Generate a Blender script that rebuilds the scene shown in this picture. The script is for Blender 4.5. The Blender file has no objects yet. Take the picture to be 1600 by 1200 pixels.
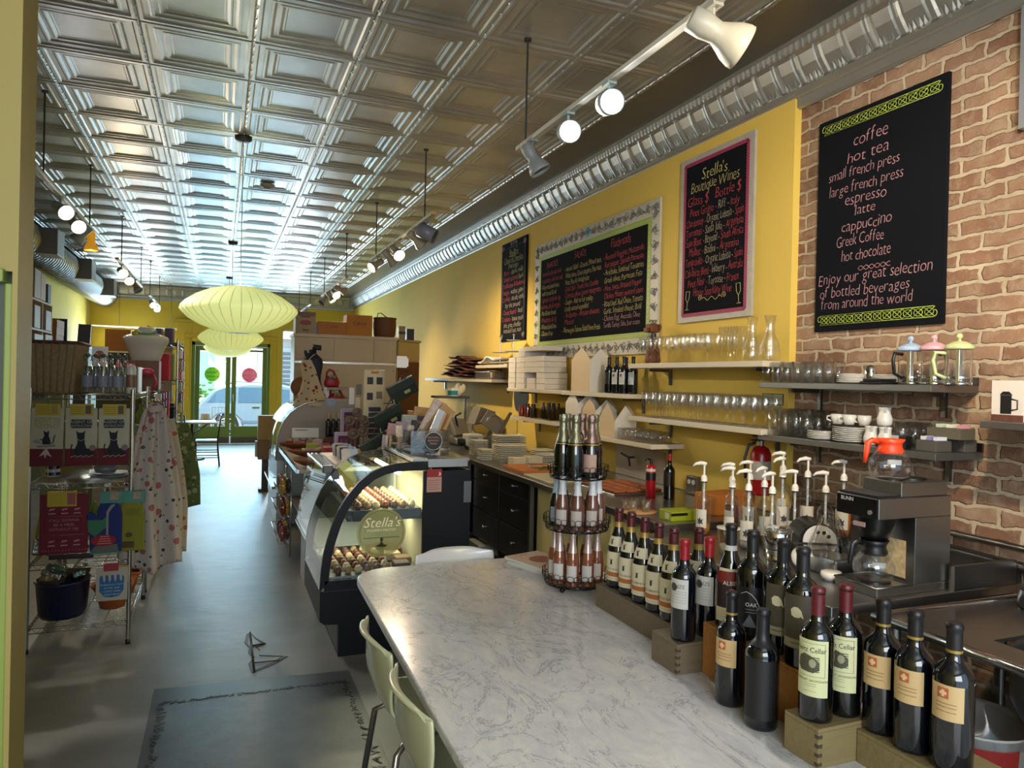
import bpy, math, random
from mathutils import Vector, Matrix, Euler
random.seed(7)
PI = math.pi
SC = bpy.context.scene
COL = SC.collection
def lin(h):
    if isinstance(h, (tuple, list)): return tuple(h)[:3]
    h = h.lstrip('#'); o = []
    for i in (0, 2, 4):
        c = int(h[i:i+2], 16)/255
        o.append(c/12.92 if c <= .04045 else ((c+.055)/1.055)**2.4)
    return tuple(o)
# ---------------------------------------------------------------- camera
H = 1.68
FOC = 1124.56; YAW = .385643; PITCH = -.005157; ROLL = .023018
cf = Vector((math.sin(YAW)*math.cos(PITCH), math.cos(YAW)*math.cos(PITCH), math.sin(PITCH)))
cr0 = Vector((math.cos(YAW), -math.sin(YAW), 0)); cu0 = cr0.cross(cf)
cr = cr0*math.cos(ROLL) + cu0*math.sin(ROLL); cu = cu0*math.cos(ROLL) - cr0*math.sin(ROLL)
cam = bpy.data.cameras.new('camera'); cam.sensor_fit = 'HORIZONTAL'; cam.sensor_width = 36
cam.lens = FOC/1600*36; cam.clip_start = .05; cam.clip_end = 300
co = bpy.data.objects.new('camera', cam); COL.objects.link(co)
mw = Matrix.Identity(4)
for i in range(3): mw[i][0] = cr[i]; mw[i][1] = cu[i]; mw[i][2] = -cf[i]
mw.translation = (0, 0, H); co.matrix_world = mw; SC.camera = co
# ---------------------------------------------------------------- world, sun, exposure
wd = bpy.data.worlds.new('world'); SC.world = wd; wd.use_nodes = True
bg = wd.node_tree.nodes['Background']; bg.inputs[0].default_value = (.62, .83, 1, 1); bg.inputs[1].default_value = 1.3
SC.view_settings.view_transform = 'Standard'; SC.view_settings.look = 'None'
SC.view_settings.gamma = 1; SC.view_settings.use_curve_mapping = False; SC.view_settings.exposure = .48
SC.cycles.max_bounces = 10; SC.cycles.transparent_max_bounces = 24; SC.cycles.caustics_reflective = False
SC.cycles.caustics_refractive = False; SC.cycles.sample_clamp_indirect = 4; SC.cycles.use_denoising = True
def light(name, kind, loc, power, col, aim=None, size=.1, sy=None, angle=1.2, blend=.5, parent=None):
    l = bpy.data.lights.new(name, kind); l.energy = power; l.color = col
    if kind == 'AREA':
        l.size = size
        if sy: l.shape = 'RECTANGLE'; l.size_y = sy
    elif kind == 'SUN': l.angle = size
    else: l.shadow_soft_size = size
    if kind == 'SPOT': l.spot_size = angle; l.spot_blend = blend
    o = bpy.data.objects.new(name, l); COL.objects.link(o); o.location = loc
    if aim is not None: o.rotation_euler = (Vector(aim)-Vector(loc)).to_track_quat('-Z', 'Y').to_euler()
    if parent: o.parent = parent
    return o
WARM = (1, .80, .54); NEU = (1, .93, .82); DAY = (.42, .76, 1)
light('sun', 'SUN', (-2, 8, 16), 5.0, (.95, .98, 1), (0, 20.5, 0), .02)
light('front_daylight', 'AREA', (.25, 18.25, 1.55), 100, DAY, (.25, 0, 1.2), 1.7, 2.2)
light('front_daylight', 'AREA', (-1.9, 18.2, 1.9), 110, (.72, .88, 1), (-1.0, 8, 1.2), .9, 1.6)
light('front_daylight', 'AREA', (1.6, 18.2, 1.9), 60, (.72, .88, 1), (.8, 8, 1.2), .4, 1.6)
light('rear_daylight', 'AREA', (-.3, -2.2, 2.2), 100, (.95, .96, 1), (.8, 4, 1.0), 2.5, 1.8)
# ---------------------------------------------------------------- mesh builder
class MB:
    def __init__(s): s.v = []; s.f = []; s.s = []
    def add(s, vs, fs, M=None, sm=0):
        n = len(s.v)
        s.v += [tuple(M @ Vector(p)) for p in vs] if M is not None else [tuple(p) for p in vs]
        s.f += [tuple(i+n for i in f) for f in fs]; s.s += [sm]*len(fs); return s
    def box(s, x0, x1, y0, y1, z0, z1, M=None):
        v = [(x, y, z) for z in (z0, z1) for y in (y0, y1) for x in (x0, x1)]
        return s.add(v, [(0, 2, 3, 1), (4, 5, 7, 6), (0, 1, 5, 4), (2, 6, 7, 3), (0, 4, 6, 2), (1, 3, 7, 5)], M)
    def lathe(s, prof, c=(0, 0, 0), n=24, M=None, sm=1, a0=0, a1=None):
        full = a1 is None; a1 = 2*PI if full else a1; m = n if full else n+1; vs = []; fs = []
        for r, z in prof:
            for i in range(m):
                a = a0+(a1-a0)*i/n; vs.append((c[0]+r*math.cos(a), c[1]+r*math.sin(a), c[2]+z))
        for j in range(len(prof)-1):
            for i in range(n):
                k = (i+1) % m; fs.append((j*m+i, j*m+k, (j+1)*m+k, (j+1)*m+i))
        return s.add(vs, fs, M, sm)
    def cyl(s, c, r, h, n=20, r2=None, M=None):
        r2 = r if r2 is None else r2; s.lathe([(r, 0), (r2, h)], c, n, M)
        for rr, z, rev in ((r, 0, 1), (r2, h, 0)):
            vs = [(c[0]+rr*math.cos(2*PI*i/n), c[1]+rr*math.sin(2*PI*i/n), c[2]+z) for i in range(n)]
            s.add(vs, [tuple(range(n))[::-1] if rev else tuple(range(n))], M)
        return s
    def tube(s, pts, r, n=6, closed=False, M=None, cap=True):
        P = [Vector(p) for p in pts]; m = len(P); vs = []; fs = []; up = None
        for i, p in enumerate(P):
            a = P[(i-1) % m] if (closed or i) else P[0]; b = P[(i+1) % m] if (closed or i < m-1) else P[-1]
            t = (b-a).normalized() if (b-a).length > 1e-9 else Vector((0, 0, 1))
            if up is None: up = Vector((0, 0, 1)) if abs(t.z) < .9 else Vector((1, 0, 0))
            x = up.cross(t)
            if x.length < 1e-5: x = Vector((1, 0, 0)).cross(t)
            x.normalize(); y = t.cross(x); up = y
            rr = r[i] if isinstance(r, (list, tuple)) else r
            vs += [p+(x*math.cos(2*PI*k/n)+y*math.sin(2*PI*k/n))*rr for k in range(n)]
        for i in range(m if closed else m-1):
            j = (i+1) % m
            for k in range(n): fs.append((i*n+k, i*n+(k+1) % n, j*n+(k+1) % n, j*n+k))
        if cap and not closed: fs += [tuple(range(n))[::-1], tuple(range((m-1)*n, m*n))]
        return s.add(vs, fs, M, 1)
    def bar(s, a, b, r, n=6): return s.tube([a, b], r, n)
    def ball(s, c, r, n=12, sc=(1, 1, 1), M=None):
        h = max(6, n//2+2); vs = []; fs = []
        for j in range(h+1):
            t = PI*j/h
            for i in range(n):
                a = 2*PI*i/n; vs.append((c[0]+r*sc[0]*math.sin(t)*math.cos(a), c[1]+r*sc[1]*math.sin(t)*math.sin(a), c[2]+r*sc[2]*math.cos(t)))
        for j in range(h):
            for i in range(n): fs.append((j*n+i, (j+1)*n+i, (j+1)*n+(i+1) % n, j*n+(i+1) % n))
        return s.add(vs, fs, M, 1)
    def prism(s, poly, z0, z1, M=None, sm=0):
        n = len(poly); vs = [(x, y, z0) for x, y in poly]+[(x, y, z1) for x, y in poly]
        return s.add(vs, [tuple(range(n))[::-1], tuple(range(n, 2*n))]+[(i, (i+1) % n, n+(i+1) % n, n+i) for i in range(n)], M, sm)
    def ring(s, outer, inner, z0, z1, M=None):
        n = len(outer); vs = [(x, y, z) for z in (z0, z1) for q in (outer, inner) for x, y in q]; fs = []
        for i in range(n):
            j = (i+1) % n
            fs += [(i, n+i, n+j, j), (2*n+i, 2*n+j, 3*n+j, 3*n+i), (i, j, 2*n+j, 2*n+i), (n+j, n+i, 3*n+i, 3*n+j)]
        return s.add(vs, fs, M)
    def grid(s, fn, nu, nv, M=None, sm=1, cu=False):
        vs = [fn(i/nu, j/nv) for j in range(nv+1) for i in range(nu+(0 if cu else 1))]; w = nu if cu else nu+1
        fs = [(j*w+i, j*w+(i+1) % w, (j+1)*w+(i+1) % w, (j+1)*w+i) for j in range(nv) for i in range(nu)]
        return s.add(vs, fs, M, sm)
    def mesh(s, name, m=None):
        me = bpy.data.meshes.new(name); me.from_pydata(s.v, [], s.f)
        me.polygons.foreach_set('use_smooth', [bool(x) for x in s.s])
        if m: me.materials.append(m)
        me.update(); return me
def T(x=0, y=0, z=0, rz=0, rx=0, ry=0, s=1): return Matrix.Translation((x, y, z)) @ Euler((rx, ry, rz)).to_matrix().to_4x4() @ Matrix.Scale(s, 4)
def face(o, n='-Y'):
    ax = {'-Y': ((1, 0, 0), (0, 0, 1), (0, -1, 0)), '-X': ((0, -1, 0), (0, 0, 1), (-1, 0, 0)), 'X': ((0, 1, 0), (0, 0, 1), (1, 0, 0)), 'Y': ((-1, 0, 0), (0, 0, 1), (0, 1, 0))}[n]
    M = Matrix.Identity(4)
    for i in range(3):
        for j in range(3): M[j][i] = ax[i][j]
    M.translation = o; return M
def put(name, mb, m, parent=None, loc=None, rz=0, bevel=0, solid=0, sub=0, kind=None, auto=None):
    me = mb if isinstance(mb, bpy.types.Mesh) else mb.mesh(name, m)
    o = bpy.data.objects.new(name, me); COL.objects.link(o)
    if parent is not None: o.parent = parent
    if loc is not None: o.location = loc
    if rz: o.rotation_euler = (0, 0, rz)
    if solid:
        k = o.modifiers.new('s', 'SOLIDIFY'); k.thickness = solid; k.offset = 0
    if sub:
        k = o.modifiers.new('u', 'SUBSURF'); k.levels = k.render_levels = sub
    if bevel:
        k = o.modifiers.new('b', 'BEVEL'); k.width = bevel; k.segments = 2; k.limit_method = 'ANGLE'; k.angle_limit = .6
    if kind: o['kind'] = kind
    return o
def tag(o, label, cat, group=None, kind=None):
    o['label'] = label; o['category'] = cat
    if group: o['group'] = group
    if kind: o['kind'] = kind
    return o
def thing(name, label, cat, loc=(0, 0, 0), rz=0, group=None, kind=None, rot=None):
    o = bpy.data.objects.new(name, None); COL.objects.link(o); o.location = loc
    o.rotation_euler = rot if rot else (0, 0, rz); o.empty_display_size = .05
    return tag(o, label, cat, group, kind)
def one(name, mb, m, label, cat, loc=None, rz=0, group=None, **k):
    return tag(put(name, mb, m, None, loc, rz, **k), label, cat, group)
def dup(o, loc=None, rz=None, label=None, group=None, parent=None, top=True):
    c = o.copy(); COL.objects.link(c)
    if parent is not None: c.parent = parent
    if top:
        if loc is not None: c.location = loc
        if rz is not None: c.rotation_euler = rz if isinstance(rz, (tuple, list)) else (0, 0, rz)
        if label: c['label'] = label
        if group: c['group'] = group
    for ch in list(o.children): dup(ch, parent=c, top=False)
    return c
def struct(name, mb, m, **k): return put(name, mb, m, kind='structure', **k)
# ---------------------------------------------------------------- text
_tc = {}
def text(s, size, shear=0, sx=1, align='CENTER', res=2, thin=0):
    k = (s, shear, align, res, thin)
    if k not in _tc:
        cu_ = bpy.data.curves.new('t', 'FONT'); cu_.body = s; cu_.size = 1; cu_.shear = shear; cu_.align_x = align; cu_.resolution_u = res; cu_.offset = -thin
        o = bpy.data.objects.new('t', cu_); COL.objects.link(o); dg = bpy.context.evaluated_depsgraph_get(); e = o.evaluated_get(dg)
        me = e.to_mesh(); _tc[k] = ([tuple(v.co) for v in me.vertices], [tuple(p.vertices) for p in me.polygons]); e.to_mesh_clear()
        bpy.data.objects.remove(o); bpy.data.curves.remove(cu_)
    v, f = _tc[k]; return [(x*size*sx, y*size, z) for x, y, z in v], f
def write(mb, s, x, y, size, M, **k):
    v, f = text(s, size, **k); return mb.add([(p[0]+x, p[1]+y, 0) for p in v], f, M)
def wrap(mb, s, ang, z, size, r, **k):      # lettering bent round a vertical cylinder of radius r, centred at angle ang
    v, f = text(s, size, **k); return mb.add([(r*math.cos(ang+p[0]/r), r*math.sin(ang+p[0]/r), z+p[1]) for p in v], f)
# ---------------------------------------------------------------- materials
_mc = {}
def N(nt, t, **k):
    n = nt.nodes.new(t)
    for a, b in k.items():
        if a.startswith('i_'): n.inputs[a[2:].replace('_', ' ')].default_value = b
        elif a.startswith('p'): n.inputs[int(a[1:])].default_value = b
        else: setattr(n, a, b)
    return n
def mat(col, rough=.5, metal=0, name=None, noise=0, scale=20, bump=0, spec=None, alpha=None, emit=0, trans=0, ecol=None, stretch=None, coat=0):
    k = (str(col), rough, metal, noise, scale, bump, spec, alpha, emit, trans, ecol, stretch, coat)
    if k in _mc: return _mc[k]
    m = bpy.data.materials.new(name or 'mat'); m.use_nodes = True; nt = m.node_tree; b = nt.nodes['Principled BSDF']; c = lin(col)
    b.inputs['Base Color'].default_value = (*c, 1); b.inputs['Roughness'].default_value = rough; b.inputs['Metallic'].default_value = metal
    if spec is not None: b.inputs['Specular IOR Level'].default_value = spec
    if coat: b.inputs['Coat Weight'].default_value = coat
    if alpha is not None: b.inputs['Alpha'].default_value = alpha
    if trans: b.inputs['Transmission Weight'].default_value = trans
    if emit: b.inputs['Emission Color'].default_value = (*(lin(ecol) if ecol else c), 1); b.inputs['Emission Strength'].default_value = emit
    if noise or bump:
        tc = N(nt, 'ShaderNodeTexCoord'); src = tc.outputs['Object']
        if stretch:
            mp = N(nt, 'ShaderNodeMapping'); mp.inputs['Scale'].default_value = stretch; nt.links.new(src, mp.inputs[0]); src = mp.outputs[0]
        nz = N(nt, 'ShaderNodeTexNoise', i_Scale=scale, i_Detail=5); nt.links.new(src, nz.inputs['Vector'])
        if noise:
            mx = N(nt, 'ShaderNodeMix', data_type='RGBA'); mx.inputs[6].default_value = tuple(x*(1-noise) for x in c)+(1,)
            mx.inputs[7].default_value = tuple(min(1, x*(1+noise)) for x in c)+(1,)
            nt.links.new(nz.outputs[0], mx.inputs[0]); nt.links.new(mx.outputs[2], b.inputs['Base Color'])
        if bump:
            bp = N(nt, 'ShaderNodeBump', i_Strength=bump, i_Distance=.02); nt.links.new(nz.outputs[0], bp.inputs['Height']); nt.links.new(bp.outputs[0], b.inputs['Normal'])
    _mc[k] = m; return m
def glass(tint=(1, 1, 1), ior=1.45, rough=.02, gl=1.0, name='glass'):     # thin clear glass: see-through with mirror reflections
    k = ('g', tint, ior, rough, gl)
    if k in _mc: return _mc[k]
    m = bpy.data.materials.new(name); m.use_nodes = True; nt = m.node_tree; nt.nodes.clear()
    o = N(nt, 'ShaderNodeOutputMaterial'); mx = N(nt, 'ShaderNodeMixShader'); t = N(nt, 'ShaderNodeBsdfTransparent'); g = N(nt, 'ShaderNodeBsdfGlossy'); fr = N(nt, 'ShaderNodeLayerWeight'); pw = N(nt, 'ShaderNodeMath', operation='POWER'); pw.inputs[1].default_value = 3.2; ml = N(nt, 'ShaderNodeMath', operation='MULTIPLY_ADD', use_clamp=True); ml.inputs[1].default_value = .75; ml.inputs[2].default_value = ((ior-1)/(ior+1))**2
    t.inputs[0].default_value = (*tint, 1); g.inputs['Roughness'].default_value = rough; g.inputs[0].default_value = (gl, gl, gl, 1); 
    nt.links.new(fr.outputs['Facing'], pw.inputs[0]); nt.links.new(pw.outputs[0], ml.inputs[0]); nt.links.new(ml.outputs[0], mx.inputs[0]); nt.links.new(t.outputs[0], mx.inputs[1]); nt.links.new(g.outputs[0], mx.inputs[2]); nt.links.new(mx.outputs[0], o.inputs[0])
    _mc[k] = m; return m
PANE = glass((.93, .97, .97), 1.35); DRINK = glass((.985, .985, .98), 1.8)
STEEL = mat('#a8a8a6', .28, 1, noise=.08, scale=6, stretch=(1, 40, 1)); STEELD = mat('#777674', .35, 1); CHROME = mat('#d0d0d0', .12, 1)
WHITE = mat('#e6e2d8', .5); BLACK = mat('#0c0c0e', .35); YEL = mat('#e5bf38', .55, noise=.06, scale=3)
# ---------------------------------------------------------------- the shell
XL, XY, XB, YB, YR, ZC = -2.72, 3.13, 3.18, 18.5, -2.6, 3.66
def floor_mat():
    m = bpy.data.materials.new('painted_concrete'); m.use_nodes = True; nt = m.node_tree; b = nt.nodes['Principled BSDF']
    tc = N(nt, 'ShaderNodeTexCoord'); mp = N(nt, 'ShaderNodeMapping'); mp.inputs['Scale'].default_value = (1, 1.6, 1); nt.links.new(tc.outputs['Object'], mp.inputs[0])
    n1 = N(nt, 'ShaderNodeTexNoise', i_Scale=2.2, i_Detail=8); n2 = N(nt, 'ShaderNodeTexNoise', i_Scale=9.0, i_Detail=6)
    nt.links.new(mp.outputs[0], n1.inputs['Vector']); nt.links.new(mp.outputs[0], n2.inputs['Vector'])
    r = N(nt, 'ShaderNodeValToRGB'); r.color_ramp.elements[0].position = .3; r.color_ramp.elements[1].position = .75
    r.color_ramp.elements[0].color = (*lin('#757572'), 1); r.color_ramp.elements[1].color = (*lin('#868682'), 1)
    nt.links.new(n1.outputs[0], r.inputs[0]); nt.links.new(r.outputs[0], b.inputs['Base Color'])
    rr = N(nt, 'ShaderNodeMapRange'); rr.inputs['To Min'].default_value = .34; rr.inputs['To Max'].default_value = .46
    nt.links.new(n2.outputs[0], rr.inputs[0]); nt.links.new(rr.outputs[0], b.inputs['Roughness'])
    bp = N(nt, 'ShaderNodeBump', i_Strength=.07, i_Distance=.03); nt.links.new(n2.outputs[0], bp.inputs['Height']); nt.links.new(bp.outputs[0], b.inputs['Normal'])
    return m
struct('floor', MB().box(XL, XB, YR, YB+.3, -.1, 0), floor_mat())
def patch_mat():
    m = bpy.data.materials.new('worn_patch'); m.use_nodes = True; nt = m.node_tree; b = nt.nodes['Principled BSDF']; b.inputs['Roughness'].default_value = .36
    tc = N(nt, 'ShaderNodeTexCoord'); n1 = N(nt, 'ShaderNodeTexNoise', i_Scale=6, i_Detail=10, i_Roughness=.7); nt.links.new(tc.outputs['Object'], n1.inputs['Vector'])
    r = N(nt, 'ShaderNodeValToRGB'); e = r.color_ramp.elements; e[0].position = .34; e[0].color = (*lin('#3a3c3d'), 1); e[1].position = .62; e[1].color = (*lin('#4a4d4f'), 1)
    bp = N(nt, 'ShaderNodeBump', i_Strength=.15, i_Distance=.02); nt.links.new(n1.outputs[0], r.inputs[0]); nt.links.new(r.outputs[0], b.inputs['Base Color'])
    nt.links.new(n1.outputs[0], bp.inputs['Height']); nt.links.new(bp.outputs[0], b.inputs['Normal']); return m
rg = random.Random(3)
def jag(x0, x1, y0, y1, n=26, a=.012):
    o = []
    for (p, q) in (((x0, y0), (x1, y0)), ((x1, y0), (x1, y1)), ((x1, y1), (x0, y1)), ((x0, y1), (x0, y0))):
        for i in range(n): o.append((p[0]+(q[0]-p[0])*i/n+rg.uniform(-a, a), p[1]+(q[1]-p[1])*i/n+rg.uniform(-a, a)))
    return o
struct('floor_patch', MB().prism([(-.30, 1.6), (.72, 1.6), (.715, 4.14), (-.29, 4.22)], 0, .002), mat('#4b4e50', .32))
struct('floor_patch', MB().prism(jag(-.24, .66, 1.7, 4.02), .002, .004), patch_mat())
def ridge(x0, y0, x1, y1):
    b = MB()
    for i in range(70):
        t = i/69; x = x0+(x1-x0)*t+rg.uniform(-.012, .012); y = y0+(y1-y0)*t+rg.uniform(-.012, .012); s = rg.uniform(.005, .014); a = rg.uniform(0, 3)
        b.prism([(x+s*math.cos(a+k*1.57)*(1.8 if k % 2 else .6), y+s*math.sin(a+k*1.57)*(1.8 if k % 2 else .6)) for k in range(4)], .004, .006)
    return b
rd = ridge(-.24, 4.02, .66, 3.99); rd2 = ridge(-.24, 4.02, -.245, 2.9); rd3 = ridge(.66, 3.99, .67, 2.9)
rd.add(rd2.v, rd2.f); rd.add(rd3.v, rd3.f); struct('floor_patch_edge', rd, mat('#26292a', .4))
chip = [(0.2, 4.28), (.185, 4.42), (.215, 4.5), (.19, 4.6), (.2, 4.68), (.175, 4.78), (.19, 4.93), (.215, 4.95), (.245, 4.84), (.30, 4.72), (.235, 4.68), (.26, 4.62), (.25, 4.53), (.41, 4.46), (.33, 4.37)]
ci = [(.2+(x-.2)*.78+.012, 4.6+(y-4.6)*.9) for x, y in chip]
struct('floor_chip', MB().ring(chip, ci, 0, .003).tube([(.212, 4.28, .004), (.214, 4.95, .004)], .006, 4).tube([(.214, 4.7, .004), (.29, 4.715, .004)], .005, 4).tube([(.214, 4.42, .004), (.36, 4.41, .004)], .003, 4), mat('#2c1d14', .5))
# pressed tin ceiling
TIN = bpy.data.materials.new('tin'); TIN.use_nodes = True
def tin():
    nt = TIN.node_tree; b = nt.nodes['Principled BSDF']; b.inputs['Metallic'].default_value = .75; b.inputs['Roughness'].default_value = .4
    tc = N(nt, 'ShaderNodeTexCoord'); n1 = N(nt, 'ShaderNodeTexNoise', i_Scale=3, i_Detail=6); nt.links.new(tc.outputs['Object'], n1.inputs['Vector'])
    r = N(nt, 'ShaderNodeValToRGB'); e = r.color_ramp.elements; e[0].position = .3; e[0].color = (*lin('#a9a9a5'), 1); e[1].position = .7; e[1].color = (*lin('#c6c6c1'), 1)
    nt.links.new(n1.outputs[0], r.inputs[0]); nt.links.new(r.outputs[0], b.inputs['Base Color'])
    n2 = N(nt, 'ShaderNodeTexNoise', i_Scale=30, i_Detail=4); nt.links.new(tc.outputs['Object'], n2.inputs['Vector'])
    bp = N(nt, 'ShaderNodeBump', i_Strength=.08, i_Distance=.01); nt.links.new(n2.outputs[0], bp.inputs['Height']); nt.links.new(bp.outputs[0], b.inputs['Normal'])
tin()
TS = .61; TX0, TY0 = -1.0733-2*TS, 4.5532-11*TS; NX, NY = 8, 33
ce = MB()
prof = [(0, 0.008), (0.012, 0), (0.03, 0), (0.04, 0.008), (0.068, 0.008), (0.0766, 0.0059), (0.0869, 0.0059), (0.1024, 0.0135), (0.117, 0.0135), (0.1222, 0.0114), (0.1316, 0.0114), (0.1471, 0.0189), (0.1574, 0.0189), (0.1626, 0.021)]
cz = random.Random(5)
for i in range(NX):
    for j in range(NY):
        cx, cy = TX0+(i+.5)*TS, TY0+(j+.5)*TS; vs = []; fs = []; h = TS/2; dz = cz.uniform(-.003, .003); tx = cz.uniform(-.012, .012); ty = cz.uniform(-.012, .012)
        for q, (ins, up) in enumerate(prof):
            w = h-ins
            for sx, sy in ((-1, -1), (1, -1), (1, 1), (-1, 1)):
                k = min(1, q/5); vs.append((cx+sx*w, cy+sy*w, ZC+up-.012+k*(dz+tx*sx*w+ty*sy*w)))
            if q: fs += [((q-1)*4+k, (q-1)*4+(k+1) % 4, q*4+(k+1) % 4, q*4+k) for k in range(4)]
        fs.append(tuple(range(len(prof)*4-4, len(prof)*4))); ce.add(vs, fs)
for i in range(NX+1):                                     # nail beads along the seams
    for j in range(NY*5):
        x, y = TX0+i*TS, TY0+(j+.5)*TS/5
        if -.5 < y < 12: ce.add([(x-.008, y-.008, ZC-.011), (x+.008, y-.008, ZC-.011), (x+.008, y+.008, ZC-.011), (x-.008, y+.008, ZC-.011), (x, y, ZC-.02)], [(0, 1, 4), (1, 2, 4), (2, 3, 4), (3, 0, 4)])
struct('ceiling', ce, TIN)
XS = TX0+NX*TS
bo = MB().box(XS, XB, YR, YB, ZC-.008, ZC+.1).box(XL, TX0, YR, YB, ZC-.008, ZC+.1).box(TX0, XS, TY0+NY*TS, YB, ZC-.008, ZC+.1).box(TX0, XS, YR, TY0, ZC-.008, ZC+.1)
struct('ceiling_border', bo, mat('#7d7972', .42, .75, noise=.12, scale=2.5, bump=.12))
struct('ceiling_roof', MB().box(XL, XB, YR, YB, ZC+.1, ZC+.2), mat('#555555', .8))
rp = MB()
for x in (XS+.012, TX0-.012):
    rp.grid(lambda u, v: (x+.014*math.cos(PI*v)*(1+.15*math.sin(u*1700)), YR+u*(YB-YR), ZC-.008-.014*math.sin(PI*v)*(1+.2*math.sin(u*1700))), 1200, 6)
struct('trim_1', rp, mat('#b5b5b2', .3, .9))
# cornice: frieze, egg band, ribbed cove, roll
cp = [(.19, 0), (.19, -.012), (.175, -.02), (.168, -.05), (.16, -.06), (.15, -.066), (.13, -.075), (.118, -.10), (.10, -.135), (.07, -.175), (.045, -.205), (.04, -.215), (.05, -.225), (.05, -.245), (.035, -.255), (.03, -.262), (.018, -.27), (.018, -.315), (.004, -.32), (0, -.325)]
def cornice(L, fn, st=.012):
    b = MB(); nu = int(L/st); nv = len(cp)-1; vs = []; fs = []
    for i in range(nu+1):
        s = i*st; ph = (s % .165)/.165; rib = max(0, 1-abs(ph-.5)/.16)**.6 if abs(ph-.5) < .16 else 0; rib -= .5*max(0, 1-abs(ph-.5)/.05)
        egg = .006*abs(math.sin(s*PI/.045))
        for k, (d, z) in enumerate(cp):
            o = 0
            if 6 <= k <= 10: o = .016*rib+(.006*math.sin(ph*40) if k == 10 and abs(ph-.5) > .2 else 0)
            if 2 <= k <= 4: o = egg
            if 12 <= k <= 13 and (s % .33) < .02: o = .006
            vs.append(fn(s, d+o*.8, z-.6*o if 6 <= k <= 10 else z))
        if i: fs += [((i-1)*(nv+1)+k, i*(nv+1)+k, i*(nv+1)+k+1, (i-1)*(nv+1)+k+1) for k in range(nv)]
    return b.add(vs, fs, None, 0)
CORN = mat('#aaa8a2', .42, .75, noise=.1, scale=8, bump=.12)
struct('trim_2', cornice(YB-YR, lambda s, d, z: (XY+.03-d, YR+s, ZC-.008+z)), CORN)
struct('trim_3', cornice(YB-YR, lambda s, d, z: (XL+d, YR+s, ZC-.008+z), .03), CORN)
struct('trim_4', cornice(XB-XL, lambda s, d, z: (XL+s, YB-d, ZC-.008+z), .03), CORN)
# walls
def brick_mat():
    m = bpy.data.materials.new('old_brick'); m.use_nodes = True; nt = m.node_tree; b = nt.nodes['Principled BSDF']; b.inputs['Roughness'].default_value = .85
    tc = N(nt, 'ShaderNodeTexCoord'); sp = N(nt, 'ShaderNodeSeparateXYZ'); cb = N(nt, 'ShaderNodeCombineXYZ'); nt.links.new(tc.outputs['Object'], sp.inputs[0])
    nz = N(nt, 'ShaderNodeTexNoise', i_Scale=13, i_Detail=4); nt.links.new(tc.outputs['Object'], nz.inputs['Vector'])
    nt.links.new(sp.outputs[1], cb.inputs[0]); nt.links.new(sp.outputs[2], cb.inputs[1])
    ds = N(nt, 'ShaderNodeVectorMath', operation='SCALE'); ds.inputs['Scale'].default_value = .045; ds0 = N(nt, 'ShaderNodeVectorMath', operation='SUBTRACT'); ds0.inputs[1].default_value = (.5, .5, .5)
    nt.links.new(nz.outputs['Color'], ds0.inputs[0]); nt.links.new(ds0.outputs[0], ds.inputs[0])
    ad = N(nt, 'ShaderNodeVectorMath', operation='ADD'); nt.links.new(cb.outputs[0], ad.inputs[0]); nt.links.new(ds.outputs[0], ad.inputs[1])
    bt = N(nt, 'ShaderNodeTexBrick'); bt.inputs['Scale'].default_value = 1; bt.inputs['Brick Width'].default_value = .212; bt.inputs['Row Height'].default_value = .0725; bt.inputs['Mortar Size'].default_value = .011; bt.inputs['Mortar Smooth'].default_value = .35; bt.inputs['Bias'].default_value = -.1
    bt.inputs['Color1'].default_value = (*lin('#856049'), 1); bt.inputs['Color2'].default_value = (*lin('#a68469'), 1); bt.inputs['Mortar'].default_value = (*lin('#c6b498'), 1)
    nt.links.new(ad.outputs[0], bt.inputs['Vector'])
    n2 = N(nt, 'ShaderNodeTexNoise', i_Scale=11, i_Detail=8, i_Roughness=.7); nt.links.new(tc.outputs['Object'], n2.inputs['Vector'])
    r = N(nt, 'ShaderNodeValToRGB'); e = r.color_ramp.elements; e[0].position = .46; e[0].color = (0, 0, 0, 1); e[1].position = .68; e[1].color = (.85, .85, .85, 1); nt.links.new(n2.outputs[0], r.inputs[0])
    mx = N(nt, 'ShaderNodeMix', data_type='RGBA'); mx.inputs[7].default_value = (*lin('#b39c82'), 1); nt.links.new(r.outputs[0], mx.inputs[0]); nt.links.new(bt.outputs[0], mx.inputs[6]); n3 = N(nt, 'ShaderNodeTexNoise', i_Scale=2.6, i_Detail=3); nt.links.new(tc.outputs['Object'], n3.inputs['Vector']); m3 = N(nt, 'ShaderNodeMix', data_type='RGBA', blend_type='MULTIPLY'); m3.inputs[0].default_value = .55; r3 = N(nt, 'ShaderNodeValToRGB'); r3.color_ramp.elements[0].color = (.45, .42, .42, 1); r3.color_ramp.elements[0].position = .35; r3.color_ramp.elements[1].position = .6; nt.links.new(n3.outputs[0], r3.inputs[0]); nt.links.new(mx.outputs[2], m3.inputs[6]); nt.links.new(r3.outputs[0], m3.inputs[7]); nt.links.new(m3.outputs[2], b.inputs['Base Color'])
    sub = N(nt, 'ShaderNodeMath', operation='SUBTRACT'); nt.links.new(n2.outputs[0], sub.inputs[0]); nt.links.new(bt.outputs['Fac'], sub.inputs[1])
    bp = N(nt, 'ShaderNodeBump', i_Strength=.9, i_Distance=.012); nt.links.new(sub.outputs[0], bp.inputs['Height']); nt.links.new(bp.outputs[0], b.inputs['Normal']); return m
struct('wall_right', MB().box(XB, XB+.2, YR, 3.6, 0, ZC+.1), brick_mat())
struct('wall_right_plaster', MB().box(XY, XB+.2, 3.345, YB, 0, ZC+.1), mat('#e0c05e', .75, noise=.05, scale=2.5, bump=.03, spec=.15))
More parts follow.
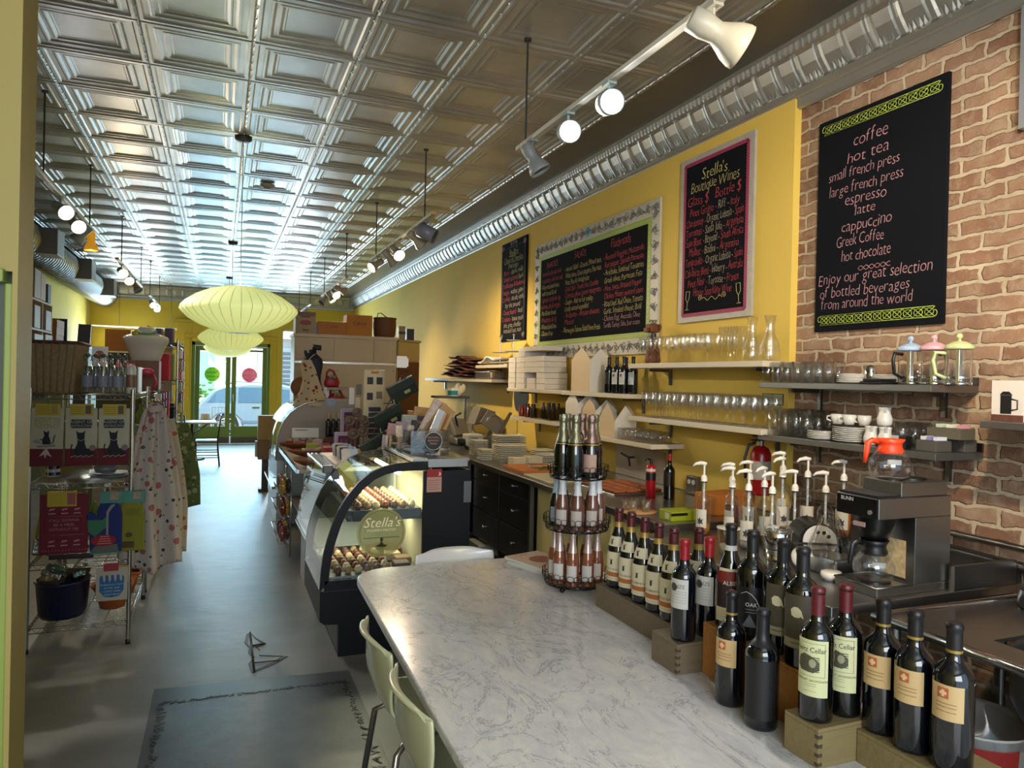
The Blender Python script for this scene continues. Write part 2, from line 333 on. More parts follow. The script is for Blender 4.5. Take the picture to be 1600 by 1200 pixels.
struct('wall_left', MB().box(XL-.15, XL, YR, YB, 0, ZC+.1), mat('#d8c462', .75, noise=.05, scale=2, spec=.15))
BY = mat('#d6bd48', .75, noise=.05, scale=2)
wb = MB()
for (a, b, z0, z1) in ((XL, -2.4, 0, 3.7), (-2.4, -1.0, 0, 1.0), (-2.4, -1.0, 2.62, 3.7), (-1.0, -.62, 0, 3.7), (-.62, 1.12, 2.42, 3.7), (1.12, 1.38, 0, 3.7), (1.38, 2.6, 0, .8), (1.38, 2.6, 2.8, 3.7), (2.6, XB, 0, 3.7)): wb.box(a, b, YB, YB+.2, z0, z1)
struct('wall_back', wb, BY)
struct('trim_5', MB().box(-.95, -.62, YB-.09, YB, 0, 2.86).box(1.12, 1.40, YB-.09, YB, 0, 2.86).box(-.619, 1.119, YB-.09, YB, 2.42, 2.86).box(-1.0, 1.45, YB-.13, YB, 2.861, 2.93), mat('#d2b43a', .5), bevel=.008)
struct('trim_6', MB().box(-.78, -.66, YB-.11, YB-.0905, 0, 2.5).box(1.16, 1.28, YB-.11, YB-.0905, 0, 2.5).box(-.78, 1.28, YB-.11, YB-.0905, 2.501, 2.6), mat('#c9a92e', .5), bevel=.01)
GRN = mat('#6f8226', .45)
struct('door_frame', MB().box(-.62, -.55, YB-.06, YB+.12, 0, 2.42).box(1.06, 1.12, YB-.06, YB+.12, 0, 2.42).box(-.62, 1.12, YB-.06, YB+.12, 2.34, 2.42), GRN, bevel=.004)
def leaf(n, x0, x1):
    d = struct(n, MB().box(x0, x0+.10, YB, YB+.05, .02, 2.33).box(x1-.10, x1, YB, YB+.05, .02, 2.33).box(x0+.1, x1-.1, YB, YB+.05, 2.22, 2.33).box(x0+.1, x1-.1, YB, YB+.05, .16, .42), GRN, bevel=.004)
    put('kick_plate', MB().box(x0, x1, YB-.005, YB+.055, .02, .16), mat('#57514a', .5), d); put('glass_pane', MB().box(x0+.1, x1-.1, YB+.02, YB+.026, .42, 2.22), PANE, d); return d
d1 = leaf('door_1', -.545, .232); d2 = leaf('door_2', .262, 1.055)
put('closer', MB().box(.1, .23, YB-.06, YB, 2.26, 2.31), CHROME, d1); put('closer', MB().box(.5, .95, YB-.06, YB, 2.26, 2.31), CHROME, d2)
put('handle', MB().tube([(.30, YB, 1.0), (.30, YB-.06, 1.0), (.30, YB-.06, 1.2), (.30, YB, 1.2)], .012), CHROME, d2)
def decal(x, z, col, lab, a, b):
    t = thing('window_sticker', lab, 'sticker', (x, YB+.012, z)); put('disc', MB().cyl((0, 0, 0), .17, .003, 40, M=T(rx=PI/2)), glass(tuple(x**.5*.8 for x in lin(col)), 1.1, .4, .3), t)
    m = MB(); write(m, a, 0, .02, .1, T(0, -.006, 0, rz=PI, rx=PI/2) @ T(ry=0) if 0 else face((0, -.006, 0), '-Y') @ Matrix.Scale(-1, 4, (1, 0, 0)), shear=.3)
    write(m, b, 0, -.07, .07, face((0, -.006, 0), '-Y') @ Matrix.Scale(-1, 4, (1, 0, 0))); put('lettering', m, mat('#3a3f1a' if col == '#86b52d' else '#f3d9dc', .6), t)
decal(-.17, 1.66, '#86b52d', 'round green sticker with reversed lettering on the glass of the front door', 'hours', 'Gourmet')
decal(.66, 1.66, '#c4546a', 'round pink sticker with reversed shop name on the glass of the front door', "Stella's", 'modern pantry')
struct('window_1', MB().box(-2.4, -2.34, YB, YB+.1, 1, 2.62).box(-1.06, -1, YB, YB+.1, 1, 2.62).box(-2.4, -1, YB, YB+.1, 2.56, 2.62).box(-2.4, -1, YB, YB+.1, 1, 1.06), GRN)
struct('window_glass', MB().box(-2.34, -1.06, YB+.04, YB+.046, 1.06, 2.56).box(1.42, 2.56, YB+.04, YB+.046, .84, 2.76), PANE)
struct('window_2', MB().box(1.38, 1.42, YB, YB+.1, .8, 2.8).box(2.56, 2.6, YB, YB+.1, .8, 2.8).box(1.38, 2.6, YB, YB+.1, 2.76, 2.8).box(1.38, 2.6, YB, YB+.1, .8, .84), mat('#c9c9c4', .4))
# doorway beside the camera
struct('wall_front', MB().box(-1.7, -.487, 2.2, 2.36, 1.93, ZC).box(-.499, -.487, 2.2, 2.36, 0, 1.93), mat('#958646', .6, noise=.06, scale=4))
struct('door_frame', MB().box(-.517, -.4995, 2.205, 2.33, 0, 1.9).box(-1.7, -.515, 2.18, 2.36, 1.90, 1.935), mat('#7e8f3c', .5), bevel=.004)
struct('door_3', MB().box(-1.2, -.5175, 2.22, 2.26, 0.01, 1.9), mat('#1d2a16', .5))
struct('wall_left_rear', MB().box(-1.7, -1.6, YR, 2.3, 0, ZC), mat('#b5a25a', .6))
struct('trim_7', MB().box(XB-.05, XB, 1.90, 2.045, 2.80, ZC-.335), mat('#b9bcc4', .35, .7))
struct('baseboard_right', MB().box(XY-.02, XY, 3.4, YB, 0, .14), mat('#b89a2a', .5)); struct('baseboard_left', MB().box(XL, XL+.02, 2.4, YB, 0, .14), mat('#8e9a4a', .5))
# ---------------------------------------------------------------- track lights, pendant lanterns, ducts
BEIGE = mat('#a99f8c', .4); GREYP = mat('#8d8f8c', .4); TRK = mat('#c9c6b8', .45); RODM = mat('#2b2a28', .5)
LITN = mat('#ffffff', .4, emit=30, ecol='#f4f6ff'); LITW = mat('#ffffff', .4, emit=26, ecol='#ffd9a0'); DARKF = mat('#3a3a3a', .3)
def head(label, x, y, aim, kind, tz=3.03, power=45, lit=None, mcol=None, amber=False, size=1.0, bell=True):
    t = thing('spotlight', label, 'spotlight', (x, y, tz), 0); d = Vector(aim).normalized(); q = d.to_track_quat('Z', 'Y').to_matrix().to_4x4()
    m = mcol or BEIGE; put('stem', MB().cyl((0, 0, -.075), .008, .065, 10).box(-.022, .022, -.03, .03, -.012, .006), m, t)
    P = Matrix.Translation((0, 0, -.09)) @ q; s = size
    pr = [(0, -.075), (.03, -.075), (.036, -.07), (.038, -.03), (.034, -.005), (.032, .012), (.042, .035), (.055, .06), (.062, .085), (.0625, .1), (.058, .1), (.055, .085)] if bell else [(0, -.06), (.045, -.06), (.052, -.05), (.055, .08), (.051, .08), (.05, .07)]
    put('lamp_can', MB().lathe([(r*s, z*s) for r, z in pr], n=28, M=P), m, t)
    f = .086 if bell else .07
    put('lamp_face', MB().lathe([(.0, (f+.004)*s), (.03*s, (f+.003)*s), ((.055 if bell else .05)*s, (f-.002)*s)], n=28, M=P), (lit or DARKF), t)
    if lit:
        l = light('beam', 'SPOT', tuple((P @ Vector((0, 0, (f+.02)*s)))), power, WARM if lit is LITW else NEU, None, .05, angle=1.75, blend=.8, parent=t); l.rotation_euler = d.to_track_quat('-Z', 'Y').to_euler()
    return t
def track(label, x, y0, y1, rods, z=3.04):
    t = thing('light_track', label, 'light track', (x, y0, z)); put('rail', MB().box(-.018, .018, 0, y1-y0, -.012, .012), TRK, t, bevel=.003)
    put('end_cap', MB().box(-.02, .02, -.02, .0, -.014, .014), mat('#c79a4a', .5), t)
    for r in rods: put('hanger_rod', MB().cyl((0, r-y0, .013), .006, ZC-z-.025, 8).cyl((0, r-y0, ZC-z-.03), .022, .012, 12), RODM, t)
    return t
track('ceiling light track over the marble bar table', 1.6, .3, 3.93, (3.82, 1.6)); track('ceiling light track over the pastry case', 1.6, 5.75, 8.4, (6.02, 8.1))
track('ceiling light track over the beige cabinets', 1.58, 10.0, 12.6, (10.05, 12.3)); track('ceiling light track above the shop front, farthest on the counter side', 1.57, 14.1, 16.6, (14.2, 16.3))
track('ceiling light track over the gift shelves, beside the air duct', -1.18, 5.66, 8.1, (5.96, 7.9)); track('ceiling light track over the gift shelves, second along the duct', -1.18, 9.88, 12.9, (10.3, 12.7))
track('ceiling light track by the front window on the duct side', -1.18, 14.2, 16.6, (14.3, 16.4))
head('unlit grey spotlight pointing down over the coffee menu board', 1.6, 3.72, (.55, -.25, -1), 0, mcol=GREYP)
head('brightly lit white spotlight over the marble table, nearer the wine menu', 1.6, 3.27, (-.3, -.95, -.35), 0, lit=LITN, power=60, mcol=mat('#9fb0aa', .4), bell=False)
head('brightly lit white spotlight over the marble table, nearer the brick wall', 1.6, 2.86, (-.3, -.95, -.3), 0, lit=LITN, power=60, mcol=mat('#9fb0aa', .4), bell=False)
head('warm lit spotlight over the marble table aimed at the yellow wall', 1.6, .95, (.45, .8, -.40), 0, lit=LITW, power=120)
head('white lit spotlight over the marble table aimed at the brick wall', 1.6, .6, (.75, .6, -.42), 0, lit=LITN, power=80)
head('large unlit cream spotlight aimed at the brick wall', 1.6, 2.12, (.9, -.25, -.45), 0, mcol=mat('#b9b5a4', .4), size=1.25)
head('unlit tan spotlight on the pastry case track, nearest its end', 1.6, 6.35, (.8, .1, -.6), 0)
head('spotlight on the pastry case track showing a grey round back', 1.62, 6.05, (.95, -.6, -.55), 0, mcol=mat('#77757a', .4), bell=False, size=1.2)
head('glowing warm spotlight on the pastry case track', 1.6, 7.1, (.2, -.75, -.55), 0, lit=LITW, power=80)
head('tan spotlight beside the glowing one on the pastry case track', 1.6, 7.45, (.75, .2, -.7), 0, lit=LITW, power=110)
head('tan spotlight with pale face turned to the aisle on the pastry case track', 1.6, 8.0, (-.75, -.3, -.55), 0, lit=LITW, power=30)
for i, (y, a, l, lab) in enumerate(((10.6, (.9, -.3, -.4), None, 'round backed grey spotlight over the beige cabinets'), (11.1, (.2, -.8, -.5), LITW, 'glowing warm spotlight over the beige cabinets, upper of two'), (11.6, (.5, -.3, -.8), LITW, 'glowing warm spotlight over the beige cabinets, aimed at the wall'), (12.2, (-.6, -.4, -.7), None, 'unlit tan spotlight over the beige cabinets'))): head(lab, 1.58, y, a, 0, lit=l, power=60)
for i, (y, lab) in enumerate(((14.8, 'small lit spotlight above the shop front near the counter side'), (15.5, 'small unlit spotlight above the shop front'))): head(lab, 1.57, y, (.2, -.8, -.5), 0, lit=LITN if i == 0 else None, power=25, mcol=GREYP)
head('lit white spotlight over the gift shelves, first beside the duct', -1.18, 6.55, (.55, -.7, -.45), 0, lit=LITN, power=55, mcol=GREYP)
head('lit white spotlight over the gift shelves, second beside the duct', -1.18, 7.15, (.45, -.75, -.45), 0, lit=LITN, power=55, mcol=GREYP)
head('unlit grey spotlight over the gift shelves beside the amber one', -1.18, 7.6, (-.6, .1, -.7), 0, mcol=GREYP)
head('amber glowing bell shaped spotlight pointing straight down', -1.18, 8.0, (.02, 0, -1), 0, mcol=mat('#d79a2e', .5, emit=.35, ecol='#e09a20'), lit=LITW, power=30)
for y, a, lab in ((10.3, (.35, -.85, -.4), 'lit warm spotlight on the second duct side track, first of three'), (11.0, (.3, -.8, -.5), 'lit warm spotlight on the second duct side track, middle of three'), (11.9, (.5, -.3, -.8), 'tan spotlight on the second duct side track, last of three')): head(lab, -1.18, y, a, 0, lit=None if y > 11.5 else LITW, power=45)
for y, lab in ((14.7, 'lit white spotlight by the front window, nearer one'), (15.6, 'lit white spotlight by the front window, farther one')): head(lab, -1.18, y, (.35, -.8, -.5), 0, lit=LITN, power=45, mcol=GREYP)
# bubble lanterns
LANT = mat('#e3e6b4', .7, emit=.5, ecol='#dfe78a')
def lantern(label, y, z=2.215):
    t = thing('pendant_lantern', label, 'pendant lamp', (.143, y, z)); R, Hh = .465, .19
    pr = [(.055, Hh), (.13, Hh*.97), (.24, Hh*.82), (.34, Hh*.58), (.42, Hh*.28), (.455, Hh*.08), (.462, -.01), (.45, -Hh*.15), (.40, -Hh*.42), (.31, -Hh*.70), (.2, -Hh*.92), (.09, -Hh*1.02)]
    put('shade', MB().lathe(pr, n=64), LANT, t, solid=.003); b = MB()
    for i in range(36): a = 2*PI*i/36; b.tube([((r+.002)*math.cos(a), (r+.002)*math.sin(a), z_) for r, z_ in pr], .0016, 4)
    put('wire_ribs', b, mat('#77784a', .6), t); put('bottom_ring', MB().cyl((0, 0, -Hh*1.03), .088, .012, 32), mat('#3d4040', .5), t)
    put('cord', MB().cyl((0, 0, Hh), .004, ZC-z-Hh-.02, 8), mat('#c9c9c0', .6), t); put('ceiling_canopy', MB().lathe([(0, ZC-z-.055), (.05, ZC-z-.05), (.068, ZC-z-.035), (.068, ZC-z-.012), (.055, ZC-z-.008)], n=24), mat('#2c2620', .5), t)
    light('bulb', 'POINT', (0, 0, -.02), 65, (1, .95, .70), size=.2, parent=t); return t
lantern('big ribbed saucer paper lantern, nearest of the three over the aisle', 6.4); lantern('ribbed saucer paper lantern in the middle of the three over the aisle', 11.57); lantern('ribbed saucer paper lantern nearest the front door', 15.8)
t = thing('smoke_detector', 'small round smoke detector on the tin ceiling', 'smoke detector', (.42, 7.93, ZC)); put('housing', MB().lathe([(0, -.05), (.03, -.05), (.045, -.035), (.07, -.03), (.075, -.002)], n=24), mat('#8d8a80', .5), t)
# spiral duct with collar boxes
DUCT = mat('#a6a8a6', .36, .8)
t = thing('air_duct', 'galvanised spiral air duct along the wall above the gift shelves', 'air duct', (-2.42, 9.0, 3.37))
def df(u, v): y = u*9.45; r = .238+.016*math.sin(2*PI*(y/.13+v)); return (r*math.cos(2*PI*v), y, r*math.sin(2*PI*v))
put('spiral_pipe', MB().grid(df, 1000, 28), DUCT, t)
for y in (2.2, 4.9, 7.6): put('vent_box', MB().box(.16, .42, y-.22, y+.22, -.18, .16), mat('#7d756c', .45, .4), t, bevel=.006)
for y in (1.2, 3.6, 6.2, 8.6): put('hanger_strap', MB().cyl((.0, y, .24), .006, ZC-3.37-.26, 6), RODM, t)
# ---------------------------------------------------------------- marble bar table, stools, wine
def marble():
    m = bpy.data.materials.new('marble'); m.use_nodes = True; nt = m.node_tree; b = nt.nodes['Principled BSDF']; b.inputs['Roughness'].default_value = .16
    tc = N(nt, 'ShaderNodeTexCoord'); mp = N(nt, 'ShaderNodeMapping'); mp.inputs['Rotation'].default_value = (0, 0, .6); mp.inputs['Scale'].default_value = (1.6, .8, 1); nt.links.new(tc.outputs['Object'], mp.inputs[0])
    n1 = N(nt, 'ShaderNodeTexNoise', i_Scale=3.2, i_Detail=12, i_Roughness=.68, i_Distortion=1.1); n2 = N(nt, 'ShaderNodeTexNoise', i_Scale=9, i_Detail=10, i_Roughness=.75, i_Distortion=.6)
    for n in (n1, n2): nt.links.new(mp.outputs[0], n.inputs['Vector'])
    ab = N(nt, 'ShaderNodeMath', operation='SUBTRACT'); ab.inputs[1].default_value = .5; a2 = N(nt, 'ShaderNodeMath', operation='ABSOLUTE'); nt.links.new(n1.outputs[0], ab.inputs[0]); nt.links.new(ab.outputs[0], a2.inputs[0])
    r1 = N(nt, 'ShaderNodeValToRGB'); e = r1.color_ramp.elements; e[0].position = 0; e[0].color = (*lin('#b3b4b7'), 1); e[1].position = .012; e[1].color = (1, 1, 1, 1); nt.links.new(a2.outputs[0], r1.inputs[0])
    r2 = N(nt, 'ShaderNodeValToRGB'); e = r2.color_ramp.elements; e[0].position = .3; e[0].color = (*lin('#b3b5b9'), 1); e[1].position = .6; e[1].color = (*lin('#d2d1cd'), 1); nt.links.new(n2.outputs[0], r2.inputs[0])
    mx = N(nt, 'ShaderNodeMix', data_type='RGBA', blend_type='MULTIPLY'); mx.inputs[0].default_value = .8; nt.links.new(r2.outputs[0], mx.inputs[6]); nt.links.new(r1.outputs[0], mx.inputs[7]); nt.links.new(mx.outputs[2], b.inputs['Base Color']); return m
TZ = .83
tb = thing('bar_table', 'long marble topped bar table with rounded corners', 'table')
def rc(x, y, r, a0, n=8): return [(x+r*math.cos(math.radians(a0+90*i/n)), y+r*math.sin(math.radians(a0+90*i/n))) for i in range(n+1)]
top = rc(1.46, 3.03, .17, 0)+rc(.72, 3.02, .17, 90)+rc(.66, .62, .17, 180)+rc(1.46, .62, .17, 270)
put('marble_top', MB().prism(top, TZ-.032, TZ), marble(), tb, bevel=.006)
for y in (1.1, 2.6): put('leg', MB().cyl((1.1, y, 0), .3, .02, 32).cyl((1.1, y, .02), .045, TZ-.062), STEELD, tb)
put('apron', MB().box(.85, 1.35, .9, 2.8, TZ-.06, TZ-.033), STEELD, tb)
SHELL = mat('#babd98', .22, coat=.4); LEGM = mat('#8b8a86', .25, .9)
def stool(label, loc, rz):
    t = thing('bar_chair', label, 'chair', loc, rz, 'shell chairs round the marble table')
    P = [(-.03, .27), (-.012, .265), (0, .24), (.012, .17), (.02, .11), (.035, .06), (.075, .018), (.14, 0), (.24, -.004), (.34, .008), (.39, .004), (.405, -.02)]
    Wd = [.17, .185, .195, .2, .195, .19, .195, .205, .21, .205, .19, .17]
    def fn(u, v):
        k = v*(len(P)-1); i = min(int(k), len(P)-2); f = k-i; x = P[i][0]*(1-f)+P[i+1][0]*f; z = P[i][1]*(1-f)+P[i+1][1]*f; w = Wd[i]*(1-f)+Wd[i+1]*f; s = 2*u-1
        bk = max(0, 1-v*2.2); return (x+.05*s*s*bk-.0, s*w, .60+z+.02*s*s*(1-bk)-(.03*s**4 if v < .1 else 0))
    put('seat_shell', MB().grid(fn, 14, 33), SHELL, t, solid=.012, sub=1)
    for sx, sy in ((.02, -.2), (.02, .2), (.42, -.2), (.42, .2)): put('leg', MB().tube([(.2+(sx-.2)*.45, sy*.6, .585), (.2+(sx-.2)*.8, sy*.82, .54), (sx-.04 if sx < .2 else sx+.02, sy*1.0, 0)], .0105, 10), LEGM, t)
    put('under_frame', MB().tube([(.09, -.12, .585), (.3, -.12, .585), (.3, .12, .585), (.09, .12, .585)], .01, 8, True), LEGM, t); return t
stool('cream shell chair under the marble table, standing nearer the pastry case', (.46, 2.29, 0), 0)
stool('cream shell chair under the marble table, standing on the worn floor patch side', (.46, 1.85, 0), 0)
stool('cream shell chair at the marble table of which only the backrest tip shows', (.415, 1.29, -.02), 0)
far = stool('white shell chair at the far end of the marble table facing the pastry case', (1.05, 3.28, 0), -PI/2)
for c in far.children:
    if c.name.startswith('seat_shell'): c.data.materials[0] = mat('#d2d2cc', .25, coat=.4)
DKG = mat('#050708', .06, spec=.6, coat=.5); DKB = mat('#070b12', .07, spec=.6, coat=.5)
def bprof(kind, h, r):
    if kind == 'bdx': q = [(0, .012), (.8, 0), (.95, .006), (1, .03), (1, .60), (.98, .64), (.88, .68), (.66, .715), (.48, .74), (.40, .775), (.375, .80), (.365, .955), (.42, .957), (.42, .985), (.365, .987), (.36, 1), (0, 1)]
    elif kind == 'bur': q = [(0, .012), (.85, 0), (.97, .006), (1, .03), (1, .42), (.96, .48), (.84, .56), (.66, .64), (.5, .70), (.41, .75), (.375, .80), (.36, .955), (.42, .957), (.42, .985), (.365, .987), (.36, 1), (0, 1)]
    else: q = [(0, .012), (.85, 0), (.97, .006), (1, .03), (1, .40), (.95, .47), (.80, .56), (.62, .65), (.48, .74), (.43, .82), (.42, .88), (.50, .90), (.50, .93), (.42, .95), (.47, .97), (.44, 1), (0, 1)]
    return [(a*r, b*h) for a, b in q]
def rad(pr, z):
    for (r0, z0), (r1, z1) in zip(pr[1:-1], pr[2:]):
        if z0 <= z <= z1 and z1 > z0: return r0+(r1-r0)*(z-z0)/(z1-z0)
    return pr[3][0]
def band(pr, z0, z1, a0, a1, off=.0006, n=20, m=6): return MB().grid(lambda u, v: (lambda z, a: ((rad(pr, z)+off)*math.cos(a), (rad(pr, z)+off)*math.sin(a), z))(z0+(z1-z0)*v, a0+(a1-a0)*u), n, m)
def bottle(name, label, cat, loc, kind, h, r, gm, cap=None, face_a=-2.9, labels=(), bands=(), extra=None, group=None):
    t = thing(name, label, cat, loc, 0, group); pr = bprof(kind, h, r); put('bottle_glass', MB().lathe(pr, n=32), gm, t)
    if cap: put('capsule', band(pr, cap[0]*h, h*.999, 0, 2*PI, .0007, 28, 14).cyl((0, 0, h*.997), .37*r, h*.004, 24), cap[1], t)
    for z0, z1, c in bands: put('neck_band', band(pr, z0*h, z1*h, 0, 2*PI, .0012, 28, 4), c, t)
    for z0, z1, w, c, da in labels:
        l = put('front_label', band(pr, z0*h, z1*h, face_a+da-w, face_a+da+w), c, t)
        if extra: extra(l, pr, face_a+da, z0*h, z1*h, r+.0012)
    return t
def ink(l, s, a, z, size, r, col='#2b2622', **k): put('lettering', wrap(MB(), s, a, z, size, r, **k), mat(col, .6), l)
def spot(pr, poly, a, z, r):
    P = []
    for (x0, y0), (x1, y1) in zip(poly, poly[1:]+poly[:1]):
        for k in range(3): P.append((x0+(x1-x0)*k/3, y0+(y1-y0)*k/3))
    n = len(P); cx = sum(p[0] for p in P)/n; cy = sum(p[1] for p in P)/n; vs = []; R = r+.0006
    for s in (1, .7, .4, .05): vs += [(R*math.cos(a+(cx+(x-cx)*s)/R), R*math.sin(a+(cx+(x-cx)*s)/R), z+cy+(y-cy)*s) for x, y in P]
    return MB().add(vs, [(q*n+i, q*n+(i+1) % n, (q+1)*n+(i+1) % n, (q+1)*n+i) for q in range(3) for i in range(n)]+[tuple(range(3*n, 4*n))])
def circ(r, n=20, sx=1, sy=1, cx=0, cy=0): return [(cx+r*sx*math.cos(2*PI*i/n), cy+r*sy*math.sin(2*PI*i/n)) for i in range(n)]
def lines(l, zs, a, w, r, col='#6a6253', t=.0007):
    b = MB()
    for z in zs: b.grid(lambda u, v: (r*math.cos(a-w+2*w*u), r*math.sin(a-w+2*w*u), z+t*(v-.5)), 6, 1)
    put('small_print', b, mat(col, .6), l)
CREAM = mat('#cfc7a8', .6); LWHITE = mat('#b9b9b2', .6); MAROON = mat('#4a0f18', .35); RED = mat('#8f0f1c', .35); BLKC = mat('#101012', .4); GOLD = mat('#a58a45', .4, .5)
def rh_x(txt):
    def f(l, pr, a, z0, z1, r):
        if z1-z0 < .05:
            put('emblem', spot(pr, [(-.006, .012), (-.002, .004), (-.004, -.010), (.004, -.010), (.003, .003), (.010, .012), (0, .006)], a, (z0+z1)/2, rad(pr, (z0+z1)/2)+.003), mat('#2a2420'), l); return
        put('emblem', spot(pr, [(-.008, .008), (-.003, .004), (-.004, -.012), (.004, -.012), (.004, .004), (.009, .008), (0, .005)], a+.1, z0+.072, r), mat('#2a2420'), l)
        ink(l, txt, a, z0+.039, .0105, r); put('orange_stripe', MB().grid(lambda u, v: (r*math.cos(a-1.2+2.4*u), r*math.sin(a-1.2+2.4*u), z0+.016+.016*v), 14, 1), mat('#a8622c', .6), l); lines(l, [z0+.008], a, .6, r)
    return f
GB = 'burgundy bottles in a row on the grey crate'
def rh(label, loc, txt): return bottle('wine_bottle', label, 'bottle', loc, 'bur', .295, .041, DKB, (.83, MAROON), -2.85, ((.10, .46, 1.25, CREAM, 0), (.53, .65, 1.1, CREAM, 0)), ((.765, .83, GOLD),), rh_x(txt))
CZ = .915
rh('maroon capped bottle on the long grey crate, beside the wire tier stand', (1.40, 2.348, CZ), 'COTES DU RHONE')
rh('maroon capped bottle on the long grey crate, second from the wire tier stand', (1.395, 2.253, CZ), 'COTES DU RHONE')
rh('maroon capped bottle on the long grey crate, third from the wire tier stand', (1.391, 2.157, CZ), 'CROZES HERMITAGE')
rh('maroon capped bottle on the long grey crate, fourth from the wire tier stand', (1.386, 2.061, CZ), 'CROZES HERMITAGE')
rh('maroon capped bottle on the long grey crate, fifth from the wire tier stand', (1.381, 1.969, CZ), 'COTES DU RHONE')
rh('maroon capped bottle on the grey crate half hidden behind a red capped bottle', (1.466, 1.95, CZ), 'COTES DU RHONE')
def pz(l, pr, a, z0, z1, r):
    put('emblem', spot(pr, circ(.012), a-.25, z1-.024, r), mat('#3a3b30'), l); ink(l, 'ONZE', a+.1, z0+.060, .016, r, '#5a5348'); lines(l, [z0+.05, z0+.043, z0+.034, z0+.026, z0+.018], a, .8, r)
for lab, p in (('red capped white label bottle standing alone at the front of the small crate', (1.296, 1.79, .92)), ('red capped wine bottle with white label, rear one beside the tan box', (1.389, 1.794, .92))):
    bottle('wine_bottle', lab, 'bottle', p, 'bdx', .298, .037, DKB, (.80, RED), -2.8, ((.33, .62, .95, LWHITE, 0),), (), pz)
def alb(l, pr, a, z0, z1, r):
    put('picture_panel', MB().grid(lambda u, v: (r*math.cos(a-.78+1.56*u), r*math.sin(a-.78+1.56*u), z0+.04+(z1-z0-.046)*v), 14, 1), mat('#241312', .5), l)
    put('red_sky', MB().grid(lambda u, v: ((r+.0004)*math.cos(a-.78+1.56*u), (r+.0004)*math.sin(a-.78+1.56*u), z1-.04+.034*v), 14, 1), mat('#6a1a12', .5), l)
    put('red_sun', spot(pr, circ(.0115), a+.3, z0+.086, r+.0008), mat('#d8381f', .5), l); ink(l, 'ALBE', a+.15, z0+.106, .017, r+.0012, '#cfc8b8'); lines(l, [z0+.03, z0+.022, z0+.014], a, .6, r)
bottle('wine_bottle', 'burgundy shaped bottle with a red sun label on the tan box', 'bottle', (1.392, 1.70, .98), 'bur', .296, .042, DKG, (.80, BLKC), -2.45, ((.07, .58, .85, CREAM, 0),), ((.745, .795, LWHITE),), alb)
def oak(l, pr, a, z0, z1, r):
    b = MB().tube([(r*math.cos(a+x), r*math.sin(a+x), z) for x, z in ((.85, z0+.01), (.85, z0+.06), (.8, z0+.08), (.6, z0+.098), (.3, z0+.112), (0, z0+.118), (-.4, z0+.11))], .0012, 4)
    put('label_border', b, mat('#b8b8b4', .5), l); ink(l, 'OAK', a+.3, z0+.078, .015, r, '#d8d8d4'); lines(l, [z0+.07, z0+.062], a+.3, .35, r, '#c8c8c4'); put('grey_mountain', spot(pr, [(-.02, 0), (.02, 0), (.004, .03), (0, .034)], a+.2, z0+.022, r), mat('#6c7376'), l)
bottle('wine_bottle', 'wide dark bottle with black arched label on the tan box', 'bottle', (1.385, 1.60, .98), 'bdx', .297, .042, DKG, (.80, BLKC), -2.6, ((.06, .50, 1.1, mat('#0c0d10', .35), 0),), (), oak)
def man(l, pr, a, z0, z1, r):
    put('pale_figure', spot(pr, [(-.012, -.008), (-.014, .006), (-.006, .014), (.004, .014), (.012, .006), (.018, -.014), (.012, -.008), (.006, -.012), (-.004, -.012)], a-.1, z0+.09, r), mat('#cfcaa6', .6), l)
    put('bottom_strip', MB().grid(lambda u, v: (r*math.cos(a-.98+1.96*u), r*math.sin(a-.98+1.96*u), z0+.002+.022*v), 14, 1), mat('#8f876c', .6), l); lines(l, [z0+.014], a, .4, r+.0005, '#3a342a', .002)
for lab, p in (('dark bottle with brown picture label on the tan box, next to the arched label', (1.392, 1.49, .98)), ('dark bottle with brown picture label, half hidden behind the front cellar bottle', (1.372, 1.44-.04, .98))):
    bottle('wine_bottle', lab, 'bottle', (p[0], p[1], p[2]), 'bdx', .296, .042, DKG, (.80, BLKC), -2.55, ((.17, .62, 1.0, mat('#4a4336', .55, noise=.35, scale=60), 0),), (), man)
def orn(l, pr, a, z0, z1, r):
    s = .0105; put('emblem', spot(pr, [(-s, -s), (s, -s), (s, s), (-s, s)], a-.12, z0+.055, r), mat('#b05a34', .6), l)
    put('cross', MB().add(*(lambda q: (q.v, q.f))(spot(pr, [(-.003, -.007), (.003, -.007), (.003, -.003), (.007, -.003), (.007, .003), (.003, .003), (.003, .007), (-.003, .007), (-.003, .003), (-.007, .003), (-.007, -.003), (-.003, -.003)], a-.12, z0+.055, r+.0004))), mat('#d8b98a', .6), l)
    lines(l, [z0+.034, z0+.027, z0+.018], a, .5, r, '#8a6a44', .0015)
TANL = mat('#c2a674', .6)
for lab, p in (('tan square emblem bottle standing on the marble in front of the tan box', (1.283, 1.557, TZ)), ('black capped bottle with tan emblem label on the long crate, next to the cellar bottles', (1.408, 1.191, .905)), ('black capped bottle with tan emblem label on the long crate, middle of three', (1.403, 1.106, .905)), ('black capped bottle with tan emblem label on the long crate, nearest the table end', (1.410, 1.022, .905))):
    bottle('wine_bottle', lab, 'bottle', p, 'bdx', .298, .039, DKB, (.80, BLKC), -2.85 if p[2] > .84 else -2.75, ((.36, .60, .85, TANL, 0),), ((.80, .82, GOLD),), orn)
bottle('wine_bottle', 'all black wine bottle with a plain black label standing on the marble', 'bottle', (1.272, 1.425, TZ), 'bdx', .292, .041, DKB, (.70, mat('#15161a', .45)), -2.5, ((.10, .60, 1.1, mat('#101115', .55), 0),), ())
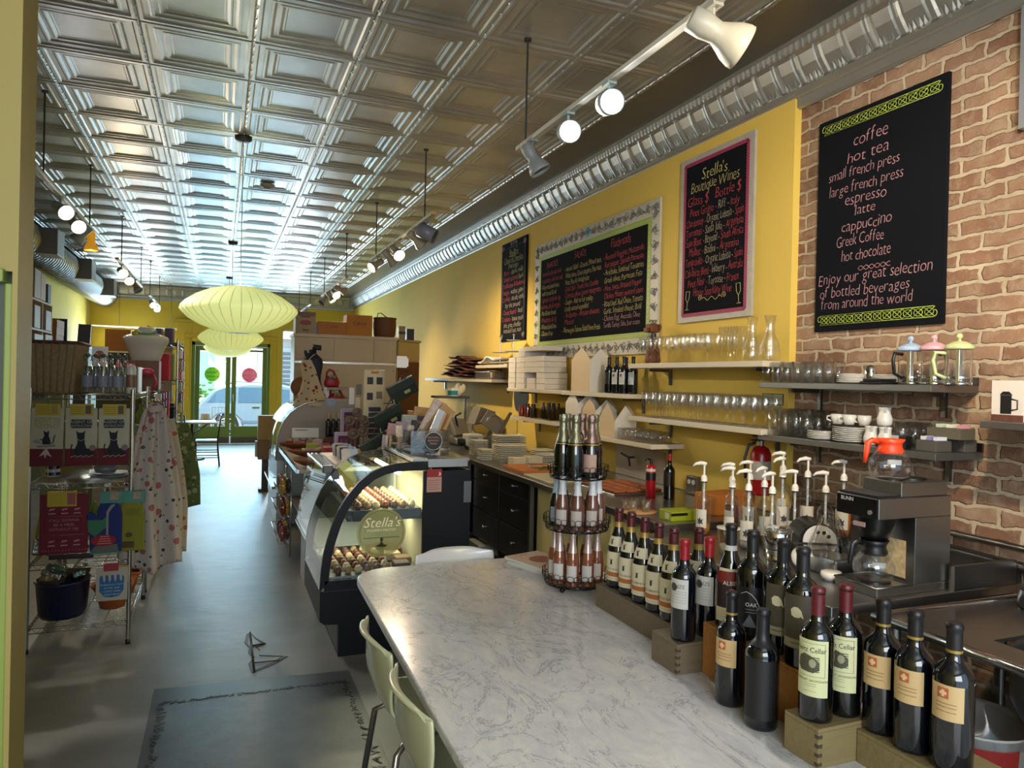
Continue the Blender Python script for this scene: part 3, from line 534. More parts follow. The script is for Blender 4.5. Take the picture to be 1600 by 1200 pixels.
def cel(l, pr, a, z0, z1, r):
    b = MB()
    for q in (((-.036, .046), (.032, .046)), ((-.036, .12), (.032, .12)), ((.032, .046), (.032, .12)), ((-.036, .046), (-.036, .12))):
        b.tube([(r*math.cos(a+(q[0][0]+(q[1][0]-q[0][0])*t/8)/r), r*math.sin(a+(q[0][0]+(q[1][0]-q[0][0])*t/8)/r), z0+q[0][1]+(q[1][1]-q[0][1])*t/8) for t in range(9)], .0003, 4)
    put('label_border', b, mat('#4a4a30', .6), l); ink(l, 'Heitz Cellar', a-.05, z0+.100, .0165, r, '#2a2a1c', sx=.9)
    put('engraving', spot(pr, [(-.03, -.008), (-.026, .012), (-.012, .022), (.002, .018), (.014, .012), (.022, .004), (.022, -.012), (.008, -.02), (-.02, -.018)], a-.05, z0+.074, r), mat('#55553f', .7, noise=.95, scale=330), l)
    lines(l, [z0+.058+.0045*i for i in range(8)], a-.05, .55, r+.0014, '#2c2c20', .0016); put('cask', spot(pr, circ(.009, 16, .9, 1.1), a+.12, z0+.076, r+.0012), mat('#8f8e70', .7), l); ink(l, 'CABERNET SAUVIGNON', a, z0+.034, .0072, r, '#4a452c'); lines(l, [z0+.029, z0+.024, z0+.012], a, .35, r, '#77724f')
for lab, p in (('maroon capped bottle with pale green cellar label, in front on the low crate', (1.286, 1.264, .92)), ('maroon capped bottle with pale green cellar label, behind its twin on the low crate', (1.370, 1.262, .92))):
    bottle('wine_bottle', lab, 'bottle', p, 'bdx', .300, .038, DKG, (.79, mat('#571019', .4)), -2.7, ((.20, .625, 1.02, mat('#c3c596', .6), 0),), (), cel)
# crates and boxes under the bottles
def wood(c, n=.25): return mat(c, .65, noise=n, scale=7, bump=.15, stretch=(1, 14, 14))
GW = wood('#675c48'); GW2 = wood('#7a6c47')
def crate(name, label, x0, x1, y0, y1, h, m, joints=True):
    t = thing(name, label, 'crate', ((x0+x1)/2, (y0+y1)/2, TZ)); a, b = (x1-x0)/2, (y1-y0)/2
    put('top_panel', MB().box(-a, a, -b, b, h-.009, h), m, t, bevel=.001)
    for s in (-1, 1): put('side_panel', MB().box(-a if s < 0 else a-.009, -a+.009 if s < 0 else a, -b, b, 0, h-.0095), m, t, bevel=.001)
    for s in (-1, 1): put('end_panel', MB().box(-a+.0095, a-.0095, -b if s < 0 else b-.009, -b+.009 if s < 0 else b, 0, h-.0095), m, t, bevel=.001)
    if joints:
        j = MB()
        for i in range(4): j.box(-a-.0006, -a+.012, -b-.0006, -b+.01, .006+i*h/4.4, .006+i*h/4.4+.008)
        put('finger_joint', j, mat('#3f3526', .7), t)
    return t
crate('wooden_crate', 'long weathered grey crate laid flat under the burgundy bottles', 1.342, 1.515, 1.895, 2.41, CZ-TZ, GW)
crate('wooden_crate', 'small weathered grey crate under the two red capped bottles', 1.25, 1.432, 1.752, 1.885, .09, GW)
crate('wooden_box', 'tall orange tan wooden box under the red sun bottle', 1.337, 1.50, 1.352, 1.748, .15, wood('#a8743a'), False)
crate('wooden_crate', 'low olive crate under the two cellar bottles', 1.247, 1.43, 1.215, 1.318, .09, GW2)
crate('wooden_crate', 'long olive crate under the three tan label bottles at the table end', 1.345, 1.51, .93, 1.2145+.0, .075, GW2) if 0 else crate('wooden_crate', 'long olive crate under the three tan label bottles at the table end', 1.36, 1.51, .93, 1.213, .075, GW2)
one('box_side', MB().box(1.51, 1.53, .9, 1.3, TZ, TZ+.05), GW2, 'thin olive board standing behind the long crate', 'board')
# three tier wire stand
BX, BY_ = 1.385, 2.66
ws = thing('wire_tier_stand', 'black three tier wire basket stand loaded with small bottles', 'stand', (BX, BY_, TZ)); WB = mat('#14100f', .4, .6)
ZT = (.022, .245, .455); RT = (.125, .125, .112)
for z, r in zip(ZT, RT):
    b = MB(); hh = .055; n = 30
    for k in range(2):
        for i in range(n):
            a = 2*PI*(i+.5*k)/n; zz = z+.014+k*.02; rr = r+.006+k*.008
            b.tube([(rr*math.cos(a+.125*math.cos(q)), rr*math.sin(a+.125*math.cos(q)), zz+.0135*math.sin(q)+.006) for q in [j*PI/5 for j in range(10)]], .0013, 4, True)
    b.tube([((r+.002)*math.cos(i*PI/20), (r+.002)*math.sin(i*PI/20), z) for i in range(40)], .003, 5, True)
    for i in range(-4, 5):
        w = math.sqrt(max(0, r*r-(i*r/4.5)**2)); b.bar((i*r/4.5, -w, z), (i*r/4.5, w, z), .0016, 4); b.bar((-w, i*r/4.5, z), (w, i*r/4.5, z), .0016, 4)
    put('wire_tray', b, WB, ws)
put('centre_pole', MB().cyl((0, 0, .0), .005, .60, 8).tube([(.02*math.cos(t), 0, .62+.02*math.sin(t)) for t in [i*PI/6 for i in range(12)]], .003, 5, True), WB, ws)
for i in range(4): put('foot', MB().ball((.11*math.cos(.6+i*PI/2), .11*math.sin(.6+i*PI/2), .011), .011, 10), WB, ws)
def foilb(name, label, loc, h, r, gm, foil, z0, lab, dark=False):
    return bottle(name, label, 'bottle', loc, 'spk', h, r, gm, (z0, foil), -2.2, ((.10, .38, .8, lab, 0),) if lab else (), ((z0-.035, z0-.02, GOLD), (z0-.012, z0, BLKC)) if dark else ())
ROSE = mat('#7a452c', .08, coat=.4, spec=.6); ROSE2 = mat('#5e3d33', .08, coat=.4, spec=.6)
F1 = mat('#b7a6a0', .32, .55); F2 = mat('#8fa3ad', .4); F3 = mat('#7d7c64', .25, .7, bump=.3, scale=60); F4 = mat('#806a62', .3, .7, bump=.3, scale=60); F5 = mat('#b7bcc0', .4)
q1 = foilb('sparkling_bottle', 'small rose bottle with silver pink foil in the bottom tier of the stand', (0, 0, -5), .225, .0265, ROSE, F1, .60, LWHITE)
q2 = foilb('sparkling_bottle', 'small copper rose bottle with a grey white foil in the middle tier of the stand', (0, 0, -5), .215, .029, ROSE2, F5, .66, mat('#a7a09a', .6))
q3 = foilb('sparkling_bottle', 'dark green bottle with pale gold foil in the top tier of the wire stand', (0, 0, -5), .255, .036, DKG, F3, .56, None, True)
q4 = foilb('sparkling_bottle', 'dark green bottle with rose gold foil and pale front label in the top tier', (0, 0, -5), .255, .036, DKG, F4, .56, mat('#a08478', .6), True)
q5 = foilb('sparkling_bottle', 'dark bottle with blue grey foil in the middle tier of the wire stand', (0, 0, -5), .215, .029, DKB, F2, .64, mat('#7e8c94', .6))
def ringp(r, n, ph): return [(BX+r*math.cos(ph+2*PI*i/n), BY_+r*math.sin(ph+2*PI*i/n)) for i in range(n)]
for i, (x, y) in enumerate(ringp(.09, 9, -2.2)):
    o = q1 if i == 0 else dup(q1); o.location = (x, y, TZ+ZT[0]+.005); o['group'] = 'rose bottles in the bottom tier'
for i, (x, y) in enumerate(ringp(.086, 8, -2.05)):
    if i == 6: o = q5
    else: o = q2 if i == 0 else dup(q2); o['group'] = 'rose bottles in the middle tier'
    o.location = (x, y, TZ+ZT[1]+.005)
tops = ringp(.068, 6, -2.25); k3 = k4 = 0
for i, (x, y) in enumerate(tops):
    if i in (0, 2, 4, 5): o = q3 if k3 == 0 else dup(q3); k3 = 1; o['group'] = 'gold foil bottles in the top tier'
    else: o = q4 if k4 == 0 else dup(q4); k4 = 1; o['group'] = 'rose gold foil bottles in the top tier'
    o.location = (x, y, TZ+ZT[2]+.005)
# magazines on the far corner of the table
mz = 0
for i, (lab, c, a) in enumerate((('white magazine at the bottom of the pile on the marble', '#b9b7b0', .35), ('grey magazine in the middle of the pile on the marble', '#8f8d88', .42), ('food magazine with red lettering and a pizza photo, topmost of the pile', '#c9b3a2', .30))):
    t = thing('magazine', lab, 'magazine', (1.395-.012*i, 2.965+.01*i, TZ+mz), a, 'magazines on the table corner'); mz += .012
    put('pages', MB().box(-.10, .10, -.135, .135, 0, .0105), mat('#cfcdc4', .7), t); put('cover', MB().box(-.102, .102, -.137, .137, .0106, .0115), mat(c, .3), t)
    if i == 2:
        put('photo', MB().cyl((.01, .0, .0116), .06, .0004, 24), mat('#7e3a26', .4, noise=.5, scale=30), t); m = MB(); write(m, 'PIZZA', -.02, .10, .03, T(0, 0, .0121)); write(m, 'K', -.06, -.12, .05, T(0, 0, .0121)); put('lettering', m, mat('#b3382e', .5), t)
# ---------------------------------------------------------------- work counter along the yellow wall
CT = .91
wc = thing('work_counter', 'long stainless steel worktop along the yellow wall', 'counter', (0, 0, 0))
put('steel_top', MB().box(2.25, 3.128, 3.32, 9.2, CT-.045, CT), STEEL, wc, bevel=.004); put('back_lip', MB().box(3.115, 3.128, 3.36, 9.2, CT, CT+.008), STEELD, wc)
for y in (3.5, 5.22, 6.78, 8.3, 9.1): put('leg', MB().box(2.29, 2.325, y-.018, y+.018, 0, CT-.046), STEELD, wc)
NAVY = mat('#15171c', .3, coat=.3); CRM = mat('#e6d890', .35)
def knob(p, loc): put('knob', MB().cyl((0, 0, 0), .006, .018, 8, M=T(*loc, ry=-PI/2)).lathe([(0, .026), (.012, .024), (.015, .018), (.012, .014)], n=12, M=T(*loc, ry=-PI/2)), CHROME, p)
dc = thing('drawer_cabinet', 'black drawer cabinet with chrome knobs under the steel worktop', 'cabinet', (2.34, 5.3, .14)); put('carcass', MB().box(.02, .7, 0, 1.42, 0, .72), NAVY, dc)
for c, y0 in enumerate((.01, .72)):
    for (z0, z1) in ((.57, .71), (.30, .56), (.02, .29)):
        d = put('drawer', MB().box(0, .019, y0, y0+.69, z0, z1), NAVY, dc, bevel=.003); knob(d, (-.001, y0+.345, (z0+z1)/2))
for x in (.06, .62):
    for y in (.06, 1.36): put('foot', MB().cyl((x, y, -.14), .02, .14, 10), STEELD, dc)
def door_cab(label, y0, w, n):
    t = thing('door_cabinet', label, 'cabinet', (2.34, y0, .02)); put('carcass', MB().box(.02, .7, 0, w, 0, .835), CRM, t)
    for i in range(n):
        a = i*w/n; d = put('door', MB().box(0, .019, a+.004, a+w/n-.004, .01, .825), CRM, t, bevel=.003); knob(d, (-.001, a+(.05 if i % 2 else w/n-.05), .72))
door_cab('pale yellow two door cabinet under the steel worktop beside the black drawers', 4.02, 1.16, 2)
door_cab('pale yellow cabinet under the steel worktop behind the wine bottles', 3.36, .60, 2)
dk = thing('drawer_cabinet', 'black drawer cabinet under the worktop behind the pastry case', 'cabinet', (2.34, 6.84, .14)); put('carcass', MB().box(.02, .7, 0, 1.4, 0, .72), NAVY, dk)
for (z0, z1) in ((.42, .71), (.02, .41)):
    d = put('drawer', MB().box(0, .019, .01, 1.39, z0, z1), NAVY, dk, bevel=.003); knob(d, (-.001, .2, (z0+z1)/2))
for i, (x, y, c, lab) in enumerate(((2.45, 5.62, '#8f9078', 'grey plastic tub with a handwritten note on the floor under the black drawers'), (2.4, 6.55, '#a3a08c', 'pale plastic tub on the floor under the black drawers near the case'))):
    t = thing('storage_tub', lab, 'tub', (x, y, 0)); put('bin', MB().prism([(-.1, -.15), (.1, -.15), (.1, .15), (-.1, .15)], 0, .10), mat(c, .5), t, bevel=.01); put('lid', MB().box(-.11, .11, -.16, .16, .1005, .115), mat('#b5b3a2', .5), t, bevel=.004)
# nearer counter under the brewer, sink
nc = thing('steel_bench', 'stainless steel bench under the coffee brewer against the brick', 'counter', (0, 0, 0)); BZ = .872
put('bench_top', MB().box(2.10, 3.16, 2.0, 3.31, BZ-.04, BZ), STEEL, nc, bevel=.004); put('back_lip', MB().box(3.13, 3.16, 2.0, 3.31, BZ, BZ+.09), STEELD, nc); put('side_lip', MB().box(2.75, 3.125, 2.0, 2.015, BZ, BZ+.10), STEELD, nc)
for x, y in ((2.14, 2.04), (2.14, 3.27), (3.1, 2.04), (3.1, 3.27)): put('leg', MB().cyl((x, y, 0), .02, BZ-.041, 12), STEELD, nc)
put('lower_panel', MB().box(2.13, 2.14, 2.07, 3.24, .1, BZ-.05), STEELD, nc)
sk = thing('steel_sink', 'stainless steel sink with rolled rim at the end of the bar', 'sink', (0, 0, 0)); SZ = .845
put('rolled_rim', MB().tube([(2.24, 1.93, SZ), (2.24, .75, SZ), (3.1, .75, SZ), (3.1, 1.93, SZ)], .017, 12, True), CHROME, sk)
put('deck', MB().box(2.24, 3.1, 1.62, 1.93, SZ-.012, SZ).box(2.24, 2.42, .75, 1.62, SZ-.012, SZ).box(3.0, 3.1, .75, 1.62, SZ-.012, SZ).box(2.42, 3.0, .75, .85, SZ-.012, SZ), STEEL, sk)
def bowl(u, v):
    a = 2*PI*u; w = 1-.25*max(0, v-.55)**1.3*2; sgn = lambda q: (abs(q)**.35)*(1 if q > 0 else -1)
    return (2.71+.29*w*sgn(math.cos(a)), 1.235+.385*w*sgn(math.sin(a)), SZ-.012-.26*min(1, v*1.15)) if v < .95 else (2.71+.02*math.cos(a), 1.235+.02*math.sin(a), SZ-.28)
put('bowl', MB().grid(bowl, 40, 14, cu=True), STEELD, sk, solid=.003); put('drain_pipe', MB().tube([(2.71, 1.235, SZ-.285), (2.71, 1.235, SZ-.5), (3.0, 1.235, SZ-.5)], .025, 10), mat('#3a3a3c', .5), sk)
for x, y in ((2.28, .8), (3.06, .8), (2.28, 1.88), (3.06, 1.88)): put('leg', MB().cyl((x, y, 0), .02, SZ-.02, 12), STEELD, sk)
t = thing('cooking_pot', 'dark lidded steel pot on the sink deck by the brick wall', 'pot', (2.95, 1.78, SZ)); put('body', MB().lathe([(0, 0), (.075, 0), (.085, .01), (.085, .07), (.09, .075)], n=24), STEELD, t); put('lid', MB().lathe([(.091, .0755), (.07, .088), (0, .095)], n=24), STEELD, t)
t = thing('waste_bin', 'bin with red label and clear bag liner under the sink', 'bin', (2.56, 1.78, 0)); put('bucket', MB().lathe([(0, .0), (.15, 0), (.185, .5), (.19, .5), (.186, .49)], n=32), mat('#b7b2aa', .5), t)
put('red_label', MB().lathe([(.1745, .34), (.1835, .46)], n=32, a0=2.2, a1=4.6), mat('#8c1d16', .5), t); rl = random.Random(8)
put('bag_liner', MB().grid(lambda u, v: ((.19+.02*math.sin(u*2*PI*9+v*3)*v-.05*v*v)*math.cos(2*PI*u), (.19+.02*math.sin(u*2*PI*7)*v-.05*v*v)*math.sin(2*PI*u), .46+.12*v+.02*math.sin(u*2*PI*5)*v), 60, 8, cu=True), glass((.8, .82, .84), 1.6, .15), t)
t = one('wall_pipe', MB().tube([(XB-.03, -.5, .925), (XB-.03, 2.0, .94), (XB-.03, 3.3, .97)], .022, 10).tube([(XB-.03, -.5, 1.0), (XB-.03, 3.3, 1.03)], .014, 8), STEELD, 'grey conduit pipe running along the brick wall behind the brewer', 'pipe')
# ---------------------------------------------------------------- coffee brewer
t = thing('coffee_brewer', 'stainless two burner coffee brewer on the steel bench', 'coffee machine', (2.36, 2.03, BZ)); z = BZ
put('base', MB().box(0, .40, 0, .205, .0, .035), STEEL, t, bevel=.003); put('base_rim', MB().tube([(.0, .0, .036), (.0, .205, .036), (.19, .205, .036), (.19, .0, .036)], .004, 6, True), STEELD, t)
put('tower', MB().box(.20, .40, .0, .205, .036, .30), STEEL, t, bevel=.002); put('housing', MB().box(.0, .40, 0, .205, .30, .382), STEEL, t, bevel=.003)
pn = put('control_panel', MB().box(-.004, -.0005, .006, .199, .302, .378), mat('#0a0a0b', .2), t); m = MB(); write(m, 'BUNN', -.045, .022, .022, face((-.0045, .1025, .335), '-X')); put('lettering', m, mat('#c9c9c9', .4), pn)
put('switch', MB().cyl((0, 0, 0), .009, .006, 14, M=T(-.004, .035, .325, ry=-PI/2)), mat('#6a6a6a', .4), t)
put('brew_funnel', MB().lathe([(0, -.065), (.05, -.062), (.062, -.02), (.07, 0), (.075, .03)], (.098, .1025, .265), 28), mat('#101010', .3), t); put('funnel_sticker', MB().box(.018, .0225, .08, .135, .258, .276), mat('#c9a29a', .5), t)
put('upper_warmer', MB().box(.13, .39, .01, .195, .3825, .44), STEEL, t, bevel=.003); put('warmer_plate', MB().cyl((.29, .1025, .4405), .062, .005, 28), mat('#0d0d0d', .3), t); put('warmer_plate', MB().cyl((.185, .1025, .4405), .05, .003, 28), mat('#0d0d0d', .3), t)
put('hot_plate', MB().cyl((.098, .1025, .0355), .065, .005, 28), mat('#0d0d0d', .3), t); put('warning_sticker', MB().box(.1985, .1998, .04, .16, .05, .2), mat('#b7a27a', .5, noise=.6, scale=50), t)
put('top_hatch', MB().box(.005, .125, .01, .195, .3825, .392), mat('#17171a', .3), t)
def carafe(label, loc, hc, rz):
    t = thing('coffee_carafe', label, 'coffee pot', loc, rz); pr = [(0, .002), (.055, .0), (.07, .01), (.079, .035), (.08, .055), (.072, .08), (.055, .102), (.047, .112)]
    put('glass_bowl', MB().lathe(pr, n=32), DRINK, t); hm = mat(hc, .4)
    put('collar', MB().lathe([(.048, .100), (.052, .112), (.044, .128), (.046, .142), (.056, .158), (.053, .158), (.04, .142), (.04, .115)], n=28), hm, t)
    put('handle', MB().tube([(-.048, 0, .145), (-.075, 0, .152), (-.092, 0, .142), (-.098, 0, .10), (-.104, 0, .06)], [.011, .012, .013, .011, .008], 8), hm, t)
    put('print', MB().lathe([(.0755, .06), (.0735, .08)], n=8, a0=-2.2, a1=-1.5), mat('#8f9196', .5), t); return t
carafe('empty glass coffee carafe with orange handle on top of the brewer', (2.53, 2.13, BZ+.447), '#d8401c', -.35)
carafe('empty glass coffee carafe with black handle under the brewer funnel', (2.458, 2.132, BZ+.042), '#101012', -.3)
t = one('paper_filter_stack', MB().lathe([(0, 0), (.035, 0), (.045, .02), (.04, .035), (0, .03)], n=20), WHITE, 'white paper filters beside the orange handled carafe', 'coffee filters', (2.46, 2.245, BZ+.0)); t.location = (2.40, 2.29, BZ)
t = thing('toaster_grill', 'silver and black rounded toaster with perforated end on the bench', 'toaster', (2.62, 2.62, BZ), -.5); M_ = T(0, 0, .08)
put('body', MB().prism([(.0+.09*math.cos(a), .09*math.sin(a)) for a in [PI*i/12 for i in range(13)]]+[(-.11, -.07), (.11, -.07)], -.001, .20, M=T(0, -.1, .09, rx=PI/2, rz=PI) @ T(0, 0, 0)), mat('#1a1b1d', .25, .4), t)
put('white_face', MB().cyl((0, 0, 0), .075, .008, 32, M=T(0, -.11, .10, rx=PI/2)), mat('#d9dadb', .4), t)
for a in (.6, 1.2, 1.8, 4.7): put('hole', MB().cyl((.045*math.cos(a), .045*math.sin(a), 0), .009, .0095, 10, M=T(0, -.11, .10, rx=PI/2)), BLKC, t)
put('handle_bar', MB().box(-.12, .12, -.1225, -.119, .085, .095), BLKC, t)
t = thing('steel_pan', 'steel insert pan holding clear bags beside the brewer', 'pan', (2.50, 2.40, BZ)); put('pan', MB().prism([(-.07, -.1), (.07, -.1), (.07, .1), (-.07, .1)], 0, .075), STEEL, t, bevel=.01)
one('plastic_bag', MB().grid(lambda u, v: ((.085-.06*v)*math.cos(2*PI*u)*(1+.12*math.sin(7*2*PI*u)), (.12-.08*v)*math.sin(2*PI*u)*(1+.1*math.sin(5*2*PI*u)), .16*v+.012*math.sin(9*2*PI*u)*v), 48, 8, cu=True), glass((.72, .70, .66), 1.7, .12), 'crumpled clear plastic bag in the steel pan', 'bag', (2.50, 2.40, BZ+.076))
one('round_dish', MB().lathe([(0, .0), (.04, .0), (.045, .012), (0, .012)], n=24, M=T(rx=1.2)), mat('#b5b3a8', .4), 'round white lid leaning on the steel pan', 'lid', (2.40, 2.48, BZ+.046))
# cocktail shakers, syrup bottles
t = thing('steel_tumbler', 'two piece steel drink mixer with clear lid on the bench', 'mixer', (2.30, 2.50, BZ)); put('lower_cup', MB().lathe([(0, 0), (.04, 0), (.046, .01), (.05, .09), (0, .09)], n=28), CHROME, t); put('upper_cup', MB().lathe([(.046, .091), (.052, .10), (.06, .165), (.055, .17), (0, .168)], n=28), CHROME, t); put('clear_lid', MB().lathe([(.06, .166), (.066, .172), (.05, .188), (0, .19)], n=28), DRINK, t)
def syrup(label, x, y, z, amt, col, h=.30, rz=0):
    t = thing('syrup_bottle', label, 'syrup bottle', (x, y, z), rz, None); r = .038; pr = bprof('bdx', h, r)[:-5]; pr = [(a, b) for a, b in pr if b < h*.96]
    put('glass', MB().lathe(pr, n=24), DRINK, t)
    if amt: put('syrup', MB().lathe([(0, .004), (r*.96, .006), (r*.96, h*amt), (0, h*amt)], n=24), mat(col, .15, coat=.3), t)
    l = put('paper_label', band(pr, h*.14, h*.46, PI+1.1-.95, PI+1.1+.95, .0008), mat('#cfcbbd', .6), t); put('drawing', spot(pr, [(-.016, -.02), (-.01, -.004), (-.018, .01), (-.006, .008), (0, .02), (.006, .006), (.018, .012), (.012, -.004), (.018, -.018), (.004, -.012), (0, -.024), (-.005, -.012)], PI+1.15, h*.26, r+.001), mat('#3a3d40', .6, noise=.9, scale=200), l)
    put('pump_tube', MB().cyl((0, 0, h*.3), .006, h*.62, 8), mat('#c6c6bf', .5), t); put('pump_collar', MB().lathe([(.0, h*.93), (.017, h*.93), (.017, h*.955), (.014, h*.96), (.018, h*.985), (.012, h*1.04), (.006, h*1.06), (0, h*1.06)], n=18), WHITE, t)
    put('collar_ring', MB().lathe([(.0175, h*.925), (.0178, h*.945), (0, h*.945)], n=18), BLKC, t)
    put('pump_head', MB().cyl((0, 0, h*1.06), .0055, .055, 10).tube([(.012, 0, h*1.06+.058), (-.015, 0, h*1.06+.062), (-.045, 0, h*1.06+.056), (-.06, 0, h*1.06+.042)], [.009, .011, .008, .005], 8), WHITE, t); return t
SY = [(2.43, 3.20, 0, .20, '#9a6a2a', 'with clear syrup, farthest along the bench'), (2.56, 3.13, 0, .55, '#5a1710', 'filled with deep red syrup'), (2.74, 3.20, 0, .4, '#7a6a3a', 'half full of straw syrup by the extinguisher'), (2.86, 3.08, .06, 0, '', 'empty and raised, tallest of the cluster'),
      (2.44, 2.98, 0, .25, '#8a6a4a', 'with a floral label, in front of the red one'), (2.45, 2.87, 0, .12, '#8a8a8a', 'nearly empty with black picture label'), (2.62, 2.95, 0, .35, '#8f7a4a', 'in the middle row of the cluster'), (2.72, 2.93, .05, .3, '#a8693a', 'with amber syrup in the back row'), (2.50, 2.76, 0, .1, '#777777', 'beside the steel mixer'),
      (2.68, 2.80, 0, .28, '#9c8d66', 'behind the steel mixer'), (2.86, 2.90, .05, .45, '#8a4a20', 'with brown syrup against the post'), (2.95, 2.75, .05, .4, '#b8702a', 'with orange syrup beside the brick'), (2.80, 2.72, 0, .2, '#6a5a3a', 'short, behind the toaster')]
ry = random.Random(4)
for x, y, dz, a, c, lab in SY:
    if dz: one('riser_block', MB().box(-.05, .05, -.05, .05, 0, dz), STEELD, 'small steel riser under the syrup bottle '+lab.split(',')[0], 'riser', (x, y, BZ))
    syrup('pump topped syrup bottle '+lab, x, y, BZ+dz, a, c, .305, ry.uniform(-.95, .15))
t = thing('deli_cup', 'translucent deli cup half full of white paste on the bench', 'container', (2.26, 2.78, BZ)); put('cup', MB().lathe([(0, 0), (.04, 0), (.052, .125), (.054, .128)], n=28), glass((.85, .84, .78), 1.5, .2), t); put('paste', MB().lathe([(0, .002), (.039, .002), (.043, .05), (0, .052)], n=28), mat('#b9b49a', .6), t); put('lid', MB().lathe([(.055, .126), (.056, .132), (0, .134)], n=28), mat('#c4c0b0', .5), t)
t = thing('tea_box', 'lime green paper box with wire basket on the worktop', 'box', (2.44, 3.44, CT)); put('carton', MB().box(-.09, .09, -.06, .06, 0, .055), mat('#8f9a1c', .5), t, bevel=.003); put('stripe', MB().box(-.0905, .02, -.061, -.0602, .03, .045), BLKC, t); put('print', MB().box(-.0912, -.0902, -.04, .0, .01, .045), mat('#c9c7a0', .5), t)
one('wooden_tea_chest', MB().box(-.16, .16, -.09, .09, 0, .12), wood('#a8641f', .2), 'orange brown wooden box on the worktop behind the lime carton', 'box', (2.86, 3.56, CT), .1, bevel=.004)
t = thing('serving_board', 'round woven mat carrying five small glasses on the worktop', 'mat', (2.33, 3.70, CT)); put('mat', MB().lathe([(0, 0), (.11, 0), (.115, .008), (0, .012)], n=28), mat('#b48a5a', .7, noise=.3, scale=80), t)
def tumbler(name, label, r0, r1, h, group=None): return tag(put(name, MB().lathe([(0, .008), (r0*.9, .008), (r1*.93, h), (r1, h), (r0, .0), (0, 0)], n=14), DRINK), label, 'glass', group)
def rep(o, pts, group=None, label=None):
    for i, p in enumerate(pts):
        c = o if i == 0 else dup(o)
        c.location = p[:3]
        if len(p) > 3: c.rotation_euler = (0, 0, p[3])
        if group: c['group'] = group
    return o
rep(tumbler('shot_glass', 'small clear glass standing on the round woven mat', .020, .024, .06), [(2.33+.07*math.cos(a), 3.70+.07*math.sin(a), CT+.0125) for a in (0, 1.26, 2.5, 3.8, 5.0)], 'glasses on the woven mat')
t = thing('baking_tray', 'aluminium tray of orange slices in front of the steel backplate', 'tray', (2.72, 4.55, CT)); put('pan', MB().box(-.23, .23, -.3, .3, 0, .012), STEEL, t, bevel=.003)
for i in range(12): put('slice', MB().box(-.2+.1*(i % 4), -.12+.1*(i % 4), -.26+.18*(i//4), -.10+.18*(i//4), .0125, .03), mat('#a0552a', .6, noise=.3, scale=40), t, bevel=.006)
t = thing('aerosol_can', 'red fire suppressant spray can on the worktop corner', 'spray can', (2.70, 4.13, CT)); put('can', MB().lathe([(0, 0), (.033, 0), (.033, .20), (.026, .22), (0, .225)], n=24), mat('#a3121f', .3), t); put('white_band', MB().lathe([(.0335, .18), (.0335, .198)], n=24), mat('#c9c5bd', .4), t); put('black_band', MB().lathe([(.0335, .12), (.0335, .17)], n=24), BLKC, t); put('nozzle', MB().cyl((0, 0, .2255), .01, .03, 10).tube([(0, 0, .255), (-.03, 0, .265), (-.045, 0, .25)], .008, 8), BLKC, t)
bottle('wine_bottle', 'opened red capped wine bottle standing beside the spray can', 'bottle', (2.80, 4.06, CT), 'bdx', .30, .037, DKG, (.86, RED), 3.4, ((.3, .6, .9, mat('#1a1614', .5), 0),), ())
# steel backplate, outlets, extinguisher
t = thing('steel_backplate', 'steel splash plate with tap and two round covers on the yellow wall', 'tap panel', (XY-.012, 4.94, .96)); put('plate', MB().box(0, .011, -.36, .36, -.041, .20), STEEL, t)
put('tap_lever', MB().tube([(-.002, .08, .12), (-.05, .08, .12), (-.09, .14, .15)], .009, 8).tube([(-.05, .08, .12), (-.05, .06, .05)], .009, 8), mat('#2a2020', .4), t)
for y, zz in ((-.14, .12), (-.12, .03)): put('round_cover', MB().cyl((0, 0, 0), .035, .004, 24, M=T(-.0005, y, zz, ry=-PI/2)), mat('#b5a67a', .4), t)
t = thing('power_outlet', 'grey double outlet box on the yellow wall above the wooden box', 'outlet', (XY-.03, 4.20, .98)); put('box', MB().box(-.02, .029, -.06, .06, -.055, .055), STEELD, t, bevel=.004)
for y in (-.025, .025): put('socket', MB().cyl((0, 0, 0), .017, .003, 16, M=T(-.0205, y, .015, ry=-PI/2)), mat('#cfcab8', .4), t)
t = thing('banknote_frame', 'two banknotes framed on the yellow wall end below the shelf', 'picture', (XY-.004, 3.47, 1.60)); put('frame', MB().box(0, .003, -.09, .09, -.035, .035), BLKC, t)
for y in (-.043, .043): put('banknote', MB().box(-.002, -.0002, y-.04, y+.04, -.03, .03), mat('#a3ad8a', .6, noise=.4, scale=60), t)
t = thing('fire_extinguisher', 'red fire extinguisher hung on the yellow wall end behind the syrup bottles', 'fire extinguisher', (3.03, 3.45, 1.02)); put('cylinder', MB().lathe([(0, 0), (.055, .005), (.06, .02), (.06, .25), (.045, .285), (.02, .30), (0, .30)], n=28), mat('#8f141a', .25), t)
put('label_band', MB().lathe([(.0605, .10), (.0605, .21)], n=28), mat('#9a948c', .5), t); put('valve', MB().cyl((0, 0, .3005), .016, .03, 12).box(-.08, .03, -.008, .008, .33, .34), STEELD, t); put('lever', MB().tube([(.02, 0, .345), (-.03, -.02, .375), (-.07, -.06, .385)], .007, 8), STEELD, t); put('hose', MB().tube([(-.015, .02, .32), (-.05, .05, .30), (-.07, .06, .22), (-.068, .05, .10)], .009, 8), BLKC, t); put('gauge', MB().cyl((0, 0, 0), .016, .008, 16, M=T(-.017, 0, .315, ry=-PI/2)), mat('#b59a80', .4), t)
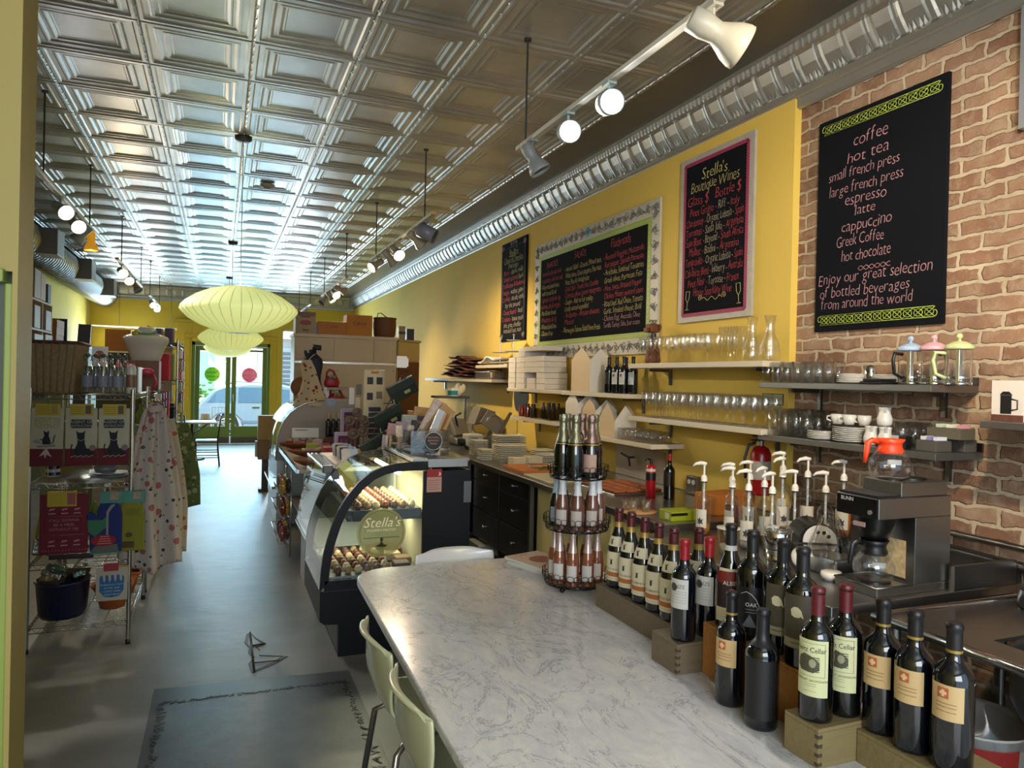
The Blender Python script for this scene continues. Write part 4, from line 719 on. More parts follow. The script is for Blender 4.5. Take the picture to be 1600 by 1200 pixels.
# far counter items
PAP = mat('#c7bb9b', .65); PLATE = mat('#ddd4ba', .4)
def sqplate(w, d, n, dz=.011):
    o = []
    for i in range(n): o.append(MB().prism(rrect(w, d, .02), i*dz, i*dz+.004).ring(rrect(w*1.06, d*1.06, .03), rrect(w, d, .02), i*dz+.004, i*dz+.0085))
    return o
def rrect(w, d, r, n=4):
    o = []
    for cx, cy, a in ((w/2-r, d/2-r, 0), (-w/2+r, d/2-r, 90), (-w/2+r, -d/2+r, 180), (w/2-r, -d/2+r, 270)): o += [(cx+r*math.cos(math.radians(a+90*i/n)), cy+r*math.sin(math.radians(a+90*i/n))) for i in range(n+1)]
    return o
def stack(label, group, x, y, w, d, n, dz, z=CT, rz=0, m=PLATE, name='plate', cat='plate'):
    p = MB().prism(rrect(w*.86, d*.86, .02), 0, .003).ring(rrect(w, d, .03), rrect(w*.84, d*.84, .02), .006, .0105); o = tag(put(name, p, m), label, cat, group)
    rep(o, [(x+ry.uniform(-.003, .003), y+ry.uniform(-.003, .003), z+i*dz, rz) for i in range(n)], group)
stack('cream square plate in the small stack nearest the slicer', 'square plates by the slicer', 2.48, 6.98, .17, .17, 9, .0175)
stack('cream square plate in the low stack at the worktop edge', 'low stack of plates at the edge', 2.40, 6.56, .13, .16, 6, .0175)
stack('cream oblong plate in the big front stack on the worktop', 'big front plate stack', 2.60, 6.42, .30, .20, 9, .0175)
stack('cream oblong plate in the tall rear stack on the worktop', 'tall rear plate stack', 2.82, 7.0, .32, .22, 11, .0185)
stack('cream round edged dish in the stack by the wall', 'dishes by the yellow wall', 2.95, 6.45, .2, .2, 6, .0175)
stack('cream dish in the short stack beside the wall dishes', 'short dish stack by the wall', 2.90, 6.18, .19, .19, 5, .017)
t = thing('napkin_block', 'block of cream paper napkins beside the chopping board', 'napkins', (2.57, 6.02, CT)); put('front_block', MB().box(-.12, .0, -.075, .075, 0, .075), PAP, t, bevel=.006); put('rear_block', MB().box(.03, .17, -.06, .09, 0, .08), PAP, t, bevel=.006)
one('chopping_board', MB().box(-.19, .3, -.30, .16, 0, .025), wood('#b4692a', .15), 'orange wooden chopping board on the worktop', 'chopping board', (2.52, 5.75, CT), bevel=.004)
t = thing('glass_tray', 'clear rectangular tray lying on the chopping board', 'tray', (2.68, 5.60, CT+.0255)); put('base', MB().box(-.2, .16, -.14, .14, 0, .004), glass((.75, .72, .62), 1.6), t); put('rim', MB().tube([(-.2, -.14, .018), (.16, -.14, .018), (.16, .14, .018), (-.2, .14, .018)], .006, 6, True), glass((.8, .78, .7), 1.8), t)
one('steel_tray', MB().box(-.22, .22, -.24, .24, 0, .015), mat('#c5bc9a', .4), 'pale flat tray on the worktop nearer than the chopping board', 'tray', (2.52, 5.13, CT), bevel=.004)
t = thing('label_printer', 'white and grey label printer with a black roll on the far worktop', 'printer', (2.56, 7.5, CT)); put('body', MB().box(-.06, .12, -.1, .09, .04, .17), mat('#b5b1a0', .4), t, bevel=.012); put('base', MB().box(-.03, .12, -.09, .09, 0, .039), BLKC, t); put('screen', MB().box(-.02, .06, -.1015, -.1002, .08, .14), mat('#7f7f78', .3), t); put('roll', MB().cyl((0, 0, 0), .04, .07, 20, M=T(-.062, 0, .08, ry=-PI/2)), BLKC, t)
t = thing('meat_slicer', 'grey metal food slicer with angled blade on the far worktop', 'slicer', (2.78, 8.1, CT)); put('base', MB().box(-.25, .2, -.18, .18, 0, .10), mat('#8f8d86', .35, .6), t, bevel=.03); put('blade_guard', MB().cyl((0, 0, 0), .17, .025, 36, M=T(.08, -.06, .27, rx=PI/2-.25, rz=.5)), STEEL, t)
put('carriage', MB().box(-.15, .12, -.03, .02, .10, .30, M=T(-.12, -.12, .02, rz=.6, rx=-.4)), mat('#a09a8c', .35, .6), t, bevel=.01); put('handle', MB().tube([(-.2, -.1, .2), (-.25, -.15, .34), (-.2, -.2, .38)], .012, 8), BLKC, t)
put('hopper', MB().prism([(-.2, 0), (.1, 0), (.14, .14), (-.10, .2)], 0, .14, M=T(.02, -.2, .26, rx=PI/2, rz=.4)), mat('#6f675c', .4), t, bevel=.008)
t = thing('cheese_slicer', 'folding metal slicer with grey triangular arms on the far worktop', 'slicer', (2.80, 7.62, CT)); put('left_arm', MB().prism([(-.12, 0), (.14, 0), (.02, .22)], 0, .02, M=T(0, -.05, 0.001, rx=PI/2)), STEELD, t); put('tilted_tray', MB().box(-.13, .13, -.012, .012, 0, .18, M=T(.0, -.06, .22, ry=.6)), mat('#8a8178', .35, .5), t); put('right_arm', MB().prism([(0, 0), (.07, .03), (.2, .28), (.17, .29)], 0, .02, M=T(.06, -.09, .12, rx=PI/2)), STEELD, t); put('wire_loop', MB().tube([(.05+.11*math.cos(a), -.1, .24+.13*math.sin(a)) for a in [PI*i/12-.2 for i in range(12)]], .006, 6), CHROME, t)
one('mesh_basket', MB().box(-.16, .16, -.11, .11, 0, .16), mat('#55544c', .5, .5, noise=.8, scale=160), 'dark grey mesh basket behind the plate stacks', 'basket', (2.86, 7.30-.02, CT), bevel=.004)
t = thing('plastic_kettle', 'grey plastic lidded pot with blue insert beyond the printer', 'container', (2.70, 8.6, CT)); put('body', MB().lathe([(0, 0), (.12, 0), (.15, .05), (.15, .24), (.16, .25)], n=24), mat('#8f8a7c', .5), t); put('lid', MB().lathe([(.161, .2505), (.1, .28), (0, .29)], n=24), mat('#6c7a8c', .5), t)
t = thing('steel_rack', 'grey metal stand under the far shelf with jars', 'rack', (2.80, 8.95, CT)); put('top', MB().box(-.25, .2, -.12, .12, .52, .55), STEELD, t)
for x in (-.23, .18): put('post', MB().box(x-.012, x+.012, -.012, .012, 0, .519), STEELD, t)
# ---------------------------------------------------------------- wall shelves
SHW = mat('#c9bda4', .5); 
def shelf(label, y0, y1, z, x0=2.85, x1=XY, m=SHW, th=.035, steel=False):
    t = thing('wall_shelf', label, 'shelf', (x1, y0, z)); put('board', MB().box(x0-x1, -.001, 0, y1-y0, -th, 0), m, t, bevel=.003)
    for y in (.16, y1-y0-.16):
        put('bracket', MB().box(-.018, -.001, y-.012, y+.012, -th-.12, -th-.001).box((x0-x1)*.7, -.018, y-.006, y+.006, -th-.022, -th-.001), STEELD, t)
    if steel: put('raised_lip', MB().box(-.012, -.001, 0, y1-y0, .001, .04), STEELD, t)
    return t
ZA, ZB_, ZCs, ZD, ZE, ZF, ZG, ZH = 1.825, 1.435, 1.595, 1.245, 1.600, 1.305, 1.850, 1.685
shelf('cream wall shelf of glasses under the wine menu, upper', 3.25, 4.70, ZA); shelf('cream wall shelf of glasses under the wine menu, lower', 3.25, 4.68, ZB_)
shelf('cream wall shelf holding the big takeout box and red wine', 4.74, 5.84, ZCs); shelf('low cream wall shelf with flattened takeout boxes and small tumblers', 4.36, 5.83, ZD)
shelf('cream wall shelf stacked with white cake boxes', 5.87, 7.16, ZE); shelf('low cream wall shelf with jars below the cake boxes', 5.95, 7.05, ZF)
shelf('short wall shelf with the cake stands under the chocolate board', 7.18, 8.20, ZG); shelf('far wall shelf with the pile of dark sleeves', 7.65, 10.5, ZH)
STS = mat('#8d8d8b', .3, .9)
shelf('steel shelf on the brick wall carrying the french presses', 2.22, 3.30, 1.702, 2.87, XB, STS, .032, True); shelf('steel shelf on the brick wall carrying cups and creamers', 2.19, 3.30, 1.405, 2.87, XB, STS, .032, True); shelf('short steel shelf end with the french press box', 1.2, 2.0, 1.560, 2.87, XB, STS, .03)
# glassware
wg = tag(put('wine_glass', MB().lathe([(0, .0), (.031, .0), (.03, .003), (.004, .008), (.0035, .075), (.012, .082), (.03, .105), (.036, .135), (.034, .165), (.029, .19), (.028, .19), (.033, .165), (.035, .135), (.029, .107), (0, .084)], n=18), DRINK), 'clear stemmed wine glass in the rows on the lower cream shelf', 'wine glass')
rg2 = random.Random(9)
rep(wg, [(2.89+.082*j+rg2.uniform(-.004, .004), 3.36+.088*i+rg2.uniform(-.006, .006), ZB_) for j in range(3) for i in range(14)], 'wine glasses on the lower cream shelf')
w2 = dup(wg, (2.9, 3.6, ZA), 0, 'clear stemmed wine glass in the rows on the upper cream shelf', 'wine glasses on the upper cream shelf')
rep(w2, [(2.90+.085*j+rg2.uniform(-.004, .004), 3.82+.09*i+rg2.uniform(-.006, .006), ZA) for j in range(2) for i in range(7)]+[(2.89, 4.46, ZA), (2.89, 4.56, ZA)], 'wine glasses on the upper cream shelf')
fl = tag(put('flute_glass', MB().lathe([(0, 0), (.028, 0), (.027, .003), (.004, .008), (.0035, .07), (.014, .09), (.022, .14), (.021, .225), (.02, .225), (.02, .14), (0, .09)], n=16), DRINK), 'tall clear flute glass on the upper cream shelf', 'flute glass')
rep(fl, [(2.95+.07*(i % 2), 3.62+.06*(i//2), ZA) for i in range(6)], 'flutes on the upper cream shelf')
cf_ = tag(put('glass_carafe', MB().lathe([(0, .004), (.055, 0), (.062, .02), (.058, .09), (.03, .16), (.024, .21), (.036, .27), (.034, .27), (.022, .21), (.028, .16), (.055, .09), (0, .006)], n=20), DRINK), 'clear glass carafe at the brick end of the upper cream shelf', 'carafe'); rep(cf_, [(2.98, 3.34, ZA), (2.97, 3.48, ZA)], 'carafes on the upper cream shelf')
rep(tumbler('tumbler_glass', 'small clear tumbler in the rows on the low cream shelf', .026, .031, .085), [(2.89+.072*j, 4.42+.072*i, ZD) for j in range(3) for i in range(7)], 'tumblers on the low cream shelf')
rep(tumbler('tumbler_glass', 'clear tumbler on the steel shelf beside the plate stack, upper shelf', .031, .035, .115), [(2.92+.077*j, 2.90+.077*i+.01*j, 1.7025) for j in range(3) for i in range(6)], 'tumblers on the upper steel shelf')
rep(tumbler('highball_glass', 'tall clear glass on the lower steel shelf at the yellow wall end', .033, .038, .15), [(2.92+.082*j, 2.98+.08*i, 1.4055) for j in range(3) for i in range(4)], 'tall glasses on the lower steel shelf')
rep(tumbler('tumbler_glass', 'clear tumbler behind the creamers on the lower steel shelf', .031, .035, .12), [(3.04, 2.43, 1.4055), (3.06, 2.51, 1.4055), (3.12, 2.45, 1.4055)], 'tumblers behind the creamers')
CHINA = mat('#c9c7c0', .25)
def plates(label, x, y, z, r, n, dz, group, m=CHINA): rep(tag(put('plate', MB().lathe([(0, 0), (r*.6, 0), (r, .009), (r, .012), (r*.6, .003), (0, .003)], n=28), m), label, 'plate', group), [(x, y, z+i*dz) for i in range(n)], group)
plates('small white saucer in the stack on the upper steel shelf', 3.0, 2.76, 1.7025, .075, 5, .0095, 'saucers on the upper steel shelf'); plates('small white saucer in the lower pile beside the french presses', 3.06, 2.61, 1.7025, .07, 5, .009, 'saucers beside the presses')
plates('small white plate in the low stack in front of the tall glasses', 2.95, 2.90, 1.4055, .075, 5, .009, 'low plate stack'); plates('white plate in the tall stack under the cups', 2.99, 2.735, 1.4055, .10, 8, .0095, 'tall plate stack')
def cup(name, label, cat, pr, loc, rz, hp, sp=None, group=None):
    t = thing(name, label, cat, loc, rz, group); put('body', MB().lathe(pr, n=24), CHINA, t); put('handle', MB().tube(hp, .0045, 6), CHINA, t)
    if sp: put('spout', MB().prism(sp, -.006, .006, M=T(rx=PI/2)), CHINA, t)
    return t
c0 = cup('coffee_cup', 'white coffee cup on the tall plate stack', 'cup', [(0, .004), (.022, 0), (.03, .02), (.034, .05), (.032, .05), (.028, .02), (0, .006)], (2.96, 2.735, 1.4945), 2.6, [(.033, 0, .04), (.05, 0, .038), (.052, 0, .022), (.031, 0, .014)], None, 'cups on the plate stack')
for p in ((2.95, 2.80, 1.4945), (2.99, 2.67, 1.4945)): dup(c0, p, ry.uniform(2, 4))
for i, (p, lab) in enumerate((((2.93, 2.575, 1.4055), 'white milk jug on the lower steel shelf, beside the plates'), ((2.93, 2.495, 1.4055), 'white milk jug on the lower steel shelf, beside the salt shaker'), ((2.97, 2.535, 1.4985), 'white milk jug balanced on top of the other two jugs'))):
    cup('milk_jug', lab, 'jug', [(0, .004), (.026, 0), (.034, .015), (.035, .04), (.026, .065), (.027, .085), (.03, .092), (.028, .092), (.024, .065), (0, .008)], p, .8, [(.026, .0, .082), (.05, 0, .08), (.054, 0, .05), (.034, 0, .028)], [(-.024, .085), (-.045, .093), (-.026, .065)])
t = thing('sugar_shaker', 'chrome domed sugar shaker on the upper steel shelf', 'shaker', (3.0, 2.685, 1.755)); t.location = (3.03, 2.675, 1.7025+.001); put('dome', MB().lathe([(0, .0), (.03, 0), (.032, .045), (.03, .075), (.018, .092), (0, .096)], n=20), CHROME, t)
one('dark_tray', MB().box(-.09, .05, -.055, .055, 0, .012).box(-.08, .04, -.045, .045, .012, .026), mat('#17171a', .3), 'small dark tray on the upper steel shelf beside the presses', 'tray', (2.95, 2.535, 1.7025), bevel=.004)
t = thing('salt_shaker', 'square salt and pepper holder on the lower steel shelf', 'shaker', (2.92, 2.40, 1.4055)); put('white_half', MB().box(-.02, .02, .0, .036, 0, .06), mat('#aaa9a6', .4), t, bevel=.003); put('dark_half', MB().box(-.02, .02, -.036, -.001, 0, .06), BLKC, t, bevel=.003); put('glass_jar', MB().lathe([(0, .0605), (.018, .0605), (.018, .09), (0, .1)], n=14), DRINK, t)
BOXG = mat('#55503f', .5)
for i, (p, w, lab, cols) in enumerate((((2.97, 2.275, 1.4055), .10, 'dark packet caddy at the shelf front holding white and violet sachets', ('#c9c9d6', '#7a7ab0', '#d0ccd4')), ((3.05, 2.255, 1.462), .16, 'olive packet caddy raised behind with pink sachets', ('#c98a95', '#d3d3c4', '#b9c9b0')), ((2.99, 2.22-.025+.06-.13, 1.4055), .0, '', ()))):
    if not w: continue
    t = thing('sachet_caddy', lab, 'caddy', p); put('box', MB().box(-.05, .05, -w/2, w/2, 0, .05), BOXG if i else mat('#4a4640', .5), t, bevel=.003)
    for k, c in enumerate(cols): put('sachet', MB().box(-.03, .03, -w/2+.01+k*w/3.2, -w/2+.03+k*w/3.2, .0505, .066), mat(c, .6), t)
t = thing('sachet_caddy', 'dark packet caddy at the shelf corner holding pink and blue sachets', 'caddy', (3.0, 2.19+.0, 1.4055)); t.location = (3.09, 2.245-.0, 1.4055)
t.location = (2.95, 2.2-.0, 1.4055) if 0 else (3.10, 2.25, 1.4055); put('box', MB().box(-.04, .04, -.055, .055, 0, .055), mat('#4a4640', .5), t, bevel=.003)
def press(label, y, col, hcol, dark):
    t = thing('french_press', label, 'french press', (2.99, y, 1.7025)); r = .047; m = mat(col, .4)
    put('glass_beaker', MB().lathe([(r*.98, .008), (r, .02), (r, .155), (r+.003, .16)], n=28), DRINK, t); put('base_ring', MB().lathe([(0, 0), (r+.004, 0), (r+.004, .014), (0, .014)], n=28), CHROME, t)
    for i in range(4): a = .5+i*PI/2; put('frame_strip', MB().box(-.005, .005, -.001, .001, .0, .15, M=T((r+.003)*math.cos(a), (r+.003)*math.sin(a), .005, rz=a+PI/2)), CHROME, t)
    put('plunger', MB().cyl((0, 0, .02), .003, .15, 8).cyl((0, 0, .03), r*.93, .008, 24), CHROME, t)
    put('lid', MB().lathe([(r+.008, .158), (r+.012, .166), (r+.006, .176), (r*.6, .19), (.006, .195), (.005, .203), (.012, .208), (.014, .216), (.009, .226), (0, .228)], n=28), m, t)
    put('handle', MB().tube([(-.2*r, r, .14), (-.25*r, r+.04, .145), (-.3*r, r+.05, .11), (-.25*r, r+.04, .05), (-.2*r, r, .03)], .008, 8, M=T(rz=hcol)), m if not dark else BLKC, t)
press('french press with a pale blue lid on the steel shelf', 2.42, '#9db4cf', 1.3, True); press('french press with a pink lid on the steel shelf', 2.30, '#cf9da6', -1.6, True); press('french press with a pale green lid and green handle', 2.175+.005, '#b6c08a', .5, False)
t = thing('press_box', 'white carton printed with a black french press at the shelf end', 'carton', (2.97, 1.94, 1.5605)); put('carton', MB().box(-.03, .03, -.07, .06, 0, .165), mat('#cfc7bd', .5), t, bevel=.002)
b = MB(); Fm = face((-.0305, 0, .03), '-X'); b.prism([(-.022, .0), (.022, .0), (.022, .075), (-.022, .075)], 0, .001, M=Fm).prism([(-.026, .076), (.026, .076), (.012, .09), (-.012, .09)], 0, .001, M=Fm).tube([tuple(Fm @ Vector(q)) for q in ((.022, .06, 0), (.045, .055, 0), (.045, .02, 0), (.022, .015, 0))], .003, 6); put('press_picture', b, BLKC, t); put('bean_strip', MB().box(-.0308, -.0302, -.069, .059, .0, .026), mat('#5a3424', .6, noise=.6, scale=80), t)
# takeout boxes, cake boxes, bottles on the yellow wall shelves
KR = mat('#cdb58f', .6); KW = mat('#d9d2c4', .55)
def noodle(label, loc, w, d, h, rz=0, fl=.10, kraft=True):
    t = thing('takeout_box', label, 'takeout box', loc, rz); put('carton', MB().box(-w/2, w/2, -d/2, d/2, 0, h), KW, t, bevel=.002)
    for s in (-1, 1):
        put('long_flap', MB().add([(s*w/2, -d/2, h), (s*w/2, d/2, h), (s*w/2*.96, d*.28, h+fl*.55), (s*w/2*.93, 0, h+fl), (s*w/2*.96, -d*.28, h+fl*.55)], [(0, 1, 2, 3, 4)]), KR if kraft else KW, t, solid=.002)
        put('end_flap', MB().add([(-w/2, s*d/2, h), (w/2, s*d/2, h), (0, s*d/2*.94, h+fl*.9)], [(0, 1, 2)]), KW, t, solid=.002)
    put('kraft_side', MB().box(-w/2-.0012, -w/2-.0002, -d/2, d/2, .002, h), KR if kraft else KW, t); return t
noodle('big opened takeout box with pointed flaps on the shelf beside the wine', (2.965, 5.50, ZCs), .20, .34, .27, 0, .11)
bd = thing('cardboard_sign', 'brown cardboard sign offering a discount behind the takeout box', 'sign', (3.04, 5.83-.06, ZCs)); put('card', MB().box(-.008, 0, -.07, .13, 0, .30), KR, bd); m = MB(); write(m, '25% OFF', -.02, .20, .036, face((-.0085, .02, 0), '-X')); put('lettering', m, BLKC, bd); m = MB(); write(m, 'ALL', -.05, .15, .036, face((-.0085, .02, 0), '-X')); put('lettering', m, mat('#9a2a1c', .6), bd)
noodle('opened takeout box with white pointed flaps at the jar end of the low shelf', (2.97, 5.66, ZD), .20, .24, .25, 0, .09, False); noodle('opened takeout box second on the low shelf', (2.98, 5.36, ZD), .20, .24, .20, 0, .10); noodle('opened takeout box beside the small tumblers on the low shelf', (2.99, 5.08, ZD), .20, .26, .13, 0, .14)
for i, (y, x, lab) in enumerate(((5.09, 2.91, 'dark wine bottle with black label next to the takeout box'), (5.03, 3.03, 'plain dark wine bottle behind the shelf row'), (4.97, 2.91, 'wine bottle with white label and red seal on the cream shelf, first'), (4.86, 2.91, 'wine bottle with white label and red seal on the cream shelf, second'), (4.92, 3.03, 'wine bottle with dark red cap at the back of the shelf row'), (4.79, 2.95, 'wine bottle with pale label at the shelf end behind the glasses'))):
    bottle('wine_bottle', lab, 'bottle', (x, y, ZCs), 'bdx', .29, .037, DKB, (.80, BLKC if i != 4 else MAROON), PI+.3, ((.25, .58, .85, mat('#101114', .5) if i < 2 else LWHITE, 0),), (), (lambda l, pr, a, z0, z1, r: put('seal', spot(pr, circ(.012), a, z0+.07, r), mat('#7c3a26', .6), l)) if i in (2, 3) else None)
# cake boxes, individually
CB = mat('#d8d0c2', .55)
def cbox(label, x, y, z, w, d, h, group):
    return one('cake_box', MB().box(-d/2, d/2, -w/2, w/2, 0, h), CB, label, 'box', (x, y, z), ry.uniform(-.02, .02), group, bevel=.003)
for c, (y, n, w) in enumerate(((7.06, 6, .19), (6.83, 7, .22), (6.56, 2, .20), (6.32, 3, .20))):
    nm = ('first pile, nearest the chocolate board', 'second and tallest pile', 'third pile, lowest', 'fourth pile, beside the discount sign')[c]
    for k in range(n): cbox('white cake box on the wall shelf in the %s' % nm, 2.98, y, ZE+k*.0535, w, .24, .052, 'cake boxes in the %s' % nm)
for k in range(3): cbox('long white cake box bridging the lower piles on the wall shelf', 2.98, 6.48, ZE+.1620+k*.0535, .46, .24, .052, 'long cake boxes across the piles')
cbox('topmost long cake box on the wall shelf, pushed sideways', 2.98, 6.62, ZE+.3762, .62, .22, .045, None)
t = thing('hanging_slate', 'small dark shield shaped slate hung on the wall below the cake boxes', 'slate', (XY-.006, 7.42, 1.44)); put('slate', MB().prism([(.20*x, .14*y) for x, y in ((-1, .9), (-.5, 1), (.5, 1), (1, .9), (1.05, .3), (.9, -.4), (.65, -.75), (.35, -.8), (.12, -1.25), (-.12, -1.25), (-.35, -.8), (-.65, -.75), (-.9, -.4), (-1.05, .3))], 0, .006, M=face((.005, 0, 0), '-X')), mat('#2b2f2f', .6), t)
put('cord', MB().tube([(-.002, .16, .12), (-.002, 0, .16), (-.002, -.16, .12)], .003, 5), WHITE, t)
JR = [('#7a2a1a', .10), ('#8a3a20', .09), ('#602018', .12), ('#a04020', .08), ('#30281c', .12)]
for i, (c, h) in enumerate(JR):
    t = thing('spice_jar', 'small jar number %s on the low shelf by the slate' % ('one with red seeds', 'two with rusty powder', 'three with dark red sauce', 'four with orange powder', 'five with black lid')[i].split(' ', 1)[0], 'jar', (2.93+.05*(i % 2), 6.93-.075*i, ZF)); t['label'] = ('jar of red seeds nearest the slate', 'jar of rusty powder second from the slate', 'taller jar of dark red sauce on the low shelf', 'short jar of orange powder on the low shelf', 'black lidded jar beside the clear bin on the low shelf')[i]
    put('glass_jar', MB().lathe([(0, 0), (.028, 0), (.03, .01), (.03, h*.8), (.022, h)], n=16), mat(c, .2, coat=.4), t); put('lid', MB().cyl((0, 0, h), .024, .02, 16), BLKC if i > 1 else mat('#8a1c1c', .4), t)
t = thing('clear_bin', 'clear scoop bin of bottles on the low shelf beside the jars', 'bin', (2.98, 6.33, ZF)); put('bin', MB().prism([(-.1, 0), (.1, 0), (.12, .13), (-.12, .10)], -.17, .17, M=T(rx=PI/2)), glass((.62, .6, .5), 1.7), t)
for i in range(6): put('bottle_inside', MB().lathe([(0, 0), (.024, 0), (.024, .1), (.01, .13), (.01, .16), (0, .16)], (-.04+.07*(i % 2), -.12+.1*(i//2), .005), 14), mat('#3a3020', .3), t)
def tier(label, x, y, n):
    t = thing('cake_stand', label, 'cake stand', (x, y, ZG)); put('pole', MB().cyl((0, 0, 0), .006, .32, 10), CHROME, t); put('finial', MB().ball((0, 0, .33), .014, 10), CHROME, t)
    for i in range(n): put('plate', MB().lathe([(.007, .02+.12*i), (.10-.02*i, .02+.12*i), (.12-.02*i, .03+.12*i), (.12-.02*i, .033+.12*i), (.007, .024+.12*i)], n=24), CHINA, t)
tier('tiered white cake stand on the short wall shelf, nearer the cake boxes', 2.98, 7.32, 3); tier('tiered white cake stand on the short wall shelf, farther one', 2.98, 7.72, 2)
one('paper_bundle', MB().grid(lambda u, v: ((v-.5)*.22, (u-.5)*.5, .05+.045*math.sin(u*5+v*2)*(1-abs(u-.5))), 20, 6), KW, 'crumpled white paper bundle at the far end of the cake stand shelf', 'paper', (2.98, 7.94, ZG+.005), solid=.02)
DS = mat('#7a4a34', .6)
for i in range(9): one('folded_sleeve', MB().grid(lambda u, v: ((v-.5)*.22, (u-.5)*(1.15 if i < 7 else .7), .012+.018*math.sin(u*9+i*1.3)), 24, 2), DS, 'brown folded cardboard sleeve in the wavy pile on the far wall shelf', 'cardboard sleeve', (2.99, 9.25-.06*i+(.3 if i == 8 else 0), ZH+.03+.030*i), ry.uniform(-.05, .05), 'folded sleeves on the far wall shelf', solid=.006)
one('wrapped_package', MB().box(-.1, .1, -.28, .28, 0, .10), glass((.6, .57, .5), 1.8, .15), 'clear wrapped package at the near end of the far wall shelf', 'package', (2.98, 8.05, ZH), bevel=.02)
t = thing('dog_bottle_holder', 'brown wooden dog figure bottle holder among the wine glasses', 'figurine', (3.0, 4.60, ZA)); W_ = wood('#6a3a1c', .2); put('body', MB().lathe([(0, 0), (.055, 0), (.058, .03), (.05, .10), (.03, .15), (.026, .17)], n=24), W_, t); put('neck', MB().cyl((0, 0, .171), .022, .06, 16), BLKC, t); put('head', MB().box(-.05, .035, -.04, .04, .235, .30), W_, t, bevel=.012); put('snout', MB().box(-.075, -.051, -.022, .022, .235, .27), W_, t, bevel=.006)
for s in (-1, 1): put('ear', MB().ball((.02, s*.055, .275), .02, 10, (.6, .6, 1.2)), W_, t)
# under shelf H: fluffy shells, books
for i in range(4): one('shell_ornament', MB().lathe([(0, 0), (.03, .02), (.05, .10), (.03, .17), (0, .19)], n=14, M=T(ry=.5)), mat('#b9ad92', .6), 'pale fluted ornament in the row under the far wall shelf', 'ornament', (2.74+.03*i, 9.25-.16*i, CT+.551) if i > 1 else (2.75, 9.2-.16*i, CT+.0), 0, 'fluted ornaments under the far shelf')
t = thing('teal_label_box', 'white box with a teal label under the far wall shelf', 'box', (2.80, 8.88, CT+.551)); put('carton', MB().box(-.06, .06, -.08, .08, 0, .10), KW, t); put('teal_label', MB().box(-.0615, -.0602, -.075, .075, .01, .07).box(-.061, .055, -.0815, -.0802, .01, .07), mat('#1f7f86', .5), t)
# ---------------------------------------------------------------- chalk boards
CH = {'p': '#b9898f', 'r': '#b83a48', 'y': '#bdb26c', 'w': '#b3a98c', 'b': '#d0ca74'}
BB = mat('#14151a', .9, noise=.15, scale=4, spec=.08)
HR = random.Random(77)
def chalk(par, M, items):            # each word drawn letter by letter with a small wobble, like a hand with a chalk pen
    mbs = {}
    for segs, x, y, size, wl, sh, al in items:
        gl = []; pen = 0
        for s, c in segs:
            for ch in s.strip():
                if ch == ' ': pen += size*.27; continue
                v, f = text(ch, size, shear=sh, align='LEFT', thin=.017); a = min(p[0] for p in v); e = max(p[0] for p in v); gl.append((v, f, c, pen-a)); pen += e-a+size*.055
            pen += size*.27
        pen -= size*.27; k = wl/pen; x0 = x-wl/2 if al == 'C' else x
        for v, f, c, dx in gl:
            r = HR.uniform(-.07, .07); dy = HR.uniform(-.05, .05)*size; q = HR.uniform(.9, 1.1)
            mbs.setdefault(c, MB()).add([(x0+k*(p[0]+dx), y+dy+q*p[1]+r*p[0]*.6, 0) for p in v], f, M)
    for c, b in mbs.items(): put('lettering', b, mat(CH[c], .8), par)
def curl(cx, cy, r, a0, dirn, turns=1.4, n=18): return [(cx+r*(1-i/n*.85)*math.cos(a0+dirn*2*PI*turns*i/n), cy+r*(1-i/n*.85)*math.sin(a0+dirn*2*PI*turns*i/n)) for i in range(n+1)]
def tubes(par, name, paths, rad_, m, M, closed=False):
    b = MB()
    for p in paths: b.tube([tuple(M @ Vector((x, y, .001))) for x, y in p], rad_, 4, closed)
    put(name, b, m, par)
# coffee menu on brick
w, h = .792, 1.19; t = thing('coffee_board', 'black coffee menu chalkboard on the brick wall', 'chalkboard', (XB-.022, 2.785, 2.592)); put('board', MB().box(0, .02, -w/2, w/2, -h/2, h/2), BB, t, bevel=.002); M = face((-.001, 0, 0), '-X')
I = lambda s, u, v, sz, wd, c='p': ([(s, c)], (u-.5)*w, (.5-v)*h-sz*.3, sz*.88, wd*w, .12, 'C')
chalk(t, M, [I('coffee', .45, .135, .115, .28), I('hot tea', .43, .21, .105, .34), I('small french press', .39, .275, .10, .58), I('large french press', .41, .345, .10, .60), I('espresso', .42, .405, .10, .34), I('latte', .42, .46, .09, .17), I('cappuccino', .43, .525, .10, .41), I('Greek Coffee', .38, .59, .10, .39), I('hot chocolate', .43, .66, .10, .40), I('Enjoy our great selection', .48, .755, .105, .90), I('of bottled beverages', .41, .82, .10, .73), I('from around the world', .43, .875, .10, .74)])
tubes(t, 'flourish', [[(-.10+.2*i/20, -.27+.012*math.sin(i*.9)) for i in range(21)], [(-.10+.2*i/20, -.27-.012*math.sin(i*.9)) for i in range(21)]], .0016, mat(CH['p'], .8), M)
for y in (.50*h-.055, -.5*h+.06):
    P = [[(-.36+.006, y-.026), (.35, y-.026)], [(-.354, y+.026), (.35, y+.026)], curl(-.354, y, .026, PI/2, 1, .5), curl(.35, y, .026, -PI/2, 1, .5)]
    for i in range(12):
        x = -.325+.0591*i; P += [[(x+.024*math.cos(q), y+.018*math.sin(q)) for q in [PI*j/6 for j in range(13)]], [(x-.03, y-.024), (x+.03, y+.024)], [(x-.03, y+.024), (x+.03, y-.024)]]
    tubes(t, 'chain_ornament', P, .0022, mat('#9fae3f', .7), M)
